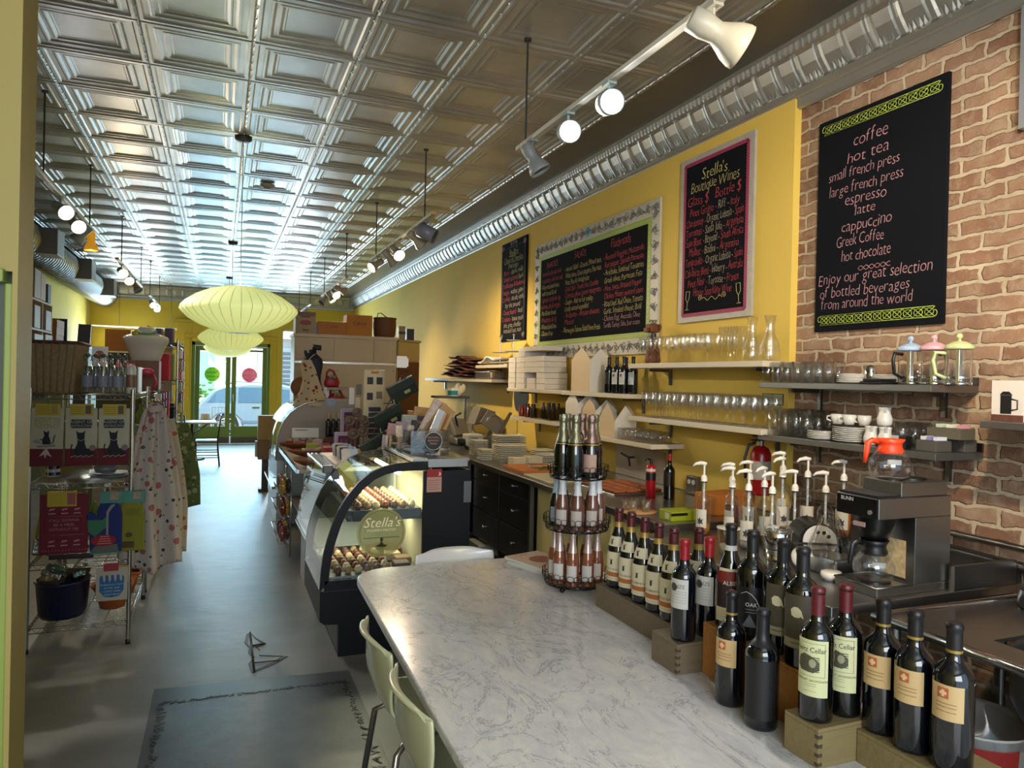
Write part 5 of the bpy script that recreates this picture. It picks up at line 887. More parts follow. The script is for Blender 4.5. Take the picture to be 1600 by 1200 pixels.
# wine menu
w, h = .785, 1.18; t = thing('wine_board', 'wine list chalkboard with grey frame and pink scalloped edge', 'chalkboard', (XY-.022, 4.055, 2.715)); put('frame', MB().box(0, .02, -w/2, w/2, -h/2, h/2), mat('#a9a498', .5, noise=.25, scale=14), t); M = face((-.001, 0, 0), '-X')
iw, ih = .67, 1.08; put('board', MB().box(-.002, -.0002, -iw/2, iw/2, -ih/2, ih/2), BB, t); b = MB()
for k in range(54):
    for s in (-1, 1):
        if k < 34: b.cyl(((k+.5)/34*iw-iw/2, s*ih/2, -.0005), .014, .003, 10, M=M)
        b.cyl((s*iw/2, (k+.5)/54*ih-ih/2, -.0005), .014, .003, 10, M=M)
put('scalloped_edge', b, mat('#a8325a', .6), t); M2 = face((-.0035, 0, 0), '-X')
def L(v, segs, wd=.92, sz=.085, u=.5, sh=.15): return (segs, (u-.5)*iw, (.5-v)*ih-sz*.3, sz, wd*iw, sh, 'C')
S = lambda *a: [(a[i], a[i+1]) for i in range(0, len(a), 2)]
chalk(t, M2, [L(.095, S("Stella's", 'b'), .42, .115), L(.17, S('Boutique Wines', 'y'), .78, .115), L(.255, S('Glass $', 'r'), .36, .10, .24), L(.25, S('Bottle $', 'r'), .40, .10, .72), L(.33, S('Pinot Grigio -', 'r', 'Riff -', 'w', 'Italy', 'r'), .80), L(.395, S('Chardonnay -', 'r', 'Organic Lobetia -', 'w', 'Spain', 'r')), L(.46, S('Torrontes -', 'r', 'Santa Julia -', 'w', 'Argentina', 'r')), L(.525, S('Sauv Blanc -', 'r', 'Beyond -', 'w', 'South Africa', 'r')), L(.59, S('Malbec -', 'r', 'Bodini -', 'w', 'Argentina', 'r'), .80), L(.655, S('Tempranillo -', 'r', 'Organic Lobetia -', 'w', 'Spain', 'r')), L(.725, S('Cab-Shiraz Blend -', 'r', 'Inkberry -', 'w', 'Australia', 'r')), L(.795, S('Pinot Noir -', 'r', 'Tortoise -', 'w', 'France', 'r'), .82), L(.86, S('House Sparkling Wine', 'r'), .62)])
tubes(t, 'flourish', [curl(-.13, -.43, .022, 0, 1), [(-.11+.22*i/20, -.44+.012*math.sin(i*.8)) for i in range(21)], curl(.13, -.43, .022, PI, -1)], .002, mat(CH['y'], .8), M2)
for s in (-1, 1): tubes(t, 'glass_drawing', [[(s*.28, -.50), (s*.275, -.45), (s*.255, -.42), (s*.25, -.37), (s*.29, -.37), (s*.295, -.42), (s*.275, -.45)], [(s*.26, -.5), (s*.30, -.5)]], .002, mat(CH['y'], .8), M2)
# big food menu with painted scroll frame
w, h = 2.35, 1.20; t = thing('menu_board', 'large food menu chalkboard in a white scroll painted frame', 'chalkboard', (XY-.022, 5.89, 2.515)); M = face((-.001, 0, 0), '-X'); put('frame', MB().box(0, .02, -w/2, w/2, -h/2, h/2), mat('#b9b4a6', .5, noise=.12, scale=8), t)
iw, ih = 2.13, .95; put('green_border', MB().box(-.002, -.0002, -iw/2, iw/2, -ih/2, ih/2), mat('#8aa030', .5), t); put('board', MB().box(-.004, -.0022, -iw/2+.05, iw/2-.05, -ih/2+.05, ih/2-.05), BB, t)
b = MB()
for i in range(60):
    for s in (-1, 1): b.cyl(((i+.5)/60*iw-iw/2, s*(ih/2-.025), .0012), .005, .0015, 6, M=M)
for i in range(26):
    for s in (-1, 1): b.cyl((s*(iw/2-.025), (i+.5)/26*ih-ih/2, .0012), .005, .0015, 6, M=M)
put('border_dots', b, mat('#b9c86a', .6), t); rs = random.Random(21); Pd = []
def motif(x, y, s, a): 
    for k in range(3):
        aa = a+k*2.1; Pd.append(curl(x+s*.35*math.cos(aa), y+s*.35*math.sin(aa), s*rs.uniform(.35, .55), aa, rs.choice((-1, 1)), rs.uniform(.9, 1.5)))
    Pd.append([(x-s+2*s*i/12, y+s*.35*math.sin(i*.55+a)) for i in range(13)])
for i in range(21):
    x = -w/2+.06+(w-.12)*i/20
    for s in (-1, 1): motif(x, s*(h/2-.0625), .058, rs.uniform(0, 6))
for i in range(1, 10):
    y = -h/2+h*i/10
    for s in (-1, 1): motif(s*(w/2-.056), y, .052, rs.uniform(0, 6))
tubes(t, 'scroll_pattern', Pd, .0032, mat('#6a6a66', .6), M)
put('blue_eye', MB().lathe([(0, .003), (.045, .002), (.05, 0)], n=24, M=M @ T(.0, h/2-.06, 0)), mat('#3f9aa6', .5), t); put('eye_pupil', MB().lathe([(0, .004), (.018, .0035), (.02, .003)], n=20, M=M @ T(.0, h/2-.06, 0)), mat('#23343c', .5), t); M2 = face((-.0052, 0, 0), '-X'); bw, bh = iw-.1, ih-.1
def C(v, s, c, x, wd, sz=.075): return ([(s, c)], (x-.5)*bw, (.5-v)*bh-sz*.3, sz, wd*bw, .12, 'L')
chalk(t, M2, [C(.09, 'SNACKS!', 'r', .07, .13, .085), C(.185, '- Sweet & salty nuts with', 'r', .01, .23), C(.265, 'rosemary and sea salt', 'r', .02, .24), C(.345, '- Warm marinated olives', 'y', .01, .21), C(.42, 'with bread & oil', 'y', .02, .17), C(.50, '- Spinach artichoke dip', 'r', .01, .23), C(.58, 'Hummus, pita & veggies', 'r', .01, .23), C(.66, '- Pita & beet bread', 'y', .01, .18), C(.745, '- Prosciutto & fig', 'r', .01, .19), C(.83, '- Warm baked brie', 'y', .01, .19), C(.91, '- Gluten free', 'y', .01, .15),
 C(.075, 'SALADS:', 'r', .38, .12, .095), C(.20, '- House Salad - Greens, Mixed nuts,', 'y', .28, .36), C(.28, 'White beans, Green peppers, Pine nuts,', 'y', .29, .35), C(.355, 'Feta, Pita & Vinaigrette', 'y', .29, .24), C(.43, '- Greek Salad - Tomato, Feta, Cucumber', 'r', .28, .34), C(.505, 'Calamata olives, Lemon vinaigrette', 'r', .29, .35), C(.58, '- Soups - Ask us for today', 'y', .28, .29), C(.655, 'Locally sourced vegetables!', 'y', .29, .24), C(.73, '- Antipasto - Artisan cheeses', 'r', .28, .35), C(.81, 'Meats!', 'r', .29, .10), C(.90, '- Norwegian Salmon Salad Farm Fresh', 'y', .27, .37),
 C(.08, 'Flatbreads', 'r', .72, .16, .11), C(.20, '- Roasted Veggies, Mozzarella', 'r', .66, .32), C(.28, 'Red pepper, Spinach Parmesan', 'r', .67, .31), C(.36, '- Artichoke, Sundried Tomatoes', 'y', .66, .32), C(.44, 'Greek olives, Parmesan, Feta', 'y', .67, .30), C(.52, '- Ham, Swiss, Roasted Pepper', 'r', .66, .31), C(.60, 'Chicken, Honey mustard sauce', 'r', .67, .31), C(.68, '- Roast beef, Red Onion, Tomato', 'y', .66, .32), C(.755, 'Garlic, Smoked cheese, Basil', 'y', .67, .30), C(.83, '- Chicken, Egg, Avocado, Olive', 'p', .66, .30, .065), C(.90, 'Tortilla, Turkey, Salsa, Sour cream', 'p', .67, .29, .065)])
# narrow chocolate board
w, h = .755, 1.16; t = thing('chocolate_board', 'narrow black chalkboard with grey corner scrolls, farthest on the yellow wall', 'chalkboard', (XY-.022, 7.69, 2.715)); M = face((-.001, 0, 0), '-X'); put('board', MB().box(0, .02, -w/2, w/2, -h/2, h/2), BB, t, bevel=.003)
tubes(t, 'border_line', [[(-w/2+.04, -h/2+.07), (w/2-.04, -h/2+.07), (w/2-.04, h/2-.07), (-w/2+.04, h/2-.07)]], .004, mat('#77777a', .6), M, True)
tubes(t, 'corner_scroll', [curl(sx*(w/2-.05), sy*(h/2-.06), .035, a, 1) for sx in (-1, 1) for sy in (-1, 1) for a in (0, 2.5)]+[curl(x, h/2-.03, .03, x*20, 1) for x in (-.08, 0, .08)], .003, mat('#8a8a8c', .6), M)
def D(v, segs, wd, sz=.085): return (segs, 0, (.5-v)*h-sz*.3, sz, wd*w, .12, 'C')
chalk(t, M, [D(.12, S("Stella's", 'b'), .36, .13), D(.19, S('Cheese & Chocolate', 'y'), .76, .11), D(.25, S('Pairings', 'w'), .4), D(.31, S('Bars -', 'r', 'dark, milk', 'w'), .78), D(.375, S('Salted caramel', 'r', 'bark', 'w'), .8), D(.44, S('Truffle box & bonbons', 'r'), .86), D(.51, S('Fudge -', 'r', 'walnut, plain', 'w'), .8), D(.575, S('Caramels -', 'r', 'sea salt, vanilla', 'w'), .86), D(.64, S('by the pound', 'w'), .6), D(.71, S('Cheese board -', 'r', 'local', 'w'), .78), D(.78, S('Crackers -', 'r', 'house made', 'w'), .84), D(.84, S('brie, goat, cheddar', 'w'), .7), D(.895, S('seasonal fruit, nuts', 'w'), .72)])
# ---------------------------------------------------------------- pastry case with curved glass
CY0, CY1 = 4.36, 5.20; PNAVY = mat('#04070f', .45, spec=.3)
pr_c = [(.572, .40), (.578, .52), (.590, .62), (.612, .71), (.640, .80), (.675, .885), (.72, .96), (.785, 1.04), (.86, 1.10), (.94, 1.135), (1.02, 1.152), (1.10, 1.158)]
pc = thing('pastry_case', 'black refrigerated pastry case with curved glass front and round shop sign', 'display case', (0, 0, 0))
Mx = Matrix(((1, 0, 0, 0), (0, 0, 1, 0), (0, 1, 0, 0), (0, 0, 0, 1)))     # profile (x, z) swept along y
put('base', MB().prism([(.575, .40), (.575, .22), (.60, .20), (.685, .195), (.685, .0), (1.50, 0), (1.50, .40)], CY0, CY1, M=Mx), PNAVY, pc, bevel=.004)
inner = [(x+.055 if i < 8 else x+.03, z-(.012*i if i < 5 else .06)+.0) for i, (x, z) in enumerate(pr_c)]
def off(P, d):
    o = []
    for i, (x, z) in enumerate(P):
        a = P[max(0, i-1)]; b = P[min(len(P)-1, i+1)]; t = Vector((b[0]-a[0], b[1]-a[1])).normalized(); o.append((x+t.y*d, z-t.x*d))
    return o
ip = off(pr_c, .05); ip[0] = (.622, .46); ip[-1] = (1.10, 1.105)
def endframe(y0, y1):
    b = MB(); n = len(pr_c); vs = [(x, y, z) for y in (y0, y1) for P in (pr_c, ip) for x, z in P]; fs = []
    for i in range(n-1): fs += [(i, i+1, n+i+1, n+i), (2*n+i+1, 2*n+i, 3*n+i, 3*n+i+1), (i+1, i, 2*n+i, 2*n+i+1), (n+i, n+i+1, 3*n+i+1, 3*n+i)]
    fs += [(0, n, 3*n, 2*n), (n-1, 2*n-1, 4*n-1, 3*n-1)]; b.add(vs, fs)
    b.box(.60, 1.21, y0, y1, .40, .46); b.box(1.10, 1.21, y0, y1, 1.105, 1.158); return b
put('end_frame', endframe(CY0, CY0+.03), PNAVY, pc); put('end_frame', endframe(CY1-.03, CY1-.001), PNAVY, pc)
gx = ip+[(1.19, 1.105), (1.19, .46)]
put('end_glass', MB().prism(gx, CY0+.012, CY0+.017, M=Mx), PANE, pc); put('end_glass', MB().prism(gx, CY1-.017, CY1-.012, M=Mx), PANE, pc)
put('curved_glass', MB().grid(lambda u, v: (lambda k, i, f: (pr_c[i][0]*(1-f)+pr_c[i+1][0]*f, CY0+.03+(CY1-CY0-.06)*u, pr_c[i][1]*(1-f)+pr_c[i+1][1]*f))(v*11, min(int(v*11), 10), v*11-min(int(v*11), 10)), 2, 33), glass((.93, .97, .96), 1.6), pc)
put('rear_cabinet', MB().box(1.19, 1.5, CY0, CY0+.02, .40, 1.10).box(1.48, 1.5, CY0+.02, CY1, .40, 1.10), PNAVY, pc); put('inner_back', MB().box(1.21, 1.22, CY0+.02, CY1-.02, .46, 1.10), mat('#b9b295', .4), pc)
put('top_slab', MB().box(1.12, 1.49, CY0-.004, CY1, 1.159, 1.178).box(1.21, 1.47, CY0-.03, CY0-.0045, 1.125, 1.178), STEEL, pc, bevel=.003)
put('deck', MB().box(.63, 1.2, CY0+.03, CY1-.03, .461, .475), STEEL, pc); put('shelf', MB().box(.76, 1.19, CY0+.04, CY1-.04, .845, .865), mat('#55585c', .25, .7), pc, bevel=.004)
put('shelf_lip', MB().box(.73, .7595, CY0+.04, CY1-.04, .80, .868).box(.76, 1.19, CY0+.032, CY0+.0395, .80, .868), mat('#44474b', .3, .5), pc, bevel=.004)
put('light_tube', MB().cyl((0, 0, 0), .014, CY1-CY0-.12, 12, M=T(1.05, CY0+.06, 1.085, rx=-PI/2)), mat('#fff6cc', .4, emit=9, ecol='#fff0b0'), pc)
light('case_light', 'AREA', (1.0, 4.78, 1.075), 7, (1, .92, .62), (.95, 4.78, 0), .7, .08, parent=pc); light('case_light', 'AREA', (.95, 4.78, .795), 3.5, (1, .92, .62), (.95, 4.78, 0), .7, .08, parent=pc)
put('hinge', MB().box(1.452, 1.502, CY0-.008, CY0, .895, 1.03), STEELD, pc); put('kick_vent', MB().box(.6845, .6855, CY0+.05, CY1-.05, .03, .17), BLKC, pc)
sg = put('round_sign', MB().cyl((0, 0, 0), .15, .003, 48, M=T(.935, CY0+.0105, .73, rx=PI/2)), mat('#a9aa6c', .6, alpha=.55), pc)
b = MB(); Fs = face((.935, CY0+.0065, .73), '-Y'); b.tube([tuple(Fs @ Vector((.135*math.cos(a), .135*math.sin(a), 0))) for a in [2*PI*i/48 for i in range(48)]], .001, 4, True).box(-.11, .11, -.0015, .0015, -.032, -.029, M=T(.935, CY0+.0065, .73))
b.lathe([(.006, -.03), (.010, -.045), (.004, -.055), (.012, -.07), (.035, -.078)], (.935, CY0+.004, .73), 10); put('stand_drawing', b, mat('#3a3a22', .6), sg)
m = MB(); write(m, "Stella's", 0, .035, .085, Fs, shear=.3); put('lettering', m, mat('#efe9b8', .5), sg); m = MB(); write(m, 'MODERN PANTRY', 0, .008, .022, Fs); put('lettering', m, mat('#efe9b8', .5), sg)
t = thing('inspection_notice', 'red and pink notice card stuck on the black end of the pastry case', 'notice', (1.258, CY0-.002, 1.04)); put('card', MB().box(-.048, .048, -.001, .001, -.072, .072), mat('#b08a80', .6), t); put('red_header', MB().box(-.048, .048, -.0022, -.0012, .022, .072), mat('#8c1f22', .6), t); b = MB()
for i in range(5): b.box(-.04, .036-.01*(i % 2), -.0022, -.0012, -.055+.014*i, -.052+.014*i)
put('print_lines', b, mat('#8c4a44', .6), t); put('hand_mark', MB().prism([(.02, .03), (.03, .035), (.03, .06), (.035, .045), (.042, .055), (.042, .032)], -.0028, -.0023, M=T(rx=0) @ Matrix(((1, 0, 0, 0), (0, 0, 1, 0), (0, 1, 0, 0), (0, 0, 0, 1)))), mat('#d8b8b0', .6), t)
# confections in the case, each one a thing
CUPC = [mat('#4a2a18', .4), mat('#8a6a40', .5), mat('#b9a886', .5), mat('#6a3a20', .4)]
ks = [tag(put('confection', MB().lathe([(0, 0), (.018, 0), (.024, .022), (.022, .024), (.019, .036), (.011, .045), (0, .048)], n=14), c), 'chocolate', 'confection') for c in CUPC]
used = set()
def conf(i, p, label, group):
    k = ks[i % 4]
    if i % 4 in used: k = dup(k)
    used.add(i % 4); k.location = p; k['label'] = label; k['group'] = group
q = 0
for r in range(8):
    for c in range(7): conf(q+r, (.80+.056*c, 4.43+.085*r, .8665), 'small domed confection in a paper cup on the upper shelf of the pastry case', 'confections on the upper case shelf'); q += 1
for r in range(7):
    for c in range(6): conf(q+r*3, (.69+.06*c, 4.44+.085*r, .4765), 'small domed confection in a paper cup on the floor of the pastry case', 'confections on the case floor'); q += 1
for i in range(5): one('wrapped_cake', MB().box(-.05, .05, -.05, .05, 0, .05), CUPC[i % 4], 'dark square cake at the back of the case floor', 'cake', (1.08+.04*(i % 2), 4.45+.13*i, .4765), 0, 'square cakes on the case floor', bevel=.008)
# second, straight glass case behind it
sc2 = thing('counter_case', 'low counter case with slanted front glass and steel rails behind the pastry case', 'display case', (0, 0, 0)); y0, y1 = 5.22, 6.28
put('base', MB().box(.66, 1.48, y0, y1, 0, .45), mat('#8d9092', .35, .5), sc2, bevel=.004); put('bottom_rail', MB().box(.612, .66, y0, y1, .45, .475), CHROME, sc2, bevel=.003)
put('front_glass', MB().add([(.622, y0+.01, .476), (.622, y1-.01, .476), (.712, y1-.01, 1.0), (.712, y0+.01, 1.0)], [(0, 1, 2, 3)]), glass((.92, .97, .98), 1.6), sc2, solid=.006); put('inner_floor', MB().box(.662, 1.4, y0+.01, y1-.01, .4505, .47), WHITE, sc2); put('inner_back', MB().box(1.2, 1.22, y0+.01, y1-.01, .47, 1.0), WHITE, sc2)
for i in range(3): put('top_rail', MB().box(.695+.034*i, .723+.034*i, y0, y1, 1.001, 1.03), CHROME, sc2, bevel=.008)
put('top_panel', MB().box(.80, 1.48, y0, y1, 1.0, 1.028), mat('#a9a291', .4), sc2, bevel=.003); put('black_bracket', MB().box(.69, .76, y0-.012, y0+.04, .99, 1.045), BLKC, sc2, bevel=.004); put('end_panel', MB().box(.70, 1.48, y1-.008, y1, .47, .999), glass((.9, .94, .94), 1.5), sc2)
# open counter section with a pale ledge
lg = thing('goods_counter', 'open counter with pale top and bright metal edge between the two curved cases', 'counter', (0, 0, 0)); put('top', MB().box(.64, 1.5, 6.31, 8.40, .85, .88), mat('#a5998a', .5), lg); put('metal_edge', MB().box(.612, .639, 6.31, 8.40, .848, .884), CHROME, lg, bevel=.003); put('lower_shelf', MB().box(.75, 1.5, 6.35, 8.36, .30, .33), mat('#6f6a62', .5), lg)
for x in (.70, 1.46):
    for y in (6.36, 8.34): put('leg', MB().box(x-.02, x+.02, y-.02, y+.02, 0, .849), STEELD, lg)
put('back_panel', MB().box(1.49, 1.5, 6.35, 8.36, .331, .849), mat('#5b5750', .5), lg)
# far curved case with its grey end
fc = thing('curved_case', 'tall curved glass case with a grey end panel beyond the goods counter', 'display case', (0, 0, 0)); y0, y1 = 8.45, 9.85
pf = [(.60, .72), (.603, .85), (.615, .98), (.64, 1.08), (.68, 1.17), (.745, 1.255), (.82, 1.315), (.91, 1.36), (1.02, 1.39), (1.12, 1.395)]
put('base', MB().box(.61, 1.5, y0, y1, .0, .72), mat('#9a9c9a', .3, .6), fc, bevel=.004); put('end_panel', MB().prism([(.605, .721)]+pf[1:]+[(1.49, 1.395), (1.49, .721)], y0, y0+.02, M=Mx), mat('#8f877c', .5), fc)
put('curved_glass', MB().grid(lambda u, v: (lambda i, f: (pf[i][0]*(1-f)+pf[i+1][0]*f-.004, y0+(y1-y0)*u, pf[i][1]*(1-f)+pf[i+1][1]*f+.004))(min(int(v*9), 8), v*9-min(int(v*9), 8)), 2, 27), glass((.9, .96, .97), 1.9), fc, solid=.006)
put('edge_trim', MB().tube([(x-.004, y0-.003, z+.003) for x, z in pf], .007, 6), CHROME, fc); put('top_slab', MB().box(1.12, 1.5, y0, y1, 1.396, 1.42), mat('#9a927f', .4), fc); put('inner_shelf', MB().box(.75, 1.48, y0+.03, y1-.02, 1.0, 1.012), WHITE, fc); put('steel_foot', MB().box(.56, .605, y0, y1, .40, .43), CHROME, fc)
# brown box on a post by the aisle
t = thing('post_box', 'brown two tier wooden box on a square post beside the aisle', 'stand', (.63, 10.98, 0)); BR = mat('#a8823a', .5, noise=.1, scale=4); put('post', MB().box(-.045, .045, -.045, .045, .04, .46), mat('#4a3d32', .5), t); put('foot', MB().box(-.09, .09, -.09, .09, 0, .039), mat('#4a3d32', .5), t); put('lower_box', MB().box(-.105, .10, -.09, .10, .461, .74), mat('#8a6534', .5), t, bevel=.004); put('upper_box', MB().box(-.11, .105, -.10, .11, .7405, 1.09), BR, t, bevel=.004); put('side_rack', MB().box(-.14, -.111, -.08, .08, .5, .72), mat('#b9b4a4', .5), t)
# ---------------------------------------------------------------- beige cabinets and what stands on them
BGE = mat('#c6b08c', .5); cb = thing('tall_cabinet', 'tall beige cupboard wall behind the cases with upper and lower doors', 'cabinet', (0, 0, 0)); put('carcass', MB().box(.915, 2.30, 10.02, 10.55, .0, 2.20), BGE, cb); put('top_board', MB().box(.90, 2.31, 9.99, 10.56, 2.201, 2.245), mat('#cdb894', .5), cb, bevel=.003)
for i, (a, b_) in enumerate(((.917, 1.43), (1.435, 1.97), (1.975, 2.298))): put('upper_door', MB().box(a+.003, b_-.003, 10.0, 10.019, 1.90, 2.195), BGE, cb, bevel=.003); d = put('lower_door', MB().box(a+.003, b_-.003, 10.0, 10.019, .1, 1.83), BGE, cb, bevel=.003); put('knob', MB().ball((b_-.05 if i % 2 == 0 else a+.05, 9.985, 1.77), .012, 10), CHROME, d)
put('light_strip', MB().box(.92, 2.29, 10.003, 10.0185, 1.85, 1.875), mat('#e9e6dc', .2, .6), cb)
c2 = thing('corner_cabinet', 'beige corner cupboard turned toward the yellow wall with a brown lower door', 'cabinet', (2.33, 10.04, 0), .5); cq = [(0, .02), (.42, .02), (.42, .20), (.245, .449)]; put('carcass', MB().prism(cq, 0, 2.19), mat('#c2a568', .5), c2); put('top_board', MB().prism([(0, -.01), (.43, -.01), (.43, .2), (.25, .455)], 2.191, 2.225), mat('#b09a68', .5), c2, bevel=.003); put('upper_door', MB().box(.01, .41, .0, .019, 1.93, 2.18), mat('#c2a568', .5), c2, bevel=.003); put('lower_door', MB().box(.01, .41, .0, .019, .1, 1.91), wood('#6a3f22', .15), c2, bevel=.003)
CBX = wood('#b8722c', .12)
def crate2(name, label, x0, x1, y0, y1, z0, h, m, txt=None, tc='#7a4a20', band_=None):
    t = thing(name, label, 'box', ((x0+x1)/2, (y0+y1)/2, z0)); a, b = (x1-x0)/2, (y1-y0)/2; put('box', MB().box(-a, a, -b, b, 0, h), m, t, bevel=.003)
    if band_: put('band', MB().box(-a-.001, a+.001, -b-.0015, -b-.0003, band_[0]*h, band_[1]*h), mat(band_[2], .5), t)
    if txt:
        m_ = MB(); write(m_, txt, 0, h*.5, min(.07, a*.5), face((0, -b-.0025, 0), '-Y')); put('lettering', m_, mat(tc, .6), t)
    return t
c = crate2('champagne_carton', 'cream wine carton with a red oval on the cupboard top, next to the lantern', .93, 1.19, 10.08, 10.4, 2.2455, .30, mat('#a58f6a', .6), None, band_=(.8, .98, '#7a4a2c'))
put('red_oval', MB().cyl((0, 0, 0), .075, .003, 24, M=T(0, -.1625, .15, rx=PI/2) @ Matrix.Diagonal((1, .45, 1, 1))), mat('#8f1a1c', .5), c); put('small_print', MB().box(-.04, .04, -.1625, -.1602, .04, .06).box(-.06, .06, -.1625, -.1602, .22, .235), mat('#5a4426', .6), c)
crate2('wooden_wine_crate', 'wide low orange wooden wine crate on the cupboard top', 1.22, 1.60, 10.06, 10.42, 2.2455, .18, CBX, 'Celler'); crate2('wooden_wine_crate', 'tall orange wooden wine case beside the wide low crate', 1.605, 1.96, 10.06, 10.36, 2.2455, .29, wood('#c07a22', .1), 'CAVA', '#5a2a10')
t = thing('wicker_bucket', 'dark woven basket with a loop handle on the cupboard top', 'basket', (2.17, 10.25, 2.2455)); WK = mat('#6f4526', .6, noise=.5, scale=70, bump=.4); put('body', MB().lathe([(0, 0), (.13, 0), (.155, .03), (.165, .18), (.16, .27), (.168, .28), (.15, .27), (.15, .05)], n=32), WK, t); put('rim', MB().tube([(.163*math.cos(a), .163*math.sin(a), .275) for a in [2*PI*i/32 for i in range(32)]], .01, 6, True), WK, t); put('handle', MB().tube([(-.12, -.05, .275), (-.11, -.05, .34), (-.06, -.05, .345), (0, -.05, .30), (.04, -.05, .28)], .007, 6), mat('#3a2a1c', .6), t)
crate2('gift_carton', 'narrow cream carton with dark band on the corner cupboard', 2.375, 2.47, 10.22, 10.36, 2.226, .20, mat('#a58f62', .6), None, band_=(.4, .6, '#3a2a20')); crate2('black_carton', 'small black carton at the end of the corner cupboard', 2.51, 2.62, 10.30, 10.44, 2.226, .17, BLKC)
# ---------------------------------------------------------------- goods on the cases
AC = glass((.88, .88, .86), 1.6)
def acrylic(name, label, x, y, z, w, d, h, rz=0):
    t = thing(name, label, 'display box', (x, y, z), rz); put('panels', MB().ring([(-w/2, -d/2), (w/2, -d/2), (w/2, d/2), (-w/2, d/2)], [(-w/2+.004, -d/2+.004), (w/2-.004, -d/2+.004), (w/2-.004, d/2-.004), (-w/2+.004, d/2-.004)], 0, h).box(-w/2, w/2, -d/2, d/2, 0, .004), AC, t); return t
TOPZ = 1.179; CT2 = 1.029
bx = acrylic('acrylic_bin', 'clear acrylic bin with a round black sticker on the pastry case top', 1.27, 4.62, TOPZ, .26, .22, .16); st = put('round_sticker', MB().cyl((0, 0, 0), .058, .002, 36, M=T(.02, -.1105, .095, rx=PI/2)), mat('#121214', .4), bx); m = MB(); Fk = face((.02, -.1135, .095), '-Y')
for i, s in enumerate(('NATURAL', 'BEESWAX', 'WRAP')): write(m, s, 0, .018-.02*i, .017, Fk)
put('lettering', m, mat('#b98a6a', .6), st); put('sticker_ring', MB().tube([tuple(Fk @ Vector((.057*math.cos(a), .057*math.sin(a), 0))) for a in [2*PI*i/36 for i in range(36)]], .0015, 4, True), WHITE, st)
for i in range(6): one('dark_pouch', MB().ball((0, 0, .03), .05, 12, (1, .7, .6)), mat('#2a2422', .5), 'dark crinkled pouch lying in the bin with the round sticker', 'pouch', (1.20+.035*(i % 3)+.03, 4.57+.075*(i//3), TOPZ+.006+.035*(i % 2)), 0, 'dark pouches in the sticker bin')
b2 = acrylic('acrylic_bin', 'clear acrylic bin of patterned cloths at the glass edge of the pastry case', 1.20, 4.93, TOPZ, .14, .2, .10)
PT = [mat('#b9aaa0', .7, noise=.6, scale=60), mat('#9aa39c', .7, noise=.5, scale=50), mat('#b58f98', .7, noise=.3, scale=40), mat('#8f8a7a', .7, noise=.5, scale=80)]
for i, (x, y, w, h, ry_, rx_, m_, lab) in enumerate(((1.17, 4.9, .05, .18, -.15, .2, PT[0], 'small patterned cloth rolled in the acrylic bin, first'), (1.22, 4.95, .05, .17, .15, .15, PT[0], 'small patterned cloth rolled in the acrylic bin, second'))): one('rolled_cloth', MB().box(-w/2, w/2, -.015, .015, 0, h, M=T(ry=ry_, rx=rx_)), m_, lab, 'cloth', (x, y, TOPZ+.006), bevel=.01)
KRF = mat('#b08a55', .6)
# leaning kitchen panels: tea towels and boards in the bins
for i, (x, y, z0, w, th, h, ry_, rx_, m_, lab) in enumerate(((1.20, 5.42, CT2, .10, .02, .30, .12, .1, PT[2], 'pink cloth panel standing at the front of the towel row'), (1.27, 5.45, CT2, .10, .025, .31, .10, .1, mat('#a89aa8', .7), 'mauve cloth panel standing second in the towel row'), (1.34, 5.48, CT2, .12, .03, .36, .06, .1, PT[1], 'pale speckled towel standing tall in the row'), (1.40, 5.55, CT2, .11, .03, .39, .05, .1, mat('#9a6a3a', .6), 'brown kraft block behind the speckled towel'),
  (1.27, 5.02, TOPZ, .05, .018, .20, .1, .15, mat('#3a3634', .4), 'narrow dark box leaning in the bin front'), (1.33, 4.86, TOPZ, .05, .02, .30, .38, .1, mat('#c3c6c8', .25, .4), 'silver wrapped stick leaning out of the bin'), (1.37, 4.86, TOPZ, .02, .015, .28, .36, .1, mat('#bb9a5e', .6), 'thin wooden slat leaning in the bin, first'), (1.40, 4.84, TOPZ, .02, .015, .28, .40, .1, mat('#b48f52', .6), 'thin wooden slat leaning in the bin, second'),
  (1.36, 5.06, TOPZ, .12, .02, .35, .62, .0, KRF, 'large kraft backed packet leaning far out of the bin'), (1.34, 5.10, TOPZ, .11, .02, .37, .48, .0, PT[0], 'flower printed packet leaning behind the kraft one'), (1.44, 5.50, CT2, .14, .03, .42, .1, .0, KRF, 'kraft box with cut out windows at the back of the towels'))):
    t = thing('packet', lab, 'packet', (x, y, z0+.006), 0, rot=(rx_, ry_, 0)); put('panel', MB().box(-w/2, w/2, -th/2, th/2, .012, h), m_, t, bevel=.003)
    if i in (8, 9): put('printed_front', MB().box(-w/2+.012, w/2-.012, -th/2-.0016, -th/2-.0003, .06, h-.05), mat('#9a6a58' if i == 8 else '#c9bcae', .6, noise=.4, scale=60), t)
    if i == 10: put('window', MB().box(-.05, .02, -th/2-.0016, -th/2-.0003, .31, .35).box(-.05, .02, -th/2-.0016, -th/2-.0003, .25, .29), mat('#5a4a5c', .5), t)
for i, (x, y, z, lab) in enumerate(((1.13, 5.30, CT2, 'slim pale notebook in the row before the towels, first'), (1.16, 5.31, CT2, 'slim pale notebook in the row before the towels, second'), (1.19, 5.32, CT2, 'slim pale notebook in the row before the towels, third'), (1.22, 5.33, CT2, 'slim pale notebook in the row before the towels, fourth'))): one('notebook', MB().box(-.009, .009, -.06, .06, 0, .22, M=T(ry=.08)), mat('#c0ab7a' if i else '#b0a2ae', .6), lab, 'notebook', (x, y, z+.003), bevel=.002)
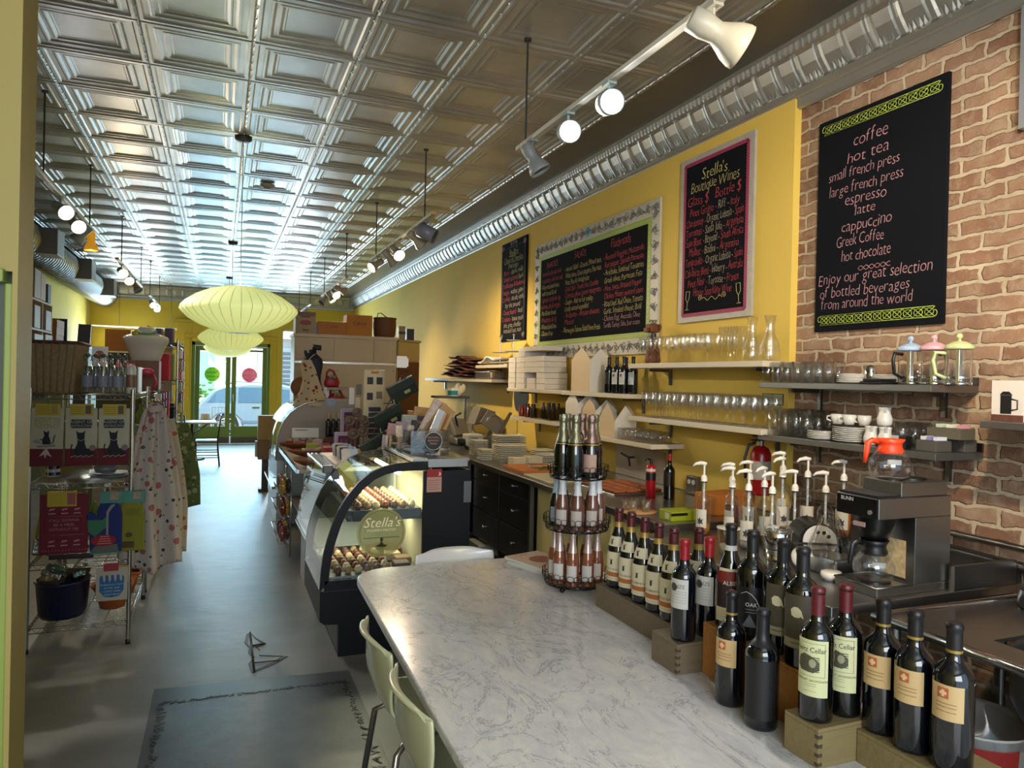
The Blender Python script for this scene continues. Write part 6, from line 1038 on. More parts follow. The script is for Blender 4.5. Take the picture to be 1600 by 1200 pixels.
one('kraft_crate', MB().box(-.11, .11, -.07, .07, 0, .09, M=T(rz=.3)), wood('#b08042', .15), 'small open wooden crate on the counter case with dark packs', 'crate', (1.02, 5.60, CT2), bevel=.004)
# bag rack with three green clutch bags
rk = thing('bag_rack', 'thin dark wire rack carrying three green clutch bags', 'rack', (1.22, 5.55, CT2)); put('frame', MB().tube([(-.16, 0, .0), (-.10, 0, .25), (.0, 0, .45), (.12, .02, .70), (.16, .02, .70)], .005, 6).tube([(.02, 0, .0), (.06, 0, .3), (.13, .02, .66)], .004, 6).tube([(-.18, -.08, .004), (.1, -.08, .004), (.1, .1, .004), (-.18, .1, .004)], .005, 6, True).bar((-.12, .0, .22), (.03, 0, .22), .004).bar((-.04, .0, .45), (.07, 0, .45), .004), mat('#3a2c20', .4, .6), rk)
GB2 = mat('#14201c', .4)
for i, (x, z, lab) in enumerate(((.10, .56, 'dark green clutch bag at the top of the wire rack'), (.0, .34, 'dark green clutch bag in the middle of the wire rack'), (-.10, .12, 'dark green clutch bag at the bottom of the wire rack'))):
    t = thing('clutch_bag', lab, 'bag', (1.22+x, 5.52, CT2+z), rot=(.25, -.5, 0)); put('pouch', MB().box(-.115, .115, -.02, .02, -.07, .07), GB2, t, bevel=.006); put('flap', MB().box(-.115, .115, -.0245, -.0205, .01, .072), mat('#1a2a24', .4), t, bevel=.002); put('tassel', MB().tube([(-.10, -.025, -.03), (-.11, -.03, -.06), (-.09, -.03, -.09)], .004, 5), mat('#a9aba4', .4), t); put('gold_mark', MB().box(.0, .05, -.0265, -.025, -.035, -.01), mat('#8a8a62', .4), t)
t = thing('sign_holder', 'small white card clipped on top of the bag rack', 'sign', (1.32, 5.56, CT2+.73)); put('card', MB().box(-.04, .04, -.006, .006, 0, .09), WHITE, t); put('second_card', MB().box(.0, .055, .008, .012, .01, .075), WHITE, t)
# white jewellery tower
tw = thing('jewellery_tower', 'tall white pegboard display tower of hair clips and dark pouches', 'display stand', (1.20, 6.02, CT2), .1); put('board', MB().box(-.09, .09, -.01, .01, 0, .71), mat('#b9a987', .5), tw, bevel=.004); put('side_board', MB().box(-.012, .012, .011, .16, 0, .69), mat('#a59678', .5), tw); put('foot', MB().box(-.1, .1, -.1, -.011, 0, .012), mat('#a59678', .5), tw)
for x, z in ((-.04, .62), (.04, .62), (-.04, .49), (.04, .50)): put('clip_card', MB().box(x-.025, x+.025, -.016, -.0105, z-.03, z+.03), BLKC if (x < 0 or z > .6) else mat('#6a5a4a', .5), tw)
for i in range(6): put('dark_pouch', MB().box(-.05, .05, -.035, -.0105, .14+.045*i, .175+.045*i), mat('#1a1d28', .5), tw, bevel=.004)
put('lamp_tag', MB().box(-.03, .03, -.016, -.0105, .68, .70), mat('#9a6a2a', .5), tw)
for i, (dx, z, h) in enumerate(((-.14, .30, .18), (-.13, .5, .09), (-.19, .42, .14))): put('hanging_item', MB().box(dx-.025, dx+.02, -.012, .0, z, z+h), mat(('#a59a80', '#55524a', '#bdb8ac')[i], .6), tw, bevel=.004)
# round twine pots in a wooden tray
tr = thing('round_ornaments_tray', 'wooden tray with round seed head ornaments on sticks', 'ornament', (1.03, 5.79, CT2)); put('tray', MB().box(-.10, .10, -.07, .07, 0, .07), wood('#8a5a34', .2), tr, bevel=.01)
for i, (x, y, z, r) in enumerate(((-.03, .0, .19, .05), (.04, -.02, .21, .045), (-.06, .02, .29, .045), (.05, .02, .30, .04), (.0, .03, .36, .04), (.07, .0, .27, .03))):
    put('seed_head', MB().lathe([(0, -.01), (r*.6, -.005), (r, .012), (r*.9, .028), (r*.6, .03), (r*.55, .01), (0, .008)], n=18, M=T(x, y, z, rx=1.2, rz=-.4)), mat('#5a4a3a', .6, noise=.4, scale=40), tr); put('stick', MB().bar((x, y, .07), (x, y, z), .004, 5), mat('#4a3a2a', .6), tr)
# greeting cards leaning in a rack
rk = thing('card_rack', 'pale stepped rack of small leaning cards on the counter case', 'rack', (.875, 5.62, CT2)); put('base', MB().box(-.09, .12, -.33, .33, 0, .02), mat('#b9a9a2', .5), rk, bevel=.004)
cc = ['#c9c3bb', '#a9b9c3', '#c9b3a5', '#7a5a44', '#3a322a', '#9ac0cf']
o = tag(put('gift_card', MB().box(-.035, .035, -.003, .003, 0, .095, M=T(rx=-.35)), mat(cc[0], .4)), 'x', 'card')
cp = [o]+[None]*5
for i in range(16):
    c = i % 6
    g = one('gift_card', MB().box(-.032, .032, -.004, .004, .004, .10, M=T(rx=-.42)), mat(cc[c], .35), 'small card with a pale tag leaning in the stepped rack', 'card', (.89+.012*(i % 3)-.02+.05*(i % 2), 5.34+.038*i, CT2+.0205), 0, 'leaning cards in the stepped rack')
bpy.data.objects.remove(o)
# goods on the open counter
LZ = .8805
def bowl_boat(label, x, y, s=1, rz=0):
    return one('wooden_boat_bowl', MB().grid(lambda u, v: ((.02+.10*v*s)*math.cos(2*PI*u)*1.9, (.02+.09*v)*math.sin(2*PI*u), .07*v**1.5), 32, 6, cu=True), wood('#7a4320', .2), label, 'bowl', (x, y, LZ), rz, solid=.008)
bowl_boat('long wooden bowl of small gifts on the pale counter, nearest', .86, 7.30, 1.1, 0); bowl_boat('long wooden bowl of pink soaps on the pale counter, farthest', .82, 8.12, 1, .1); bowl_boat('wooden bowl on the pale counter edge near the steel rails', .78, 6.52, .8, .3)
def fill(n, cx, cy, z, sx, sy, cols, name, label, cat, group, seed):
    r = random.Random(seed)
    for i in range(n): one(name, MB().box(-.035, .035, -.022, .022, 0, .03), mat(cols[i % len(cols)], .5), label, cat, (cx+r.uniform(-sx, sx), cy+r.uniform(-sy, sy), z+.028*(i//5)), r.uniform(-1, 1), group, bevel=.006)
fill(10, .86, 7.30, LZ+.03, .12, .03, ['#b9a48f', '#c9b9a9', '#8f9a2a', '#a98a7a'], 'wrapped_soap', 'small wrapped bar in the nearest long wooden bowl', 'soap', 'bars in the nearest wooden bowl', 1)
fill(10, .82, 8.12, LZ+.03, .11, .03, ['#b0757a', '#8f2a30', '#b98a85'], 'wrapped_soap', 'pink wrapped bar in the farthest long wooden bowl', 'soap', 'bars in the farthest wooden bowl', 2)
crate2('gift_box', 'bright lime green box on the pale counter', .84, .95, 7.62, 7.70, LZ, .10, mat('#9aa81c', .5)); crate2('gift_box', 'crimson box with cream lid on the pale counter', .93, 1.05, 7.05, 7.15, LZ, .13, mat('#a81e3a', .5), None, band_=(.85, 1.0, '#c9b39a'))
for i, (c, lab) in enumerate((('#c9a41c', 'yellow jar in the row under the white card'), ('#9fae9a', 'pale grey jar in the row under the white card'), ('#8c2418', 'red jar in the row under the white card'), ('#8f7a3a', 'olive jar in the row under the white card'), ('#b02a2a', 'bright red jar at the end of the row under the white card'))):
    t = thing('jam_jar', lab, 'jar', (.72+.075*i, 8.28, LZ+.001)); put('jar', MB().lathe([(0, .0), (.028, 0), (.03, .01), (.03, .075), (.024, .085)], n=16), mat(c, .3, coat=.3), t); put('lid', MB().cyl((0, 0, .0855), .027, .015, 16), mat('#b9b0a0', .4), t)
t = thing('price_card', 'long white printed card behind the jar row', 'sign', (.90, 8.37, LZ)); put('card', MB().box(-.14, .15, -.003, .003, .10, .21, M=T(rx=-.1)), WHITE, t); put('stand', MB().box(-.14, .15, -.04, .0, 0, .02), WHITE, t); m = MB(); b = MB().box(-.11, .03, -.026, -.0245, .185, .192, M=T(rx=-.0)); put('print_line', b, mat('#55524c', .6), t)
fill(14, 1.02, 7.55, LZ, .10, .35, ['#a82a2a', '#c9b9a9', '#c94a52', '#7a2a2a'], 'candy_pack', 'red and cream candy pack in the heap on the pale counter', 'candy', 'candy packs on the pale counter', 3)
for i in range(4): bottle('small_bottle', 'dark mini bottle with pale cap standing on the counter in a row of four', 'bottle', (1.10+.055*i, 8.0, LZ+.14), 'bdx', .26, .026, DKG, (.76, mat('#c2a58a', .5)), -2.2, ((.10, .4, .9, mat('#17181c', .5), 0),), (), None, 'mini bottles by the purple boxes')
one('bottle_riser', MB().box(-.12, .12, -.05, .05, 0, .14), mat('#5a2a20', .5), 'dark red block under the four mini bottles', 'riser', (1.185, 8.0, LZ), bevel=.004)
for i, (x, y, z, lab) in enumerate(((1.13, 6.75, LZ, 'lilac framed purple gift box, back one'), (1.05, 6.55, LZ, 'lilac framed purple gift box, front one'))):
    t = thing('purple_gift_box', lab, 'box', (x, y, z), .15); h = .50 if i == 0 else .30; put('box', MB().box(-.09, .09, -.03, .03, 0, h), mat('#a99ab8', .5), t, bevel=.004); put('window', MB().box(-.07, .08, -.0325, -.0305, .03, h-.03), mat('#4a2a44', .4), t)
    for k in range(3): put('pink_tube', MB().box(-.055+.045*k, -.03+.045*k, -.036, -.033, .06, h-.06), mat('#8a4a5a', .4), t)
t = thing('printed_tin', 'small red and white printed carton beside the candy heap', 'carton', (.98, 7.9, LZ), .3); put('carton', MB().box(-.04, .04, -.03, .03, 0, .12), mat('#c9b3ae', .5, noise=.4, scale=50), t)
# wall ledges with strawberry bags, dress form
for i, z in enumerate((1.55, 1.325)): t = thing('display_ledge', ('grey ledge holding the upper red bag', 'wide grey ledge holding the lower red bag')[i], 'ledge', (1.24, 8.62, z)); put('board', MB().box(-.09, .17, -.12, .12, -.03 if i == 0 else -.09, 0), mat('#8f7f6c', .5), t, bevel=.003); put('support', MB().box(-.01, .01, .0, .02, 1.42-z, -.031 if i == 0 else -.091) if z > 1.43 else MB().box(-.1, .1, 0, .02, -.1, -.0905), mat('#8f7f6c', .5), t)
RB = mat('#8f0f1a', .5)
for i, (x, z, lab) in enumerate(((1.21, 1.5505, 'red fabric strawberry shaped bag on the upper ledge'), (1.27, 1.3255, 'red fabric strawberry shaped bag on the lower ledge'))):
    t = thing('strawberry_bag', lab, 'bag', (x, 8.58, z)); s = 1 if i else .85
    put('body', MB().lathe([(0, 0), (.075*s, .0), (.10*s, .03*s), (.105*s, .07*s), (.09*s, .12*s), (.06*s, .15*s), (0, .16*s)], n=24, M=Matrix.Diagonal((1, .45, 1, 1))), RB, t); put('handle', MB().tube([(-.07*s, 0, .12*s), (-.07*s, 0, .2*s), (-.03*s, 0, .24*s), (.02*s, 0, .22*s), (.06*s, 0, .13*s)], .014, 8), RB, t); put('leaf', MB().prism([(-.03, 0), (0, .02), (.03, 0), (.04, .03), (0, .045), (-.04, .03)], 0, .006, M=T(-.0, -.045, .12*s, rx=PI/2)), mat('#4a6a2a', .5), t)
t = thing('round_price_tag', 'round blue white tag hanging beside the lower red bag', 'tag', (1.19, 8.44, 1.3255)); put('disc', MB().cyl((0, 0, 0), .05, .003, 28, M=T(0, 0, .052, rx=PI/2)), mat('#8f9ab8', .5, noise=.3, scale=60), t)
fm = thing('dress_form', 'dark navy torso dress form wearing a strawberry print apron', 'mannequin', (.99, 8.60, 1.42), -.35)
Pf = [(.0, 0), (.125, 0), (.13, .05), (.12, .12), (.098, .20), (.10, .27), (.115, .35), (.12, .41), (.105, .46), (.07, .495), (.045, .515), (.042, .56), (.0, .56)]
put('torso', MB().lathe(Pf, n=32, M=Matrix.Diagonal((1, .72, 1, 1))), mat('#10162c', .7), fm); put('neck_cap', MB().lathe([(0, .5605), (.055, .5605), (.05, .62), (.0, .62)], n=20, M=T(ry=.08)), mat('#12172a', .6), fm); put('bow', MB().ball((-.055, -.03, .50), .03, 10, (1, .6, .8)).ball((-.075, -.03, .53), .025, 10, (.8, .6, 1)), mat('#16182a', .6), fm)
def ap(u, v):
    z = .44-.53*v; r = .0
    for (r0, z0), (r1, z1) in zip(Pf[1:-1], Pf[2:]):
        if z0 <= z <= z1 and z1 > z0: r = r0+(r1-r0)*(z-z0)/(z1-z0)
    if z < .08: r = max(r, .12)+(.08-z)*.55
    wd = .55+1.25*min(1, v*1.7); a = -PI/2-.45+(u-.5)*wd*1.9; w = r+.010+(.012*math.sin(u*20) if v > .6 else 0); return (w*math.cos(a), w*math.sin(a)*.74, z)
STR = bpy.data.materials.new('strawberry_print')
def printmat(m, base, dots, sc=22, thr=.16):
    m.use_nodes = True; nt = m.node_tree; b = nt.nodes['Principled BSDF']; b.inputs['Roughness'].default_value = .85; tc = N(nt, 'ShaderNodeTexCoord'); prev = None
    for k, (c, s, th) in enumerate(dots):
        v = N(nt, 'ShaderNodeTexVoronoi', i_Scale=s); mp = N(nt, 'ShaderNodeMapping'); mp.inputs['Location'].default_value = (k*.37, k*.21, k*.53); nt.links.new(tc.outputs['Object'], mp.inputs[0]); nt.links.new(mp.outputs[0], v.inputs['Vector'])
        lt = N(nt, 'ShaderNodeMath', operation='LESS_THAN'); lt.inputs[1].default_value = th; nt.links.new(v.outputs['Distance'], lt.inputs[0]); mx = N(nt, 'ShaderNodeMix', data_type='RGBA'); nt.links.new(lt.outputs[0], mx.inputs[0]); mx.inputs[7].default_value = (*lin(c), 1)
        if prev is None: mx.inputs[6].default_value = (*lin(base), 1)
        else: nt.links.new(prev, mx.inputs[6])
        prev = mx.outputs[2]
    nt.links.new(prev, b.inputs['Base Color']); return m
printmat(STR, '#b9a684', [('#7a2020', 15, .26), ('#3f4a34', 19, .2)])
put('apron', MB().grid(ap, 30, 30), STR, fm, solid=.004); put('apron_strap', MB().tube([(-.02, -.09, .44), (.02, -.08, .49), (.04, -.0, .515)], .006, 6), mat('#b9a684', .8), fm)
one('round_board', MB().lathe([(0, 0), (.12, 0), (.12, .015), (0, .015)], n=28, M=T(rx=PI/2)), wood('#8a5a34', .3), 'round brown wooden disc standing behind the dress form', 'board', (.905, 8.98, 1.541), 0)
one('white_card', MB().box(-.04, .04, -.003, .003, 0, .10), WHITE, 'small white card standing on the curved case top', 'card', (1.16, 8.62, 1.4205))
one('leather_satchel', MB().lathe([(0, 0), (.13, 0), (.15, .06), (.13, .15), (.07, .19), (0, .20)], n=24, M=Matrix.Diagonal((1, .5, 1, 1))), mat('#c9985a', .6), 'pale orange pouch behind the bag rack', 'bag', (1.42, 6.0, CT2), bevel=.0)
# snack racks below the counter edge
sr = thing('snack_rack', 'wire snack rack hung on the counter front beside the aisle', 'rack', (.60, 7.2, 0)); b = MB()
for z in (.56, .36, .12):
    b.tube([(-.10, -.28, z+.10), (.03, -.28, z+.10), (.03, .30, z+.10), (-.10, .30, z+.10)], .004, 5, True).tube([(-.07, -.26, z), (.02, -.26, z), (.02, .28, z), (-.07, .28, z)], .003, 5, True)
    for k in range(6): b.bar((-.10, -.25+.1*k, z+.10), (-.07, -.25+.1*k, z), .002, 4)
put('wire_baskets', b, CHROME, sr); put('upright', MB().tube([(.032, -.28, 0), (.032, -.28, .80)], .006, 6).tube([(.032, .30, 0), (.032, .30, .80)], .006, 6), CHROME, sr)
SN = ['#5a3a34', '#7a2a20', '#b08a2a', '#3a2a3a', '#a86a3a', '#6a7a4a', '#8a4a44']
rs_ = random.Random(6)
for z, n, nm in ((.56, 9, 'top'), (.36, 8, 'middle'), (.12, 6, 'bottom')):
    for i in range(n): one('snack_bag', MB().ball((0, 0, .07), .05, 12, (.5, 1, 1.5)), mat(SN[(i+n) % 7], .35, noise=.5, scale=60), 'crinkled snack bag in the %s basket of the snack rack' % nm, 'snack bag', (.60-.035+.05*(i % 2), 6.98+.48*i/n+.02, z+.007+.0), rs_.uniform(-.4, .4), 'snack bags in the %s basket' % nm)
# ---------------------------------------------------------------- wire gift shelves on the aisle's other side
CW = mat('#a3a3a0', .25, .95)
def wire_unit(label, x0, x1, y0, y1, zs, ht):
    t = thing('wire_shelving', label, 'shelving', ((x0+x1)/2, (y0+y1)/2, 0)); a, b = (x1-x0)/2, (y1-y0)/2
    for sx in (-1, 1):
        for sy in (-1, 1):
            p = put('post', MB().cyl((sx*a, sy*b, .03), .0127, ht-.03, 12), CW, t); put('foot', MB().lathe([(0, 0), (.016, 0), (.014, .029), (0, .029)], (sx*a, sy*b, 0), 12), BLKC, p)
    for z in zs:
        m = MB()
        for zz in (z, z-.03): m.tube([(-a, -b, zz), (a, -b, zz), (a, b, zz), (-a, b, zz)], .0032, 5, True)
        n = 20
        for sy in (-1, 1): m.tube([(-a+2*a*i/n, sy*b, z if i % 2 else z-.03) for i in range(n+1)], .0022, 4)
        n2 = int(b/a*20)
        for sx in (-1, 1): m.tube([(sx*a, -b+2*b*i/n2, z if i % 2 else z-.03) for i in range(n2+1)], .0022, 4)
        for i in range(1, int(2*b/.028)): m.bar((-a, -b+i*.028, z+.002), (a, -b+i*.028, z+.002), .0017, 4)
        for x in (-a/2, 0, a/2): m.bar((x, -b, z-.003), (x, b, z-.003), .003, 4)
        put('wire_shelf', m, CW, t)
    return t
Z1, Z2, Z3, Z4 = 1.535, 1.0, .52, .145
wire_unit('chrome wire shelving of kitchen gifts, the one nearest the camera', -1.03, -.495, 4.99, 5.94, (Z1, Z2, Z3, Z4), 1.57)
def hook(par, x, z): put('hook', MB().tube([(x, .0, z), (x, -.012, z+.006), (x, -.004, z+.02), (x, .012, z+.022)], .002, 5), BLKC, par)
def towel(label, x0, x1, z0, z1, hdr, draw, tilt=0):
    t = thing('tea_towel', label, 'tea towel', ((x0+x1)/2, 4.955, z1), rot=(0, tilt, 0)); w = x1-x0; h = z1-z0
    put('cloth', MB().box(-w/2+.002, w/2-.002, -.006, .006, -h, 0), mat('#a8a48c', .85, bump=.05, scale=60), t, bevel=.004); put('red_band', MB().box(-w/2+.001, w/2-.001, -.0072, .0071, -h, -h+.30*h), mat('#5a1820', .85), t, bevel=.002)
    hd = put('header_card', MB().box(-.062, .062, -.0085, .0085, -.045, .024), mat('#a8941c', .6), t); put('photo', MB().box(.02, .05, -.0105, -.009, -.035, .015), mat(hdr, .6), hd); b = MB()
    for i in range(4): b.box(-.055, .012, -.0102, -.009, -.035+.013*i, -.032+.013*i)
    put('print_lines', b, mat('#6f5f18', .6), hd); hook(t, 0, .024); draw(t, h); return t
F0 = lambda y=-.0078: face((0, y, 0), '-Y')
CATK = mat('#10131c', .8)
def cat_a(t, h):
    m = MB(); write(m, 'AGENT OF', 0, -.085, .026, F0()); write(m, 'CHAOS', 0, -.112, .034, F0()); m.tube([tuple(F0() @ Vector(q)) for q in ((-.057, -.06, 0), (.057, -.06, 0), (.062, -.07, 0), (.062, -.108, 0), (.055, -.118, 0), (-.055, -.118, 0), (-.062, -.108, 0), (-.062, -.07, 0))], .0013, 4, True); put('lettering', m, mat('#8f8428', .7), t)
    P = [(-.02, -.215), (-.022, -.19), (-.012, -.165), (-.016, -.14), (-.012, -.132), (-.008, -.142), (.004, -.142), (.008, -.132), (.012, -.14), (.01, -.165), (.02, -.19), (.02, -.215)]
    b = MB().prism(P, 0, .001, M=F0()).tube([tuple(F0() @ Vector((x, y, .0005))) for x, y in ((.018, -.21), (.035, -.205), (.036, -.18), (.042, -.16))], .003, 5).tube([tuple(F0() @ Vector((x, y, .0005))) for x, y in ((-.014, -.185), (-.034, -.188))], .003, 5); put('cat_drawing', b, CATK, t)
    put('grey_bird', MB().prism([(-.075, -.20), (-.05, -.185), (-.035, -.195), (-.02, -.215), (-.045, -.212)], 0, .0008, M=F0()), mat('#75808a', .8), t); put('open_book', MB().prism([(-.05, -.222), (.045, -.215), (.045, -.228), (-.045, -.236)], 0, .0006, M=F0()), mat('#777a78', .8), t); put('white_petals', MB().prism([(-.004, -.24), (.004, -.24), (.03, -.29), (.004, -.275), (-.004, -.30), (-.01, -.275), (-.035, -.288)], 0, .001, M=F0(-.0085)), mat('#a59a90', .8), t)
def cat_b(t, h):
    pl = MB().prism([(-.052, -.068), (.052, -.068), (.056, -.08), (.056, -.108), (.05, -.12), (-.05, -.12), (-.056, -.108), (-.056, -.08)], 0, .0006, M=F0()); p = put('plate_drawing', pl, mat('#272c34', .8), t); m = MB(); write(m, 'AGENT OF', 0, -.091, .024, F0(-.0092)); write(m, 'DESTRUCTION', 0, -.112, .018, F0(-.0092)); put('lettering', m, mat('#a8a48c', .8), p)
    P = [(-.04, -.285), (-.034, -.25), (-.02, -.215), (-.018, -.19), (-.022, -.165), (-.026, -.135), (-.012, -.147), (.008, -.147), (.022, -.133), (.018, -.165), (.018, -.19), (.02, -.215), (.03, -.245), (.06, -.262), (.07, -.285)]
    b = MB().prism(P, 0, .001, M=F0()).tube([tuple(F0(-.0085) @ Vector((x, y, .0005))) for x, y in ((-.04, -.283), (-.05, -.265), (-.05, -.235), (-.046, -.215))], .0035, 5); put('cat_drawing', b, CATK, t); put('collar', MB().tube([tuple(F0(-.0095) @ Vector((x, y, 0))) for x, y in ((-.018, -.187), (0, -.196), (.018, -.187))], .0015, 4), mat('#b9b4a4'), t)
    put('grey_ball', MB().prism(circ(.018, 18, 1, 1, .06, -.238), 0, .0007, M=F0()), mat('#6f6a66', .8), t); b = MB()
    for i in range(12): b.prism(circ(.004, 6, 1.6, .7, -.05+.01*i, -.292+.004*(i % 3)), 0, .0007, M=F0(-.0085))
    put('scattered_crumbs', b, mat('#8f8478', .8), t)
towel('tea towel printed AGENT OF CHAOS in olive with a small black cat', -1.02, -.848, 1.11, 1.455, '#8f7a3a', cat_a, .02); towel('tea towel printed AGENT OF DESTRUCTION, middle of the three hanging together', -.846, -.676, 1.11, 1.455, '#4a3a34', cat_b); towel('tea towel printed AGENT OF DESTRUCTION, the one beside the floral apron', -.674, -.504, 1.11, 1.455, '#4a3a34', cat_b)
# red printed towel, mitts
t = thing('tea_towel', 'dark red printed towel with yellow header hanging from the second shelf', 'tea towel', (-.838, 4.955, .945)); put('cloth', MB().box(-.128, .122, -.006, .006, -.36, 0), mat('#641a26', .85), t, bevel=.01); hd = put('header_card', MB().box(-.09, .06, -.0085, .0085, -.075, .015), mat('#a8941c', .6), t); put('photo', MB().box(.012, .055, -.0102, -.0088, -.065, .006), mat('#8a4a44', .6), hd); hook(t, 0, .015); m = MB()
for i, s in enumerate(("Y'ALL GONNA", 'BE A MESS', 'WITHOUT ME')): write(m, s, -.003, -.165-.027*i, .024, F0())
m.tube([tuple(F0() @ Vector(q)) for q in ((-.10, -.135, 0), (.095, -.135, 0), (.095, -.245, 0), (-.10, -.245, 0))], .0016, 4, True)
for r_ in (-.10, -.29):
    for i in range(3):
        x = -.065+.065*i; m.prism([(x-.018, r_-.02), (x+.018, r_-.02), (x+.018, r_-.012), (x-.018, r_-.012)], 0, .0008, M=F0()).prism([(x-.016, r_), (x+.012, r_+.006), (x+.016, r_+.016), (x-.012, r_+.012)], 0, .0008, M=F0())
for i in range(14): m.prism(circ(.003, 6, 1, 1, -.11+.017*i, -.335), 0, .0008, M=F0())
put('lettering', m, mat('#a0747a', .8), t)
def mitt(label, x, z, col, hcol, detail):
    t = thing('oven_mitt', label, 'oven mitt', (x, 4.957, z)); P = [(-.085, -.32), (.085, -.32), (.085, -.1), (.075, -.04), (.04, -.01), (0, .0), (-.03, -.015), (-.05, -.06), (-.052, -.10), (-.07, -.075), (-.098, -.068), (-.112, -.09), (-.11, -.13), (-.09, -.20)]
    put('mitt', MB().prism(P, -.008, .008, M=F0(0)), mat(col, .85), t, bevel=.006); hd = put('header_card', MB().box(-.035, .085, -.011, .011, .0-.02, .05), mat(hcol, .6), t); put('photo', MB().box(.02, .065, -.0128, -.0112, .0, .045), mat('#8f7a5a', .6, noise=.5, scale=60), hd); hook(t, .02, .05); detail(t); return t
def db(t):
    put('green_sleeve', MB().prism([(-.10, -.12), (-.02, -.12), (.0, -.10), (.005, -.16), (-.06, -.22), (-.095, -.19)], 0, .0008, M=F0(-.0085)), mat('#2f6a4a', .8), t); put('spoon', MB().prism([(.0, -.24), (.012, -.24), (.012, -.08), (.03, -.05), (.045, -.035), (.04, -.025), (.02, -.035), (.0, -.07)], 0, .001, M=F0(-.0094)), mat('#7a7a74', .7), t); s = put('speech_bubble', MB().prism(circ(.066, 28, 1, .52, -.012, -.245)+[], 0, .0008, M=F0(-.0105)), mat('#8a1420', .8), t); b = MB()
    for i in range(4): b.box(-.045+.005*i, .03-.004*i, -.0125, -.0114, -.265+.014*i, -.261+.014*i)
    put('print_lines', b, mat('#b98a8a', .8), s); put('hem', MB().box(-.085, .085, -.0095, .0095, -.326, -.316), mat('#2f7a6a', .8), t); put('grey_corner', MB().prism([(-.085, -.315), (.07, -.315), (.06, -.27), (-.06, -.28)], 0, .0006, M=F0(-.0085)), mat('#5a5a54', .8), t)
mitt('blue oven mitt with a red speech bubble hanging from the second shelf', -.62, .90, '#16285c', '#3f7a6e', db)
def do(t): put('dark_bits', MB().prism(circ(.02, 12, 1, .8, .0, -.22), 0, .0008, M=F0(-.0085)).prism([(-.05, -.3), (.03, -.3), (.03, -.26), (-.05, -.26)], 0, .0008, M=F0(-.0085)), mat('#4a3a1a', .8), t); put('print', MB().box(-.02, .06, -.0095, -.0085, -.10, -.06), mat('#6a6a1a', .8), t)
mitt('olive oven mitt half hidden behind the floral apron', -.50, .895, '#77761f', '#3f7a6e', do).location.y = 4.985
# things on the shelves
WKB = mat('#8a7350', .75, noise=.45, scale=55, bump=.5)
t = thing('wicker_basket', 'big tapered wicker basket with brown rim on the top wire shelf', 'basket', (-.96, 5.22, Z1+.005)); put('body', MB().prism([(-.15, -.18), (.13, -.18), (.13, .18), (-.15, .18)], 0, .004).grid(lambda u, v: (lambda k, f: tuple((1-f)*a+f*b for a, b in zip(*[((px_*(1+.22*v)), py_*(1+.15*v), .30*v) for px_, py_ in (((-.15, -.18), (.13, -.18), (.13, .18), (-.15, .18))[k % 4], ((-.15, -.18), (.13, -.18), (.13, .18), (-.15, .18))[(k+1) % 4])])))(int(u*4) % 4, u*4-int(u*4)), 48, 20, cu=True), WKB, t, solid=.012)
put('rim', MB().tube([(-.185, -.21, .305), (.162, -.21, .305), (.162, .21, .305), (-.185, .21, .305)], .012, 6, True), mat('#4a2c1c', .7), t)
b = MB()
for i in range(9): b.bar((-.145+.033*i, -.186, .005), (-.175+.041*i, -.214, .30), .005, 5)
put('ribs', b, mat('#7d6a4c', .75), t)
sb = thing('swing_bottle', 'clear printed swing top bottle in the front row on the top wire shelf', 'bottle', (-.75, 5.1, Z1+.005)); put('glass', MB().lathe([(0, .004), (.03, 0), (.034, .01), (.034, .13), (.025, .165), (.012, .19), (.012, .22), (.015, .225)], n=18), DRINK, sb); put('print_band', MB().lathe([(.0345, .04), (.0345, .11)], n=18, a0=-2.6, a1=-.6), mat('#777c88', .6, noise=.7, scale=90), sb); put('stopper', MB().ball((0, 0, .235), .014, 10).tube([(.016, 0, .2), (.024, 0, .225), (.0, .0, .25), (-.024, 0, .225), (-.016, 0, .2)], .0025, 5), mat('#55524e', .4, .4), sb)
for i in range(6):
    o = sb if i == 0 else dup(sb); o.location = (-.755+.083*(i % 3)+.03*(i//3), 5.09+.09*(i//3), Z1+.005); o['group'] = 'swing top bottles on the top wire shelf'
t = thing('sauce_bottle', 'bottle with white cap edge at the end of the swing top row', 'bottle', (-.515, 5.08, Z1+.005)); put('bottle', MB().lathe([(0, 0), (.026, 0), (.028, .01), (.028, .15), (.02, .18), (0, .185)], n=16), mat('#c9c3b4', .3), t); put('label', MB().lathe([(.0285, .04), (.0285, .12)], n=16), mat('#7a5a3a', .5, noise=.5, scale=60), t)
for i, (x, z, lab) in enumerate(((-.80, 0, 'dark green patterned box behind the bottles, basket side'), (-.60, 0, 'dark green patterned box behind the bottles, apron side'))):
    t = thing('gift_box', lab, 'box', (x, 5.44, Z1+.005)); put('box', MB().box(-.095, .095, -.10, .10, 0, .17), mat('#123a2a', .5, noise=.4, scale=70), t, bevel=.004); put('white_spine', MB().box(.0955, .104, -.10, .10, 0, .17), WHITE, t)
t = thing('ball_card', 'white boxed card with a round orange ball picture on top of the green boxes', 'carton', (-.74, 5.46, Z1+.176)); put('carton', MB().box(-.045, .045, -.02, .02, 0, .13), WHITE, t); put('ball', MB().cyl((0, 0, 0), .028, .002, 24, M=T(0, -.0205, .075, rx=PI/2)), mat('#a8562f', .5), t)
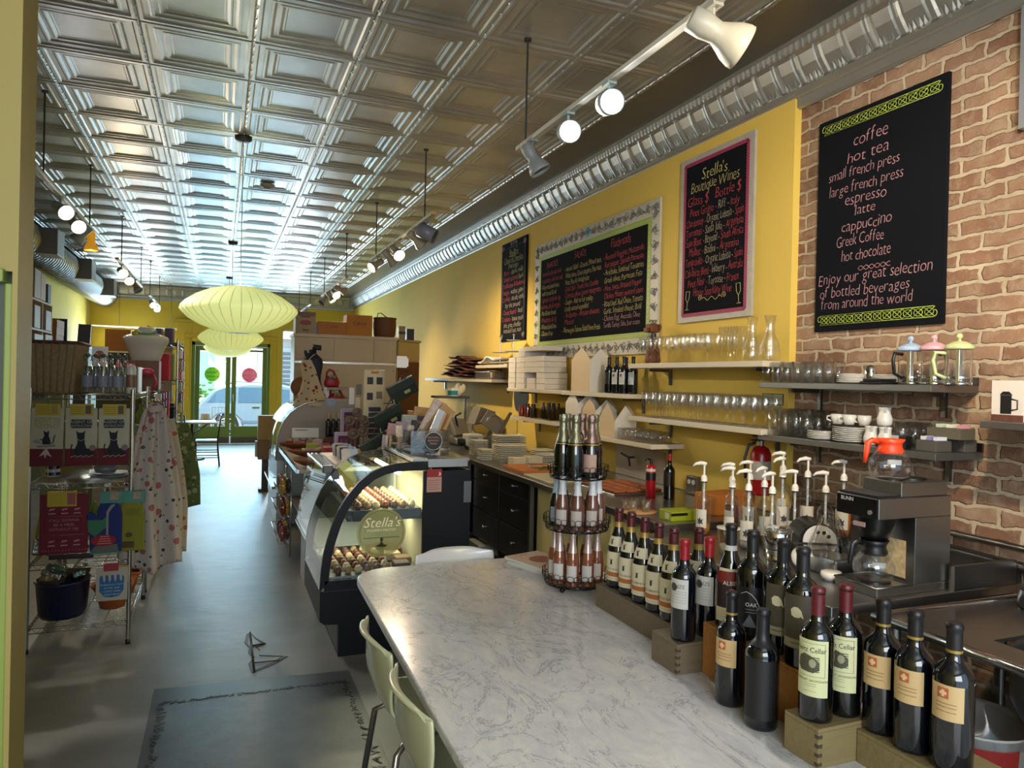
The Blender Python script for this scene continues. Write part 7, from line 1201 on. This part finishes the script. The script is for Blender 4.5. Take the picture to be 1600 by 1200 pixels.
t = thing('striped_jar', 'blue and white striped jar with wire clip on the second wire shelf', 'jar', (-.965, 5.30, Z2+.005)); put('jar', MB().lathe([(0, 0), (.038, 0), (.04, .01), (.04, .085), (0, .09)], n=20), mat('#b9bcc0', .3), t); put('stripe', MB().lathe([(.0405, .01), (.0405, .03)], n=20).lathe([(.0405, .05), (.0405, .075)], n=20), mat('#171d38', .3), t); put('clip', MB().tube([(-.02, -.042, .01), (-.022, -.044, .10), (.02, -.044, .11), (.018, -.042, .01)], .003, 5), WHITE, t)
GW_ = mat('#6f7573', .3)
def dish(name, label, x, y, z, r, h, n=28): return one(name, MB().lathe([(0, .004), (r*.5, 0), (r*.75, .003), (r, h), (r*.96, h), (r*.7, .006), (0, .008)], n=n), GW_, label, 'bowl' if h > .03 else 'platter', (x, y, z))
dish('platter', 'large pale platter at the bottom of the stack on the second wire shelf', -.635, 5.22, Z2+.005, .125, .018); dish('platter', 'pale platter on top of the larger one, under the bowls', -.64, 5.22, Z2+.017, .115, .018); dish('bowl', 'pale oval bowl resting on the platters, lower bowl', -.665, 5.23, Z2+.030, .075, .05); dish('bowl', 'pale bowl nested in the lower bowl on the platters', -.66, 5.235, Z2+.048, .075, .05)
one('dark_tin', MB().box(-.14, .10, -.03, .03, 0, .035), mat('#2a1d1a', .4), 'dark long tin on the third wire shelf below the red towel', 'tin', (-.80, 5.10, Z3+.005), bevel=.008)
one('glass_slab', MB().box(-.15, .13, -.08, .08, 0, .05), glass((.5, .52, .52), 1.5, .1), 'clear plastic box on the third wire shelf', 'box', (-.66, 5.3, Z3+.005), bevel=.004)
rz_ = random.Random(12)
FO = [mat('#8f958f', .15, .9, bump=.6, scale=40), mat('#5f7a6f', .2, .6, bump=.6, scale=40), mat('#5a4a3a', .3, .3, bump=.5, scale=40), mat('#8a7a5a', .3, .3, bump=.5, scale=40)]
for i in range(7): one('foil_packet', MB().box(-.05, .05, -.02, .02, 0, .10, M=T(rx=rz_.uniform(-.5, .5), ry=rz_.uniform(-.5, .5))), FO[i % 2], 'crinkled silver foil packet at the wall end of the third wire shelf', 'packet', (-.99+.03*(i % 3), 5.12+.11*i, Z3+.03), rz_.uniform(-1, 1), 'foil packets on the third wire shelf', bevel=.012)
for i in range(5): one('foil_packet', MB().box(-.05, .05, -.02, .02, 0, .16, M=T(rx=rz_.uniform(-.3, .3), ry=rz_.uniform(-.3, .3))), FO[i % 2], 'crinkled silver foil packet standing behind the red towel', 'packet', (-.98+.01*i, 5.08+.12*i, Z3+.13), rz_.uniform(-1, 1), 'foil packets behind the red towel', bevel=.012)
t = thing('navy_tub', 'wide navy blue tub of packets on the bottom wire shelf', 'tub', (-.885, 5.22, Z4+.005)); put('tub', MB().lathe([(0, 0), (.135, 0), (.15, .03), (.168, .215), (.172, .22), (.16, .215), (.14, .03), (0, .02)], n=36, M=Matrix.Diagonal((.88, 1, 1, 1))), mat('#0a1030', .35), t); put('rim', MB().tube([(.15*math.cos(a), .17*math.sin(a), .22) for a in [2*PI*i/36 for i in range(36)]], .006, 6, True), mat('#10183c', .35), t)
for i in range(9): one('snack_packet', MB().box(-.06, .06, -.035, .035, -.018, .018, M=T(rx=rz_.uniform(-.5, .5), ry=rz_.uniform(-.5, .5))), FO[(i*3) % 4], 'dull wrapped packet heaped in the navy tub', 'packet', (-.885+.085*math.cos(i*2.1), 5.20+.09*math.sin(i*2.1), Z4+.245+.016*(i//3)), rz_.uniform(-2, 2), 'packets in the navy tub', bevel=.008)
def obasket(label, x, y):
    t = thing('orange_basket', label, 'basket', (x, y, Z4+.005)); c = mat('#a85a2a', .6, noise=.3, scale=50); put('bowl', MB().lathe([(0, 0), (.07, 0), (.10, .10), (.115, .14), (.095, .10), (.06, .01)], n=28), c, t); put('rim', MB().tube([(.115*math.cos(a), .115*math.sin(a), .145+.008*math.sin(5*a)) for a in [2*PI*i/30 for i in range(30)]], .008, 6, True), c, t)
obasket('orange woven basket on the bottom wire shelf behind the hanging tag', -.62, 5.30); obasket('orange woven basket at the aisle side of the bottom wire shelf', -.60, 5.60)
t = thing('printed_swatch', 'white square cloth with a blue printed verse clipped to the third shelf', 'cloth', (-.585, 4.958, .485)); put('card', MB().box(-.085, .085, -.002, .002, -.20, 0), mat('#a5a08f', .7), t); put('blue_print', MB().prism([(-.062, -.05), (-.055, -.045), (.055, -.045), (.066, -.06), (.064, -.14), (.04, -.175), (0, -.182), (-.04, -.175), (-.066, -.14), (-.066, -.06)], 0, .001, M=F0(-.0025)), mat('#235a8a', .7), t); b = MB()
for i in range(4): b.prism([(-.05+.03*i, -.035), (-.035+.03*i, -.035), (-.035+.03*i, -.07), (-.04+.03*i, -.09), (-.047+.03*i, -.07)], 0, .001, M=F0(-.0038))
put('white_figures', b, mat('#a5a08f', .7), t); m = MB()
for i, s in enumerate(("I'M BASICALLY INTO", 'KITTIES, AND', "I CAN'T THINK", 'RIGHT NOW')): write(m, s, 0, -.108-.02*i, .0145, F0(-.004), shear=.3)
put('lettering', m, mat('#a9b9c3', .7), t); put('red_clip', MB().box(-.045, .035, -.006, .004, -.02, .025), mat('#8a1a2a', .5), t)
t = thing('paper_tag', 'orange yellow folded paper hanging beside the blue printed cloth', 'paper', (-.545, 4.975, .50)); put('sheet', MB().add([(-.04, 0, 0), (.05, 0, -.01), (.05, 0, -.12)], [(0, 1, 2)]), mat('#a8882a', .7), t, solid=.003)
# aprons
FLO = printmat(bpy.data.materials.new('floral_print'), '#a3988c', [('#5d6252', 21, .17), ('#8f5050', 11, .24), ('#1d2233', 17, .19), ('#a07a50', 26, .12)])
GRP = printmat(bpy.data.materials.new('leaf_print'), '#55602c', [('#8f9160', 14, .30), ('#3f4a24', 17, .24), ('#a3a37a', 23, .16)])
def hang(u, v, L, W0, W1, fold, amp, lean): 
    w = W0+(W1-W0)*min(1, v*1.6)**.7; s = (u-.5)*w; return (lean*v+amp*math.sin(u*fold+.6*math.sin(v*4))*(.4+v)-.02*math.cos(u*2.2), s, -L*v)
t = thing('floral_apron', 'cream floral apron with red and navy flowers hung on the wire shelf end', 'apron', (-.375, 5.07, 1.45), -1.15); put('cloth', MB().grid(lambda u, v: hang(u, v, 1.02-.03*math.sin(u*9), .10, .38, 17, .026, .0), 60, 40), FLO, t, solid=.004); put('gathered_top', MB().ball((0, 0, .0), .045, 14, (.7, 1.1, .8)), FLO, t); put('hook', MB().tube([(0, 0, .03), (.0, 0, .07), (-.02, 0, .08)], .004, 6), CHROME, t)
t = thing('floral_apron', 'second cream floral apron hanging half behind the first', 'apron', (-.34, 5.42, 1.36), -.75); put('cloth', MB().grid(lambda u, v: hang(u, v, .93, .12, .34, 13, .02, .03), 44, 30), printmat(bpy.data.materials.new('floral_print'), '#ab9c80', [('#a0522d', 13, .22), ('#30343c', 19, .16), ('#b57a30', 23, .15)]), t, solid=.004); put('hook', MB().tube([(0, 0, 0), (-.05, -.05, .10), (-.113, -.106, .145)], .004, 6), CHROME, t)
t = thing('leaf_apron', 'olive green leaf print apron with dangling dark ties', 'apron', (-.31, 6.45, 1.27), -.9); put('cloth', MB().grid(lambda u, v: hang(u, v, .74-.06*u, .16, .34, 7, .014, .06), 40, 30), GRP, t, solid=.004); put('hook', MB().tube([(0, 0, 0), (-.05, .0, .03), (-.118, -.15, .03)], .004, 6), CHROME, t)
for i in range(3): put('tie', MB().tube([(.03+.015*i, -.08+.03*i, -.68), (.02, -.07+.03*i, -.82), (.06+.01*i, -.05+.03*i, -.92+.03*i)], .005, 5), mat('#1c2420', .7), t)
t = thing('green_apron', 'dark plain green apron hanging between the floral and leaf aprons', 'apron', (-.40, 6.05, 1.44), .8); put('cloth', MB().grid(lambda u, v: hang(u, v, .98, .06, .16, 9, .012, .03), 24, 30), mat('#1f2b20', .8), t, solid=.004); put('hook', MB().tube([(0, 0, 0), (-.03, .03, .04), (-.01, .125, .09)], .004, 6), CHROME, t)
for i, (y, c, lab) in enumerate(((5.62, '#b58a4a', 'ochre cloth edge hanging behind the floral apron'), (5.80, '#a98f72', 'tan patterned cloth hanging at the back corner of the wire shelf'))): t = thing('hanging_cloth', lab, 'cloth', (-.44, y, 1.35), .7); put('cloth', MB().grid(lambda u, v: hang(u, v, .55, .06, .14, 9, .01, .02), 20, 20), mat(c, .8, noise=.4, scale=40), t, solid=.004)
# second and third wire units, bust
wire_unit('chrome wire shelving beyond the first one, crowded with gifts', -1.03, -.50, 6.12, 7.05, (1.53, 1.0, .5, .15), 1.57); wire_unit('tall chrome wire shelving at the far end of the gift row', -.72, -.36, 7.25, 8.2, (1.95, 1.60, 1.1, .55, .15), 1.98)
one('wooden_riser', MB().box(-.13, .13, -.12, .12, 0, .235), mat('#6f4a2f', .6), 'brown box under the white necklace bust', 'box', (-.58, 6.48, 1.5355), bevel=.005)
bu = thing('necklace_bust', 'white necklace display bust with bead necklace', 'display bust', (-.555, 6.48, 1.771))
BP = [(.105, 0, .05), (.115, .03, .055), (.135, .09, .062), (.158, .14, .066), (.168, .17, .062), (.16, .19, .056), (.125, .205, .05), (.08, .22, .046), (.062, .24, .044), (.06, .265, .044), (.04, .27, .03)]
def bust(u, v):
    k = v*(len(BP)-1); i = min(int(k), len(BP)-2); f = k-i; w, z, d = [BP[i][j]*(1-f)+BP[i+1][j]*f for j in range(3)]; a = 2*PI*u; return (w*math.copysign(abs(math.cos(a))**.8, math.cos(a)), d*math.sin(a)-(.02 if .2 < v < .7 and math.sin(a) < 0 else 0)*math.sin((v-.2)*2*PI), z)
put('bust', MB().grid(bust, 48, 30, cu=True), mat('#b9b1a2', .6), bu, sub=1); nk = MB()
for i in range(16): a = PI*i/15; nk.ball((.07*math.cos(a), -.045-.012*math.sin(a), .235-.022*math.sin(a)), .012, 8)
put('bead_necklace', nk, mat('#5f8a6a', .5, noise=.6, scale=30), bu); put('flower_brooch', MB().ball((-.075, -.06, .215), .026, 10, (1, .5, 1)).ball((-.065, -.07, .235), .015, 8), mat('#a8a02a', .4, noise=.6, scale=40), bu)
KC = ['#c0344a', '#2f5a7a', '#b9a98a', '#7a9a4a', '#c9c3b4', '#5a4a6a', '#1d1f28', '#a8622a', '#8f2a34', '#c2a13a']
kz = random.Random(31)
def goods(n, x0, x1, y0, y1, z, hmin, hmax, label, cat, group, name='gift_packet'):
    for i in range(n):
        h = kz.uniform(hmin, hmax); w = kz.uniform(.025, .05); c = mat(KC[kz.randrange(10)], .5, noise=.4, scale=50)
        b = MB().box(-w, w, -.03, .03, 0, h) if i % 3 else MB().lathe([(0, 0), (w*.8, 0), (w*.8, h*.7), (w*.35, h*.85), (w*.35, h), (0, h)], n=14)
        one(name, b, c, label, cat, (x0+(x1-x0)*((i*.381) % 1), y0+(y1-y0)*i/max(1, n-1), z), kz.uniform(-.3, .3), group, bevel=.003 if i % 3 else 0)
goods(14, -.95, -.55, 6.18, 7.0, 1.5355, .12, .24, 'small colourful gift in the crowd on the second unit top shelf', 'gift', 'gifts on the second unit top shelf'); goods(12, -.95, -.55, 6.18, 7.0, 1.0055, .14, .3, 'small colourful gift on the middle shelf of the second unit', 'gift', 'gifts on the second unit middle shelf'); goods(10, -.95, -.55, 6.18, 7.0, .5055, .14, .3, 'small colourful gift on the low shelf of the second unit', 'gift', 'gifts on the second unit low shelf')
goods(12, -.66, -.42, 7.32, 8.12, 1.6055, .12, .28, 'gift packet on the upper shelf of the far wire unit', 'gift', 'gifts on the far unit upper shelf'); goods(12, -.66, -.42, 7.32, 8.12, 1.1055, .2, .4, 'gift packet on the middle shelf of the far wire unit', 'gift', 'gifts on the far unit middle shelf'); goods(4, -.62, -.42, 7.4, 8.1, 1.9555, .10, .16, 'dark bottle or packet on top of the far wire unit', 'gift', 'gifts on the far unit top')
def strip(label, x, y, z, h, c, n=6):
    t = thing('hanging_strip', label, 'utensil', (x, y, z)); put('hook', MB().tube([(0, 0, 0), (-.03, 0, .012), (-.062, 0, .008)], .003, 5), CHROME, t); put('strap', MB().tube([(0, 0, 0), (0, 0, -h)], .006, 5), mat(c, .5), t)
    for i in range(n): put('pack', MB().box(-.022, .022, -.03, .03, -h*(i+.9)/n, -h*(i+.1)/n), mat(KC[(i*3+int(y*10)) % 10], .5, noise=.3, scale=60), t, bevel=.004)
for i in range(5): strip(('strip of small packs hung on the second unit aisle side, first', 'strip of small packs hung on the second unit aisle side, second', 'strip of small packs hung on the second unit aisle side, third', 'strip of packs on the far unit aisle side, first', 'strip of packs on the far unit aisle side, second')[i], -.44 if i < 3 else -.35, (6.2, 6.5, 6.8, 7.4, 7.8)[i], 1.52 if i < 3 else 1.9, .42 if i < 3 else .6, '#2a2a2a')
t = thing('red_spatula', 'pinkish red rubber scraper sticking out of the second unit', 'utensil', (-.52, 6.10, 1.60)); put('blade', MB().ball((0, -.0, .08), .05, 12, (1.2, .4, .6)), mat('#b0304a', .4), t); put('handle', MB().tube([(.04, 0, .07), (.075, 0, .0), (.05, 0, -.06)], .012, 8), mat('#b0304a', .4), t)
t = thing('poster_panel', 'tall beige carton with a cork stopper picture at the end of the gift row', 'carton', (-.60, 8.34, 1.0)); put('carton', MB().box(-.07, .14, -.03, .03, 0, 1.10), mat('#a8957f', .6), t); put('picture', MB().lathe([(0, 0), (.03, 0), (.03, .09), (0, .09)], n=14, M=T(.09, -.032, .78) @ Matrix.Diagonal((1, .1, 1, 1))), mat('#3a2420', .5), t); put('yellow_strip', MB().box(.04, .13, -.0325, -.0305, .90, .92), mat('#a8923a', .6), t)
t['label'] = 'tall beige carton with a dark picture at the end of the gift row'
one('carton_stand', MB().box(-.15, .15, -.08, .08, 0, .999), mat('#5a5048', .6), 'dark stand under the tall beige carton', 'stand', (-.56, 8.34, 0))
# stacked boxes by the post
for i in range(5):
    t = thing('book_box', ('red and white printed box at the floor in the stack by the door post', 'red and white printed box second up by the door post', 'pale printed box third up in the stack by the door post', 'red printed box fourth up by the door post', 'pale box on top of the stack by the door post')[i], 'box', (-1.12, 4.42, .285*i)); put('box', MB().box(-.19, .165, -.1, .1, 0, .284), mat(('#a08a86', '#b5a9a2')[i % 2], .6), t, bevel=.004); put('red_panel', MB().box(-.15, .166, -.1015, -.1002, .03, .16), mat('#7a2020', .6), t)
# wall cubby with wooden cases, boxes
PW = mat('#c9a884', .6); cbk = thing('wall_cubby', 'pale wooden cubby shelves on the wall above the gift row', 'shelf unit', (-2.705, 10.5, 1.5))
for y in (0, .62, 1.27, 1.87): put('upright', MB().box(.0, .40, y-.012, y+.012, 0, 1.12 if y > .1 else .8), PW, cbk)
for z, ya, yb in ((.30, 0, 1.87), (.72, 0, 1.87), (1.12, .62, 1.87)):
    for a, b_ in ((0, .62), (.62, 1.27), (1.27, 1.87)):
        if a >= ya-.01: put('shelf_board', MB().box(0, .40, a+.0125, b_-.0125, z-.012, z+.012), PW, cbk)
def wcase(label, y0, y1, z, h, c, d=.41): return one('wooden_case', MB().box(0, d, 0, y1-y0, 0, h), mat(c, .6, noise=.15, scale=12), label, 'box', (-2.69, y0, z), bevel=.004)
wcase('pale printed wooden wine case on the lower cubby board', 10.56, 11.02, 2.235, .40, '#b39a85'); wcase('small grey printed case in the middle cubby', 11.18, 11.5, 2.235, .30, '#a39b90'); wcase('white printed case in the far cubby', 11.85, 12.2, 2.235, .28, '#a89c90'); wcase('tall pale case on top of the cubby', 11.16, 11.5, 2.6335, .38, '#b39a85'); wcase('second tall pale case on top of the cubby', 11.52, 11.8, 2.6335, .36, '#b89c7a'); wcase('dark grey case standing at the cubby end', 11.95, 12.15, 2.6335, .26, '#55585c'); wcase('brown case on the low open cubby top', 10.6, 11.0, 2.636, .30, '#5a3020', .2)
wcase('pale grey case in the lowest near cubby', 10.62, 11.0, 1.815, .36, '#8f8a88'); wcase('pale case in the lowest middle cubby', 11.2, 11.7, 1.815, .34, '#a89a8c'); wcase('pale tall case in the lowest far cubby', 11.84, 12.3, 1.815, .36, '#b39a7a')
lc = thing('side_cabinet', 'long white topped side cabinet along the wall beyond the cubby', 'cabinet', (-2.7, 12.5, 0)); put('body', MB().box(0, .6, 0, 2.6, 0, 2.05), mat('#8f9a78', .6), lc); put('top', MB().box(0, .63, -.02, 2.62, 2.051, 2.09), WHITE, lc)
for i, lab in enumerate(('orange wooden box at the bottom of the stack of three', 'orange wooden box in the middle of the stack of three', 'orange wooden box on top of the stack of three')): one('small_crate', MB().box(0, .38, 0, .55, 0, .115), wood('#a8702c', .15), lab, 'box', (-2.66, 12.55+.02*i, 2.0905+.116*i), 0, bevel=.004)
one('display_board', MB().box(0, .36, 0, .04, 0, .40), BLKC, 'black framed panel standing behind the orange boxes', 'panel', (-2.62, 13.25, 2.0905)); one('leaning_board', MB().box(-.06, .06, -.02, .02, 0, 1.05, M=T(ry=.05)), mat('#2a2220', .5), 'dark brown board standing upright behind the wicker basket', 'board', (-1.42, 9.0, 1.132)); one('board_plinth', MB().box(-.3, .25, -.2, .25, 0, 1.13), mat('#55604a', .6), 'olive plinth under the dark upright board', 'plinth', (-1.42, 9.0, 0))
# front window display shelves
wu = thing('window_rack', 'white wire rack high across the front window', 'rack', (-1.75, 17.9, 2.66)); b = MB()
for i in range(40): b.bar((-.8+.04*i, -.25, 0), (-.8+.04*i, .25, 0), .006, 4)
b.tube([(-.82, -.25, 0), (.82, -.25, 0), (.82, .25, 0), (-.82, .25, 0)], .008, 5, True); put('wire_grid', b, WHITE, wu); put('cord', MB().bar((-.3, -.2, 0), (-.3, -.2, .97), .004, 4).bar((.72, -.2, 0), (.72, -.2, .97), .004, 4), RODM, wu)
ws2 = thing('wine_rack', 'dark wine shelf unit in front of the front window', 'shelf unit', (-1.95, 16.9, 0)); put('frame', MB().box(-.40, .55, -.25, .25, .02, 2.06), mat('#3a2f28', .6), ws2); put('top_board', MB().box(-.42, .57, -.27, .27, 2.061, 2.09), WHITE, ws2)
for i in range(3): crate2('wooden_wine_case', ('orange wine case at the bottom of the window stack', 'orange wine case in the middle of the window stack', 'orange wine case on top of the window stack')[i], -2.19, -1.72, 16.75, 17.1, 2.091+.15*i, .149, wood('#a8602c', .12), None)
for i in range(6): bottle('wine_bottle', 'dark bottle in the row standing before the window wine cases', 'bottle', (-2.12+.10*i, 16.52+.04*(i % 2), 2.0905) if 0 else (-1.68+.10*i*.6, 16.72+.06*(i % 2), 2.0905), 'bdx', .30, .037, DKG, (.8, BLKC), -1.6, ((.3, .6, .9, LWHITE, 0),), (), None, 'bottles before the window wine cases')
# ---------------------------------------------------------------- cafe corner by the door
BAM = mat('#2f1c12', .35, .2)
def cafe_chair(label, loc, rz):
    t = thing('cafe_chair', label, 'chair', loc, rz, 'dark slender cafe chairs'); w = .19
    put('seat', MB().box(-.19, .19, -.2, .2, .445, .47), mat('#9fb3bd', .35), t, bevel=.008)
    for sy in (-1, 1):
        put('leg', MB().tube([(-.18, sy*w, .444), (-.19, sy*w, 0)], .014, 8), BAM, t); put('back_leg', MB().tube([(.22, sy*w, 0), (.19, sy*w, .30), (.185, sy*w, .50), (.235, sy*w*.95, .92)], .014, 8), BAM, t)
        for z in (.16, .26): put('rung', MB().bar((-.185, sy*w, z), (.195, sy*w, z), .010, 6), BAM, t)
    for z, x in ((.56, .192), (.64, .20), (.75, .213), (.83, .223), (.91, .233)): put('back_rail', MB().bar((x, -w, z), (x, w, z), .013, 6), BAM, t)
    for z in (.13, .22): put('rung', MB().bar((-.188, -w, z), (-.188, w, z), .010, 6).bar((.20, -w, z), (.20, w, z), .007, 6), BAM, t)
    for k in range(4): put('spindle', MB().bar((.213, -.09+.06*k, .75), (.223, -.09+.06*k, .83), .006, 6), BAM, t)
    return t
cafe_chair('dark slender cafe chair with pale seat facing the small table', (-.20, 14.25, 0), 0); cafe_chair('dark slender cafe chair half hidden behind the leaf apron', (-.68, 13.9, 0), PI/2+.3)
t = thing('cafe_table', 'small pale topped cafe table near the front door', 'table', (-.48, 15.3, 0)); put('top', MB().box(-.42, .42, -.35, .35, .71, .74), mat('#b9c6cc', .3), t, bevel=.006); put('column', MB().cyl((0, 0, .03), .03, .679, 12), BAM, t); put('foot', MB().cyl((0, 0, 0), .24, .029, 28), BAM, t)
for x, y in ((-.3, -.25), (.3, -.25), (-.3, .25), (.3, .25)): put('brace', MB().bar((x, y, .7095), (x*.1, y*.1, .5), .008, 6), BAM, t)
# ---------------------------------------------------------------- the street
struct('pavement', MB().box(-12, 14, YB+.3, 21.3, -.12, -.02), mat('#b9b6ae', .8)); struct('road', MB().box(-30, 40, 21.3, 31.5, -.2, -.16), mat('#85878a', .8)); struct('kerb', MB().box(-30, 40, 21.15, 21.3, -.2, -.02), mat('#c2c0ba', .8)); struct('pavement_far', MB().box(-30, 40, 31.5, 34.0, -.2, -.05), mat('#b9b6ae', .8))
CARP = mat('#9fb6cc', .25, .3, coat=1); TYR = mat('#26282c', .6); CGL = mat('#5d7f9a', .08, spec=.8)
cr_ = thing('parked_car', 'pale silver estate car parked outside the front door', 'car', (-.62, 22.1, -.16))
side = [(.0, .45), (.02, .78), (.10, .98), (.45, 1.36), (.75, 1.50), (1.4, 1.58), (2.3, 1.56), (2.7, 1.48), (3.35, 1.05), (4.3, .92), (4.62, .80), (4.70, .50), (4.66, .30), (4.2, .24), (4.2, .24)][:-1]
lower = [(4.15, .30), (4.08, .52), (3.9, .66), (3.66, .70), (3.42, .64), (3.27, .50), (3.22, .28), (1.26, .28), (1.21, .50), (1.06, .64), (.82, .70), (.58, .66), (.42, .52), (.36, .30), (.08, .30)]
body = [(x, z) for x, z in side]+lower
put('body', MB().prism(body, 0, 1.78, M=Mx), CARP, cr_, bevel=.05)
for q in ([(.30, 1.02), (.56, 1.36), (.80, 1.43), (1.06, 1.45), (1.06, 1.02)], [(1.12, 1.02), (1.12, 1.455), (2.0, 1.46), (2.0, 1.02)], [(2.06, 1.02), (2.06, 1.45), (2.55, 1.40), (3.1, 1.04), (3.1, 1.02)]):
    put('side_window', MB().prism(q, -.012, -.003, M=Mx), CGL, cr_); put('far_window', MB().prism(q, 1.783, 1.79, M=Mx), CGL, cr_)
for x in (.82, 3.66):
    for y in (.0, 1.56):
        wl = put('wheel', MB().cyl((0, 0, 0), .335, .22, 36, M=T(x, y+.22, .335, rx=PI/2)), TYR, cr_, bevel=.02); f = MB().cyl((0, 0, 0), .06, .01, 16, M=T(x, y-.003, .335, rx=PI/2))
        for k in range(10): a = 2*PI*k/10; f.box(.05, .235, -.02, .02, 0, .008, M=T(x, y-.003, .335, rx=PI/2) @ T(rz=a))
        f.lathe([(.22, 0), (.245, 0), (.245, .01), (.22, .01)], n=32, M=T(x, y-.003, .335, rx=PI/2)); put('hubcap', f, mat('#c9cdd2', .3, .7), wl)
put('door_trim', MB().box(1.2, 3.2, -.012, -.001, .42, .50), mat('#6d7f90', .4), cr_); put('sill', MB().box(1.26, 3.2, -.012, -.001, .28, .33), mat('#5a6670', .4), cr_)
for x in (1.5, 2.4): put('door_handle', MB().box(x, x+.2, -.035, -.002, .88, .92), CHROME, cr_, bevel=.008)
put('tail_light', MB().box(-.012, .06, -.008, .25, .80, .95), mat('#a03a3a', .3), cr_, bevel=.01); put('roof_rail', MB().tube([(.9, .12, 1.56), (1.0, .12, 1.62), (2.4, .12, 1.60), (2.5, .12, 1.54)], .018, 8), STEELD, cr_)
FW = mat('#d9d6cf', .8); bl = thing('shop_building', 'white shop building across the street with louvred shutters', 'building', (0, 34, 0)); put('wall', MB().box(-16, 18, 0, 3, -.05, 7), FW, bl)
for x, w in ((-3.2, 1.5), (-1.2, 1.4), (4.2, 2.0)): put('shop_window', MB().box(x, x+w, -.05, -.002, .8, 2.6), mat('#9fc3cf', .15), bl)
for i, x in enumerate((1.9,)):
    s = put('shutter', MB().box(x, x+1.8, -.09, -.003, .9, 2.9), mat('#8f9aa0', .6), bl); b = MB()
    for k in range(9): b.box(x+.1, x+1.7, -.12, -.0905, 1.0+.2*k, 1.11+.2*k)
    put('slats', b, mat('#56626c', .6), s)
put('teal_panel', MB().box(-3.3, -1.7, -.12, -.051, 1.5, 2.2), mat('#3fb0b8', .5), bl); put('brown_sign', MB().box(-3.3, -2.0, -.12, -.003, 2.7, 3.2), mat('#b5a08a', .6), bl); put('pillar', MB().box(-.2, .2, -.3, -.002, -.05, 6).box(1.2, 1.5, -.3, -.002, -.05, 6), WHITE, bl); put('cornice', MB().box(-16, 18, -.35, -.002, 3.3, 3.7), WHITE, bl)
t = thing('street_shrub', 'small green shrub in a planter across the street', 'plant', (-1.0, 32.6, -.05)); put('planter', MB().lathe([(0, 0), (.28, 0), (.34, .5), (0, .48)], n=20), mat('#6a6258', .7), t); rf = random.Random(2); b = MB()
for i in range(90): b.ball((rf.gauss(0, .28), rf.gauss(0, .28), .95+rf.gauss(0, .28)), rf.uniform(.05, .11), 6, (1, 1, .6))
put('foliage', b, mat('#5f9a3a', .7, noise=.4, scale=9), t)
t = thing('barrel_stool', 'pale wooden barrel seat on the pavement outside the door', 'stool', (-.33, 20.0, -.02)); put('barrel', MB().lathe([(0, 0), (.10, 0), (.13, .2), (.13, .45), (.10, .66), (0, .66)], n=24), mat('#b0916a', .6, noise=.2, scale=10), t); put('hoop', MB().lathe([(.126, .12), (.13, .15)], n=24).lathe([(.131, .5), (.127, .53)], n=24), mat('#6a5a48', .5), t)
t = thing('pavement_chair', 'white garden chair on the pavement outside the door', 'chair', (.02, 20.1, -.02)); put('seat', MB().box(-.2, .2, -.2, .2, .42, .45), WHITE, t, bevel=.01); b = MB().tube([(-.19, .18, .451), (-.19, .2, .82), (.19, .2, .82), (.19, .18, .451)], .014, 8)
for k in range(4): b.bar((-.12+.08*k, .18, .451), (-.12+.08*k, .2, .82), .008, 6)
put('back', b, WHITE, t)
for sx in (-.17, .17):
    for sy in (-.17, .17): put('leg', MB().bar((sx, sy, .419), (sx*1.1, sy*1.1, 0), .016, 8), WHITE, t)
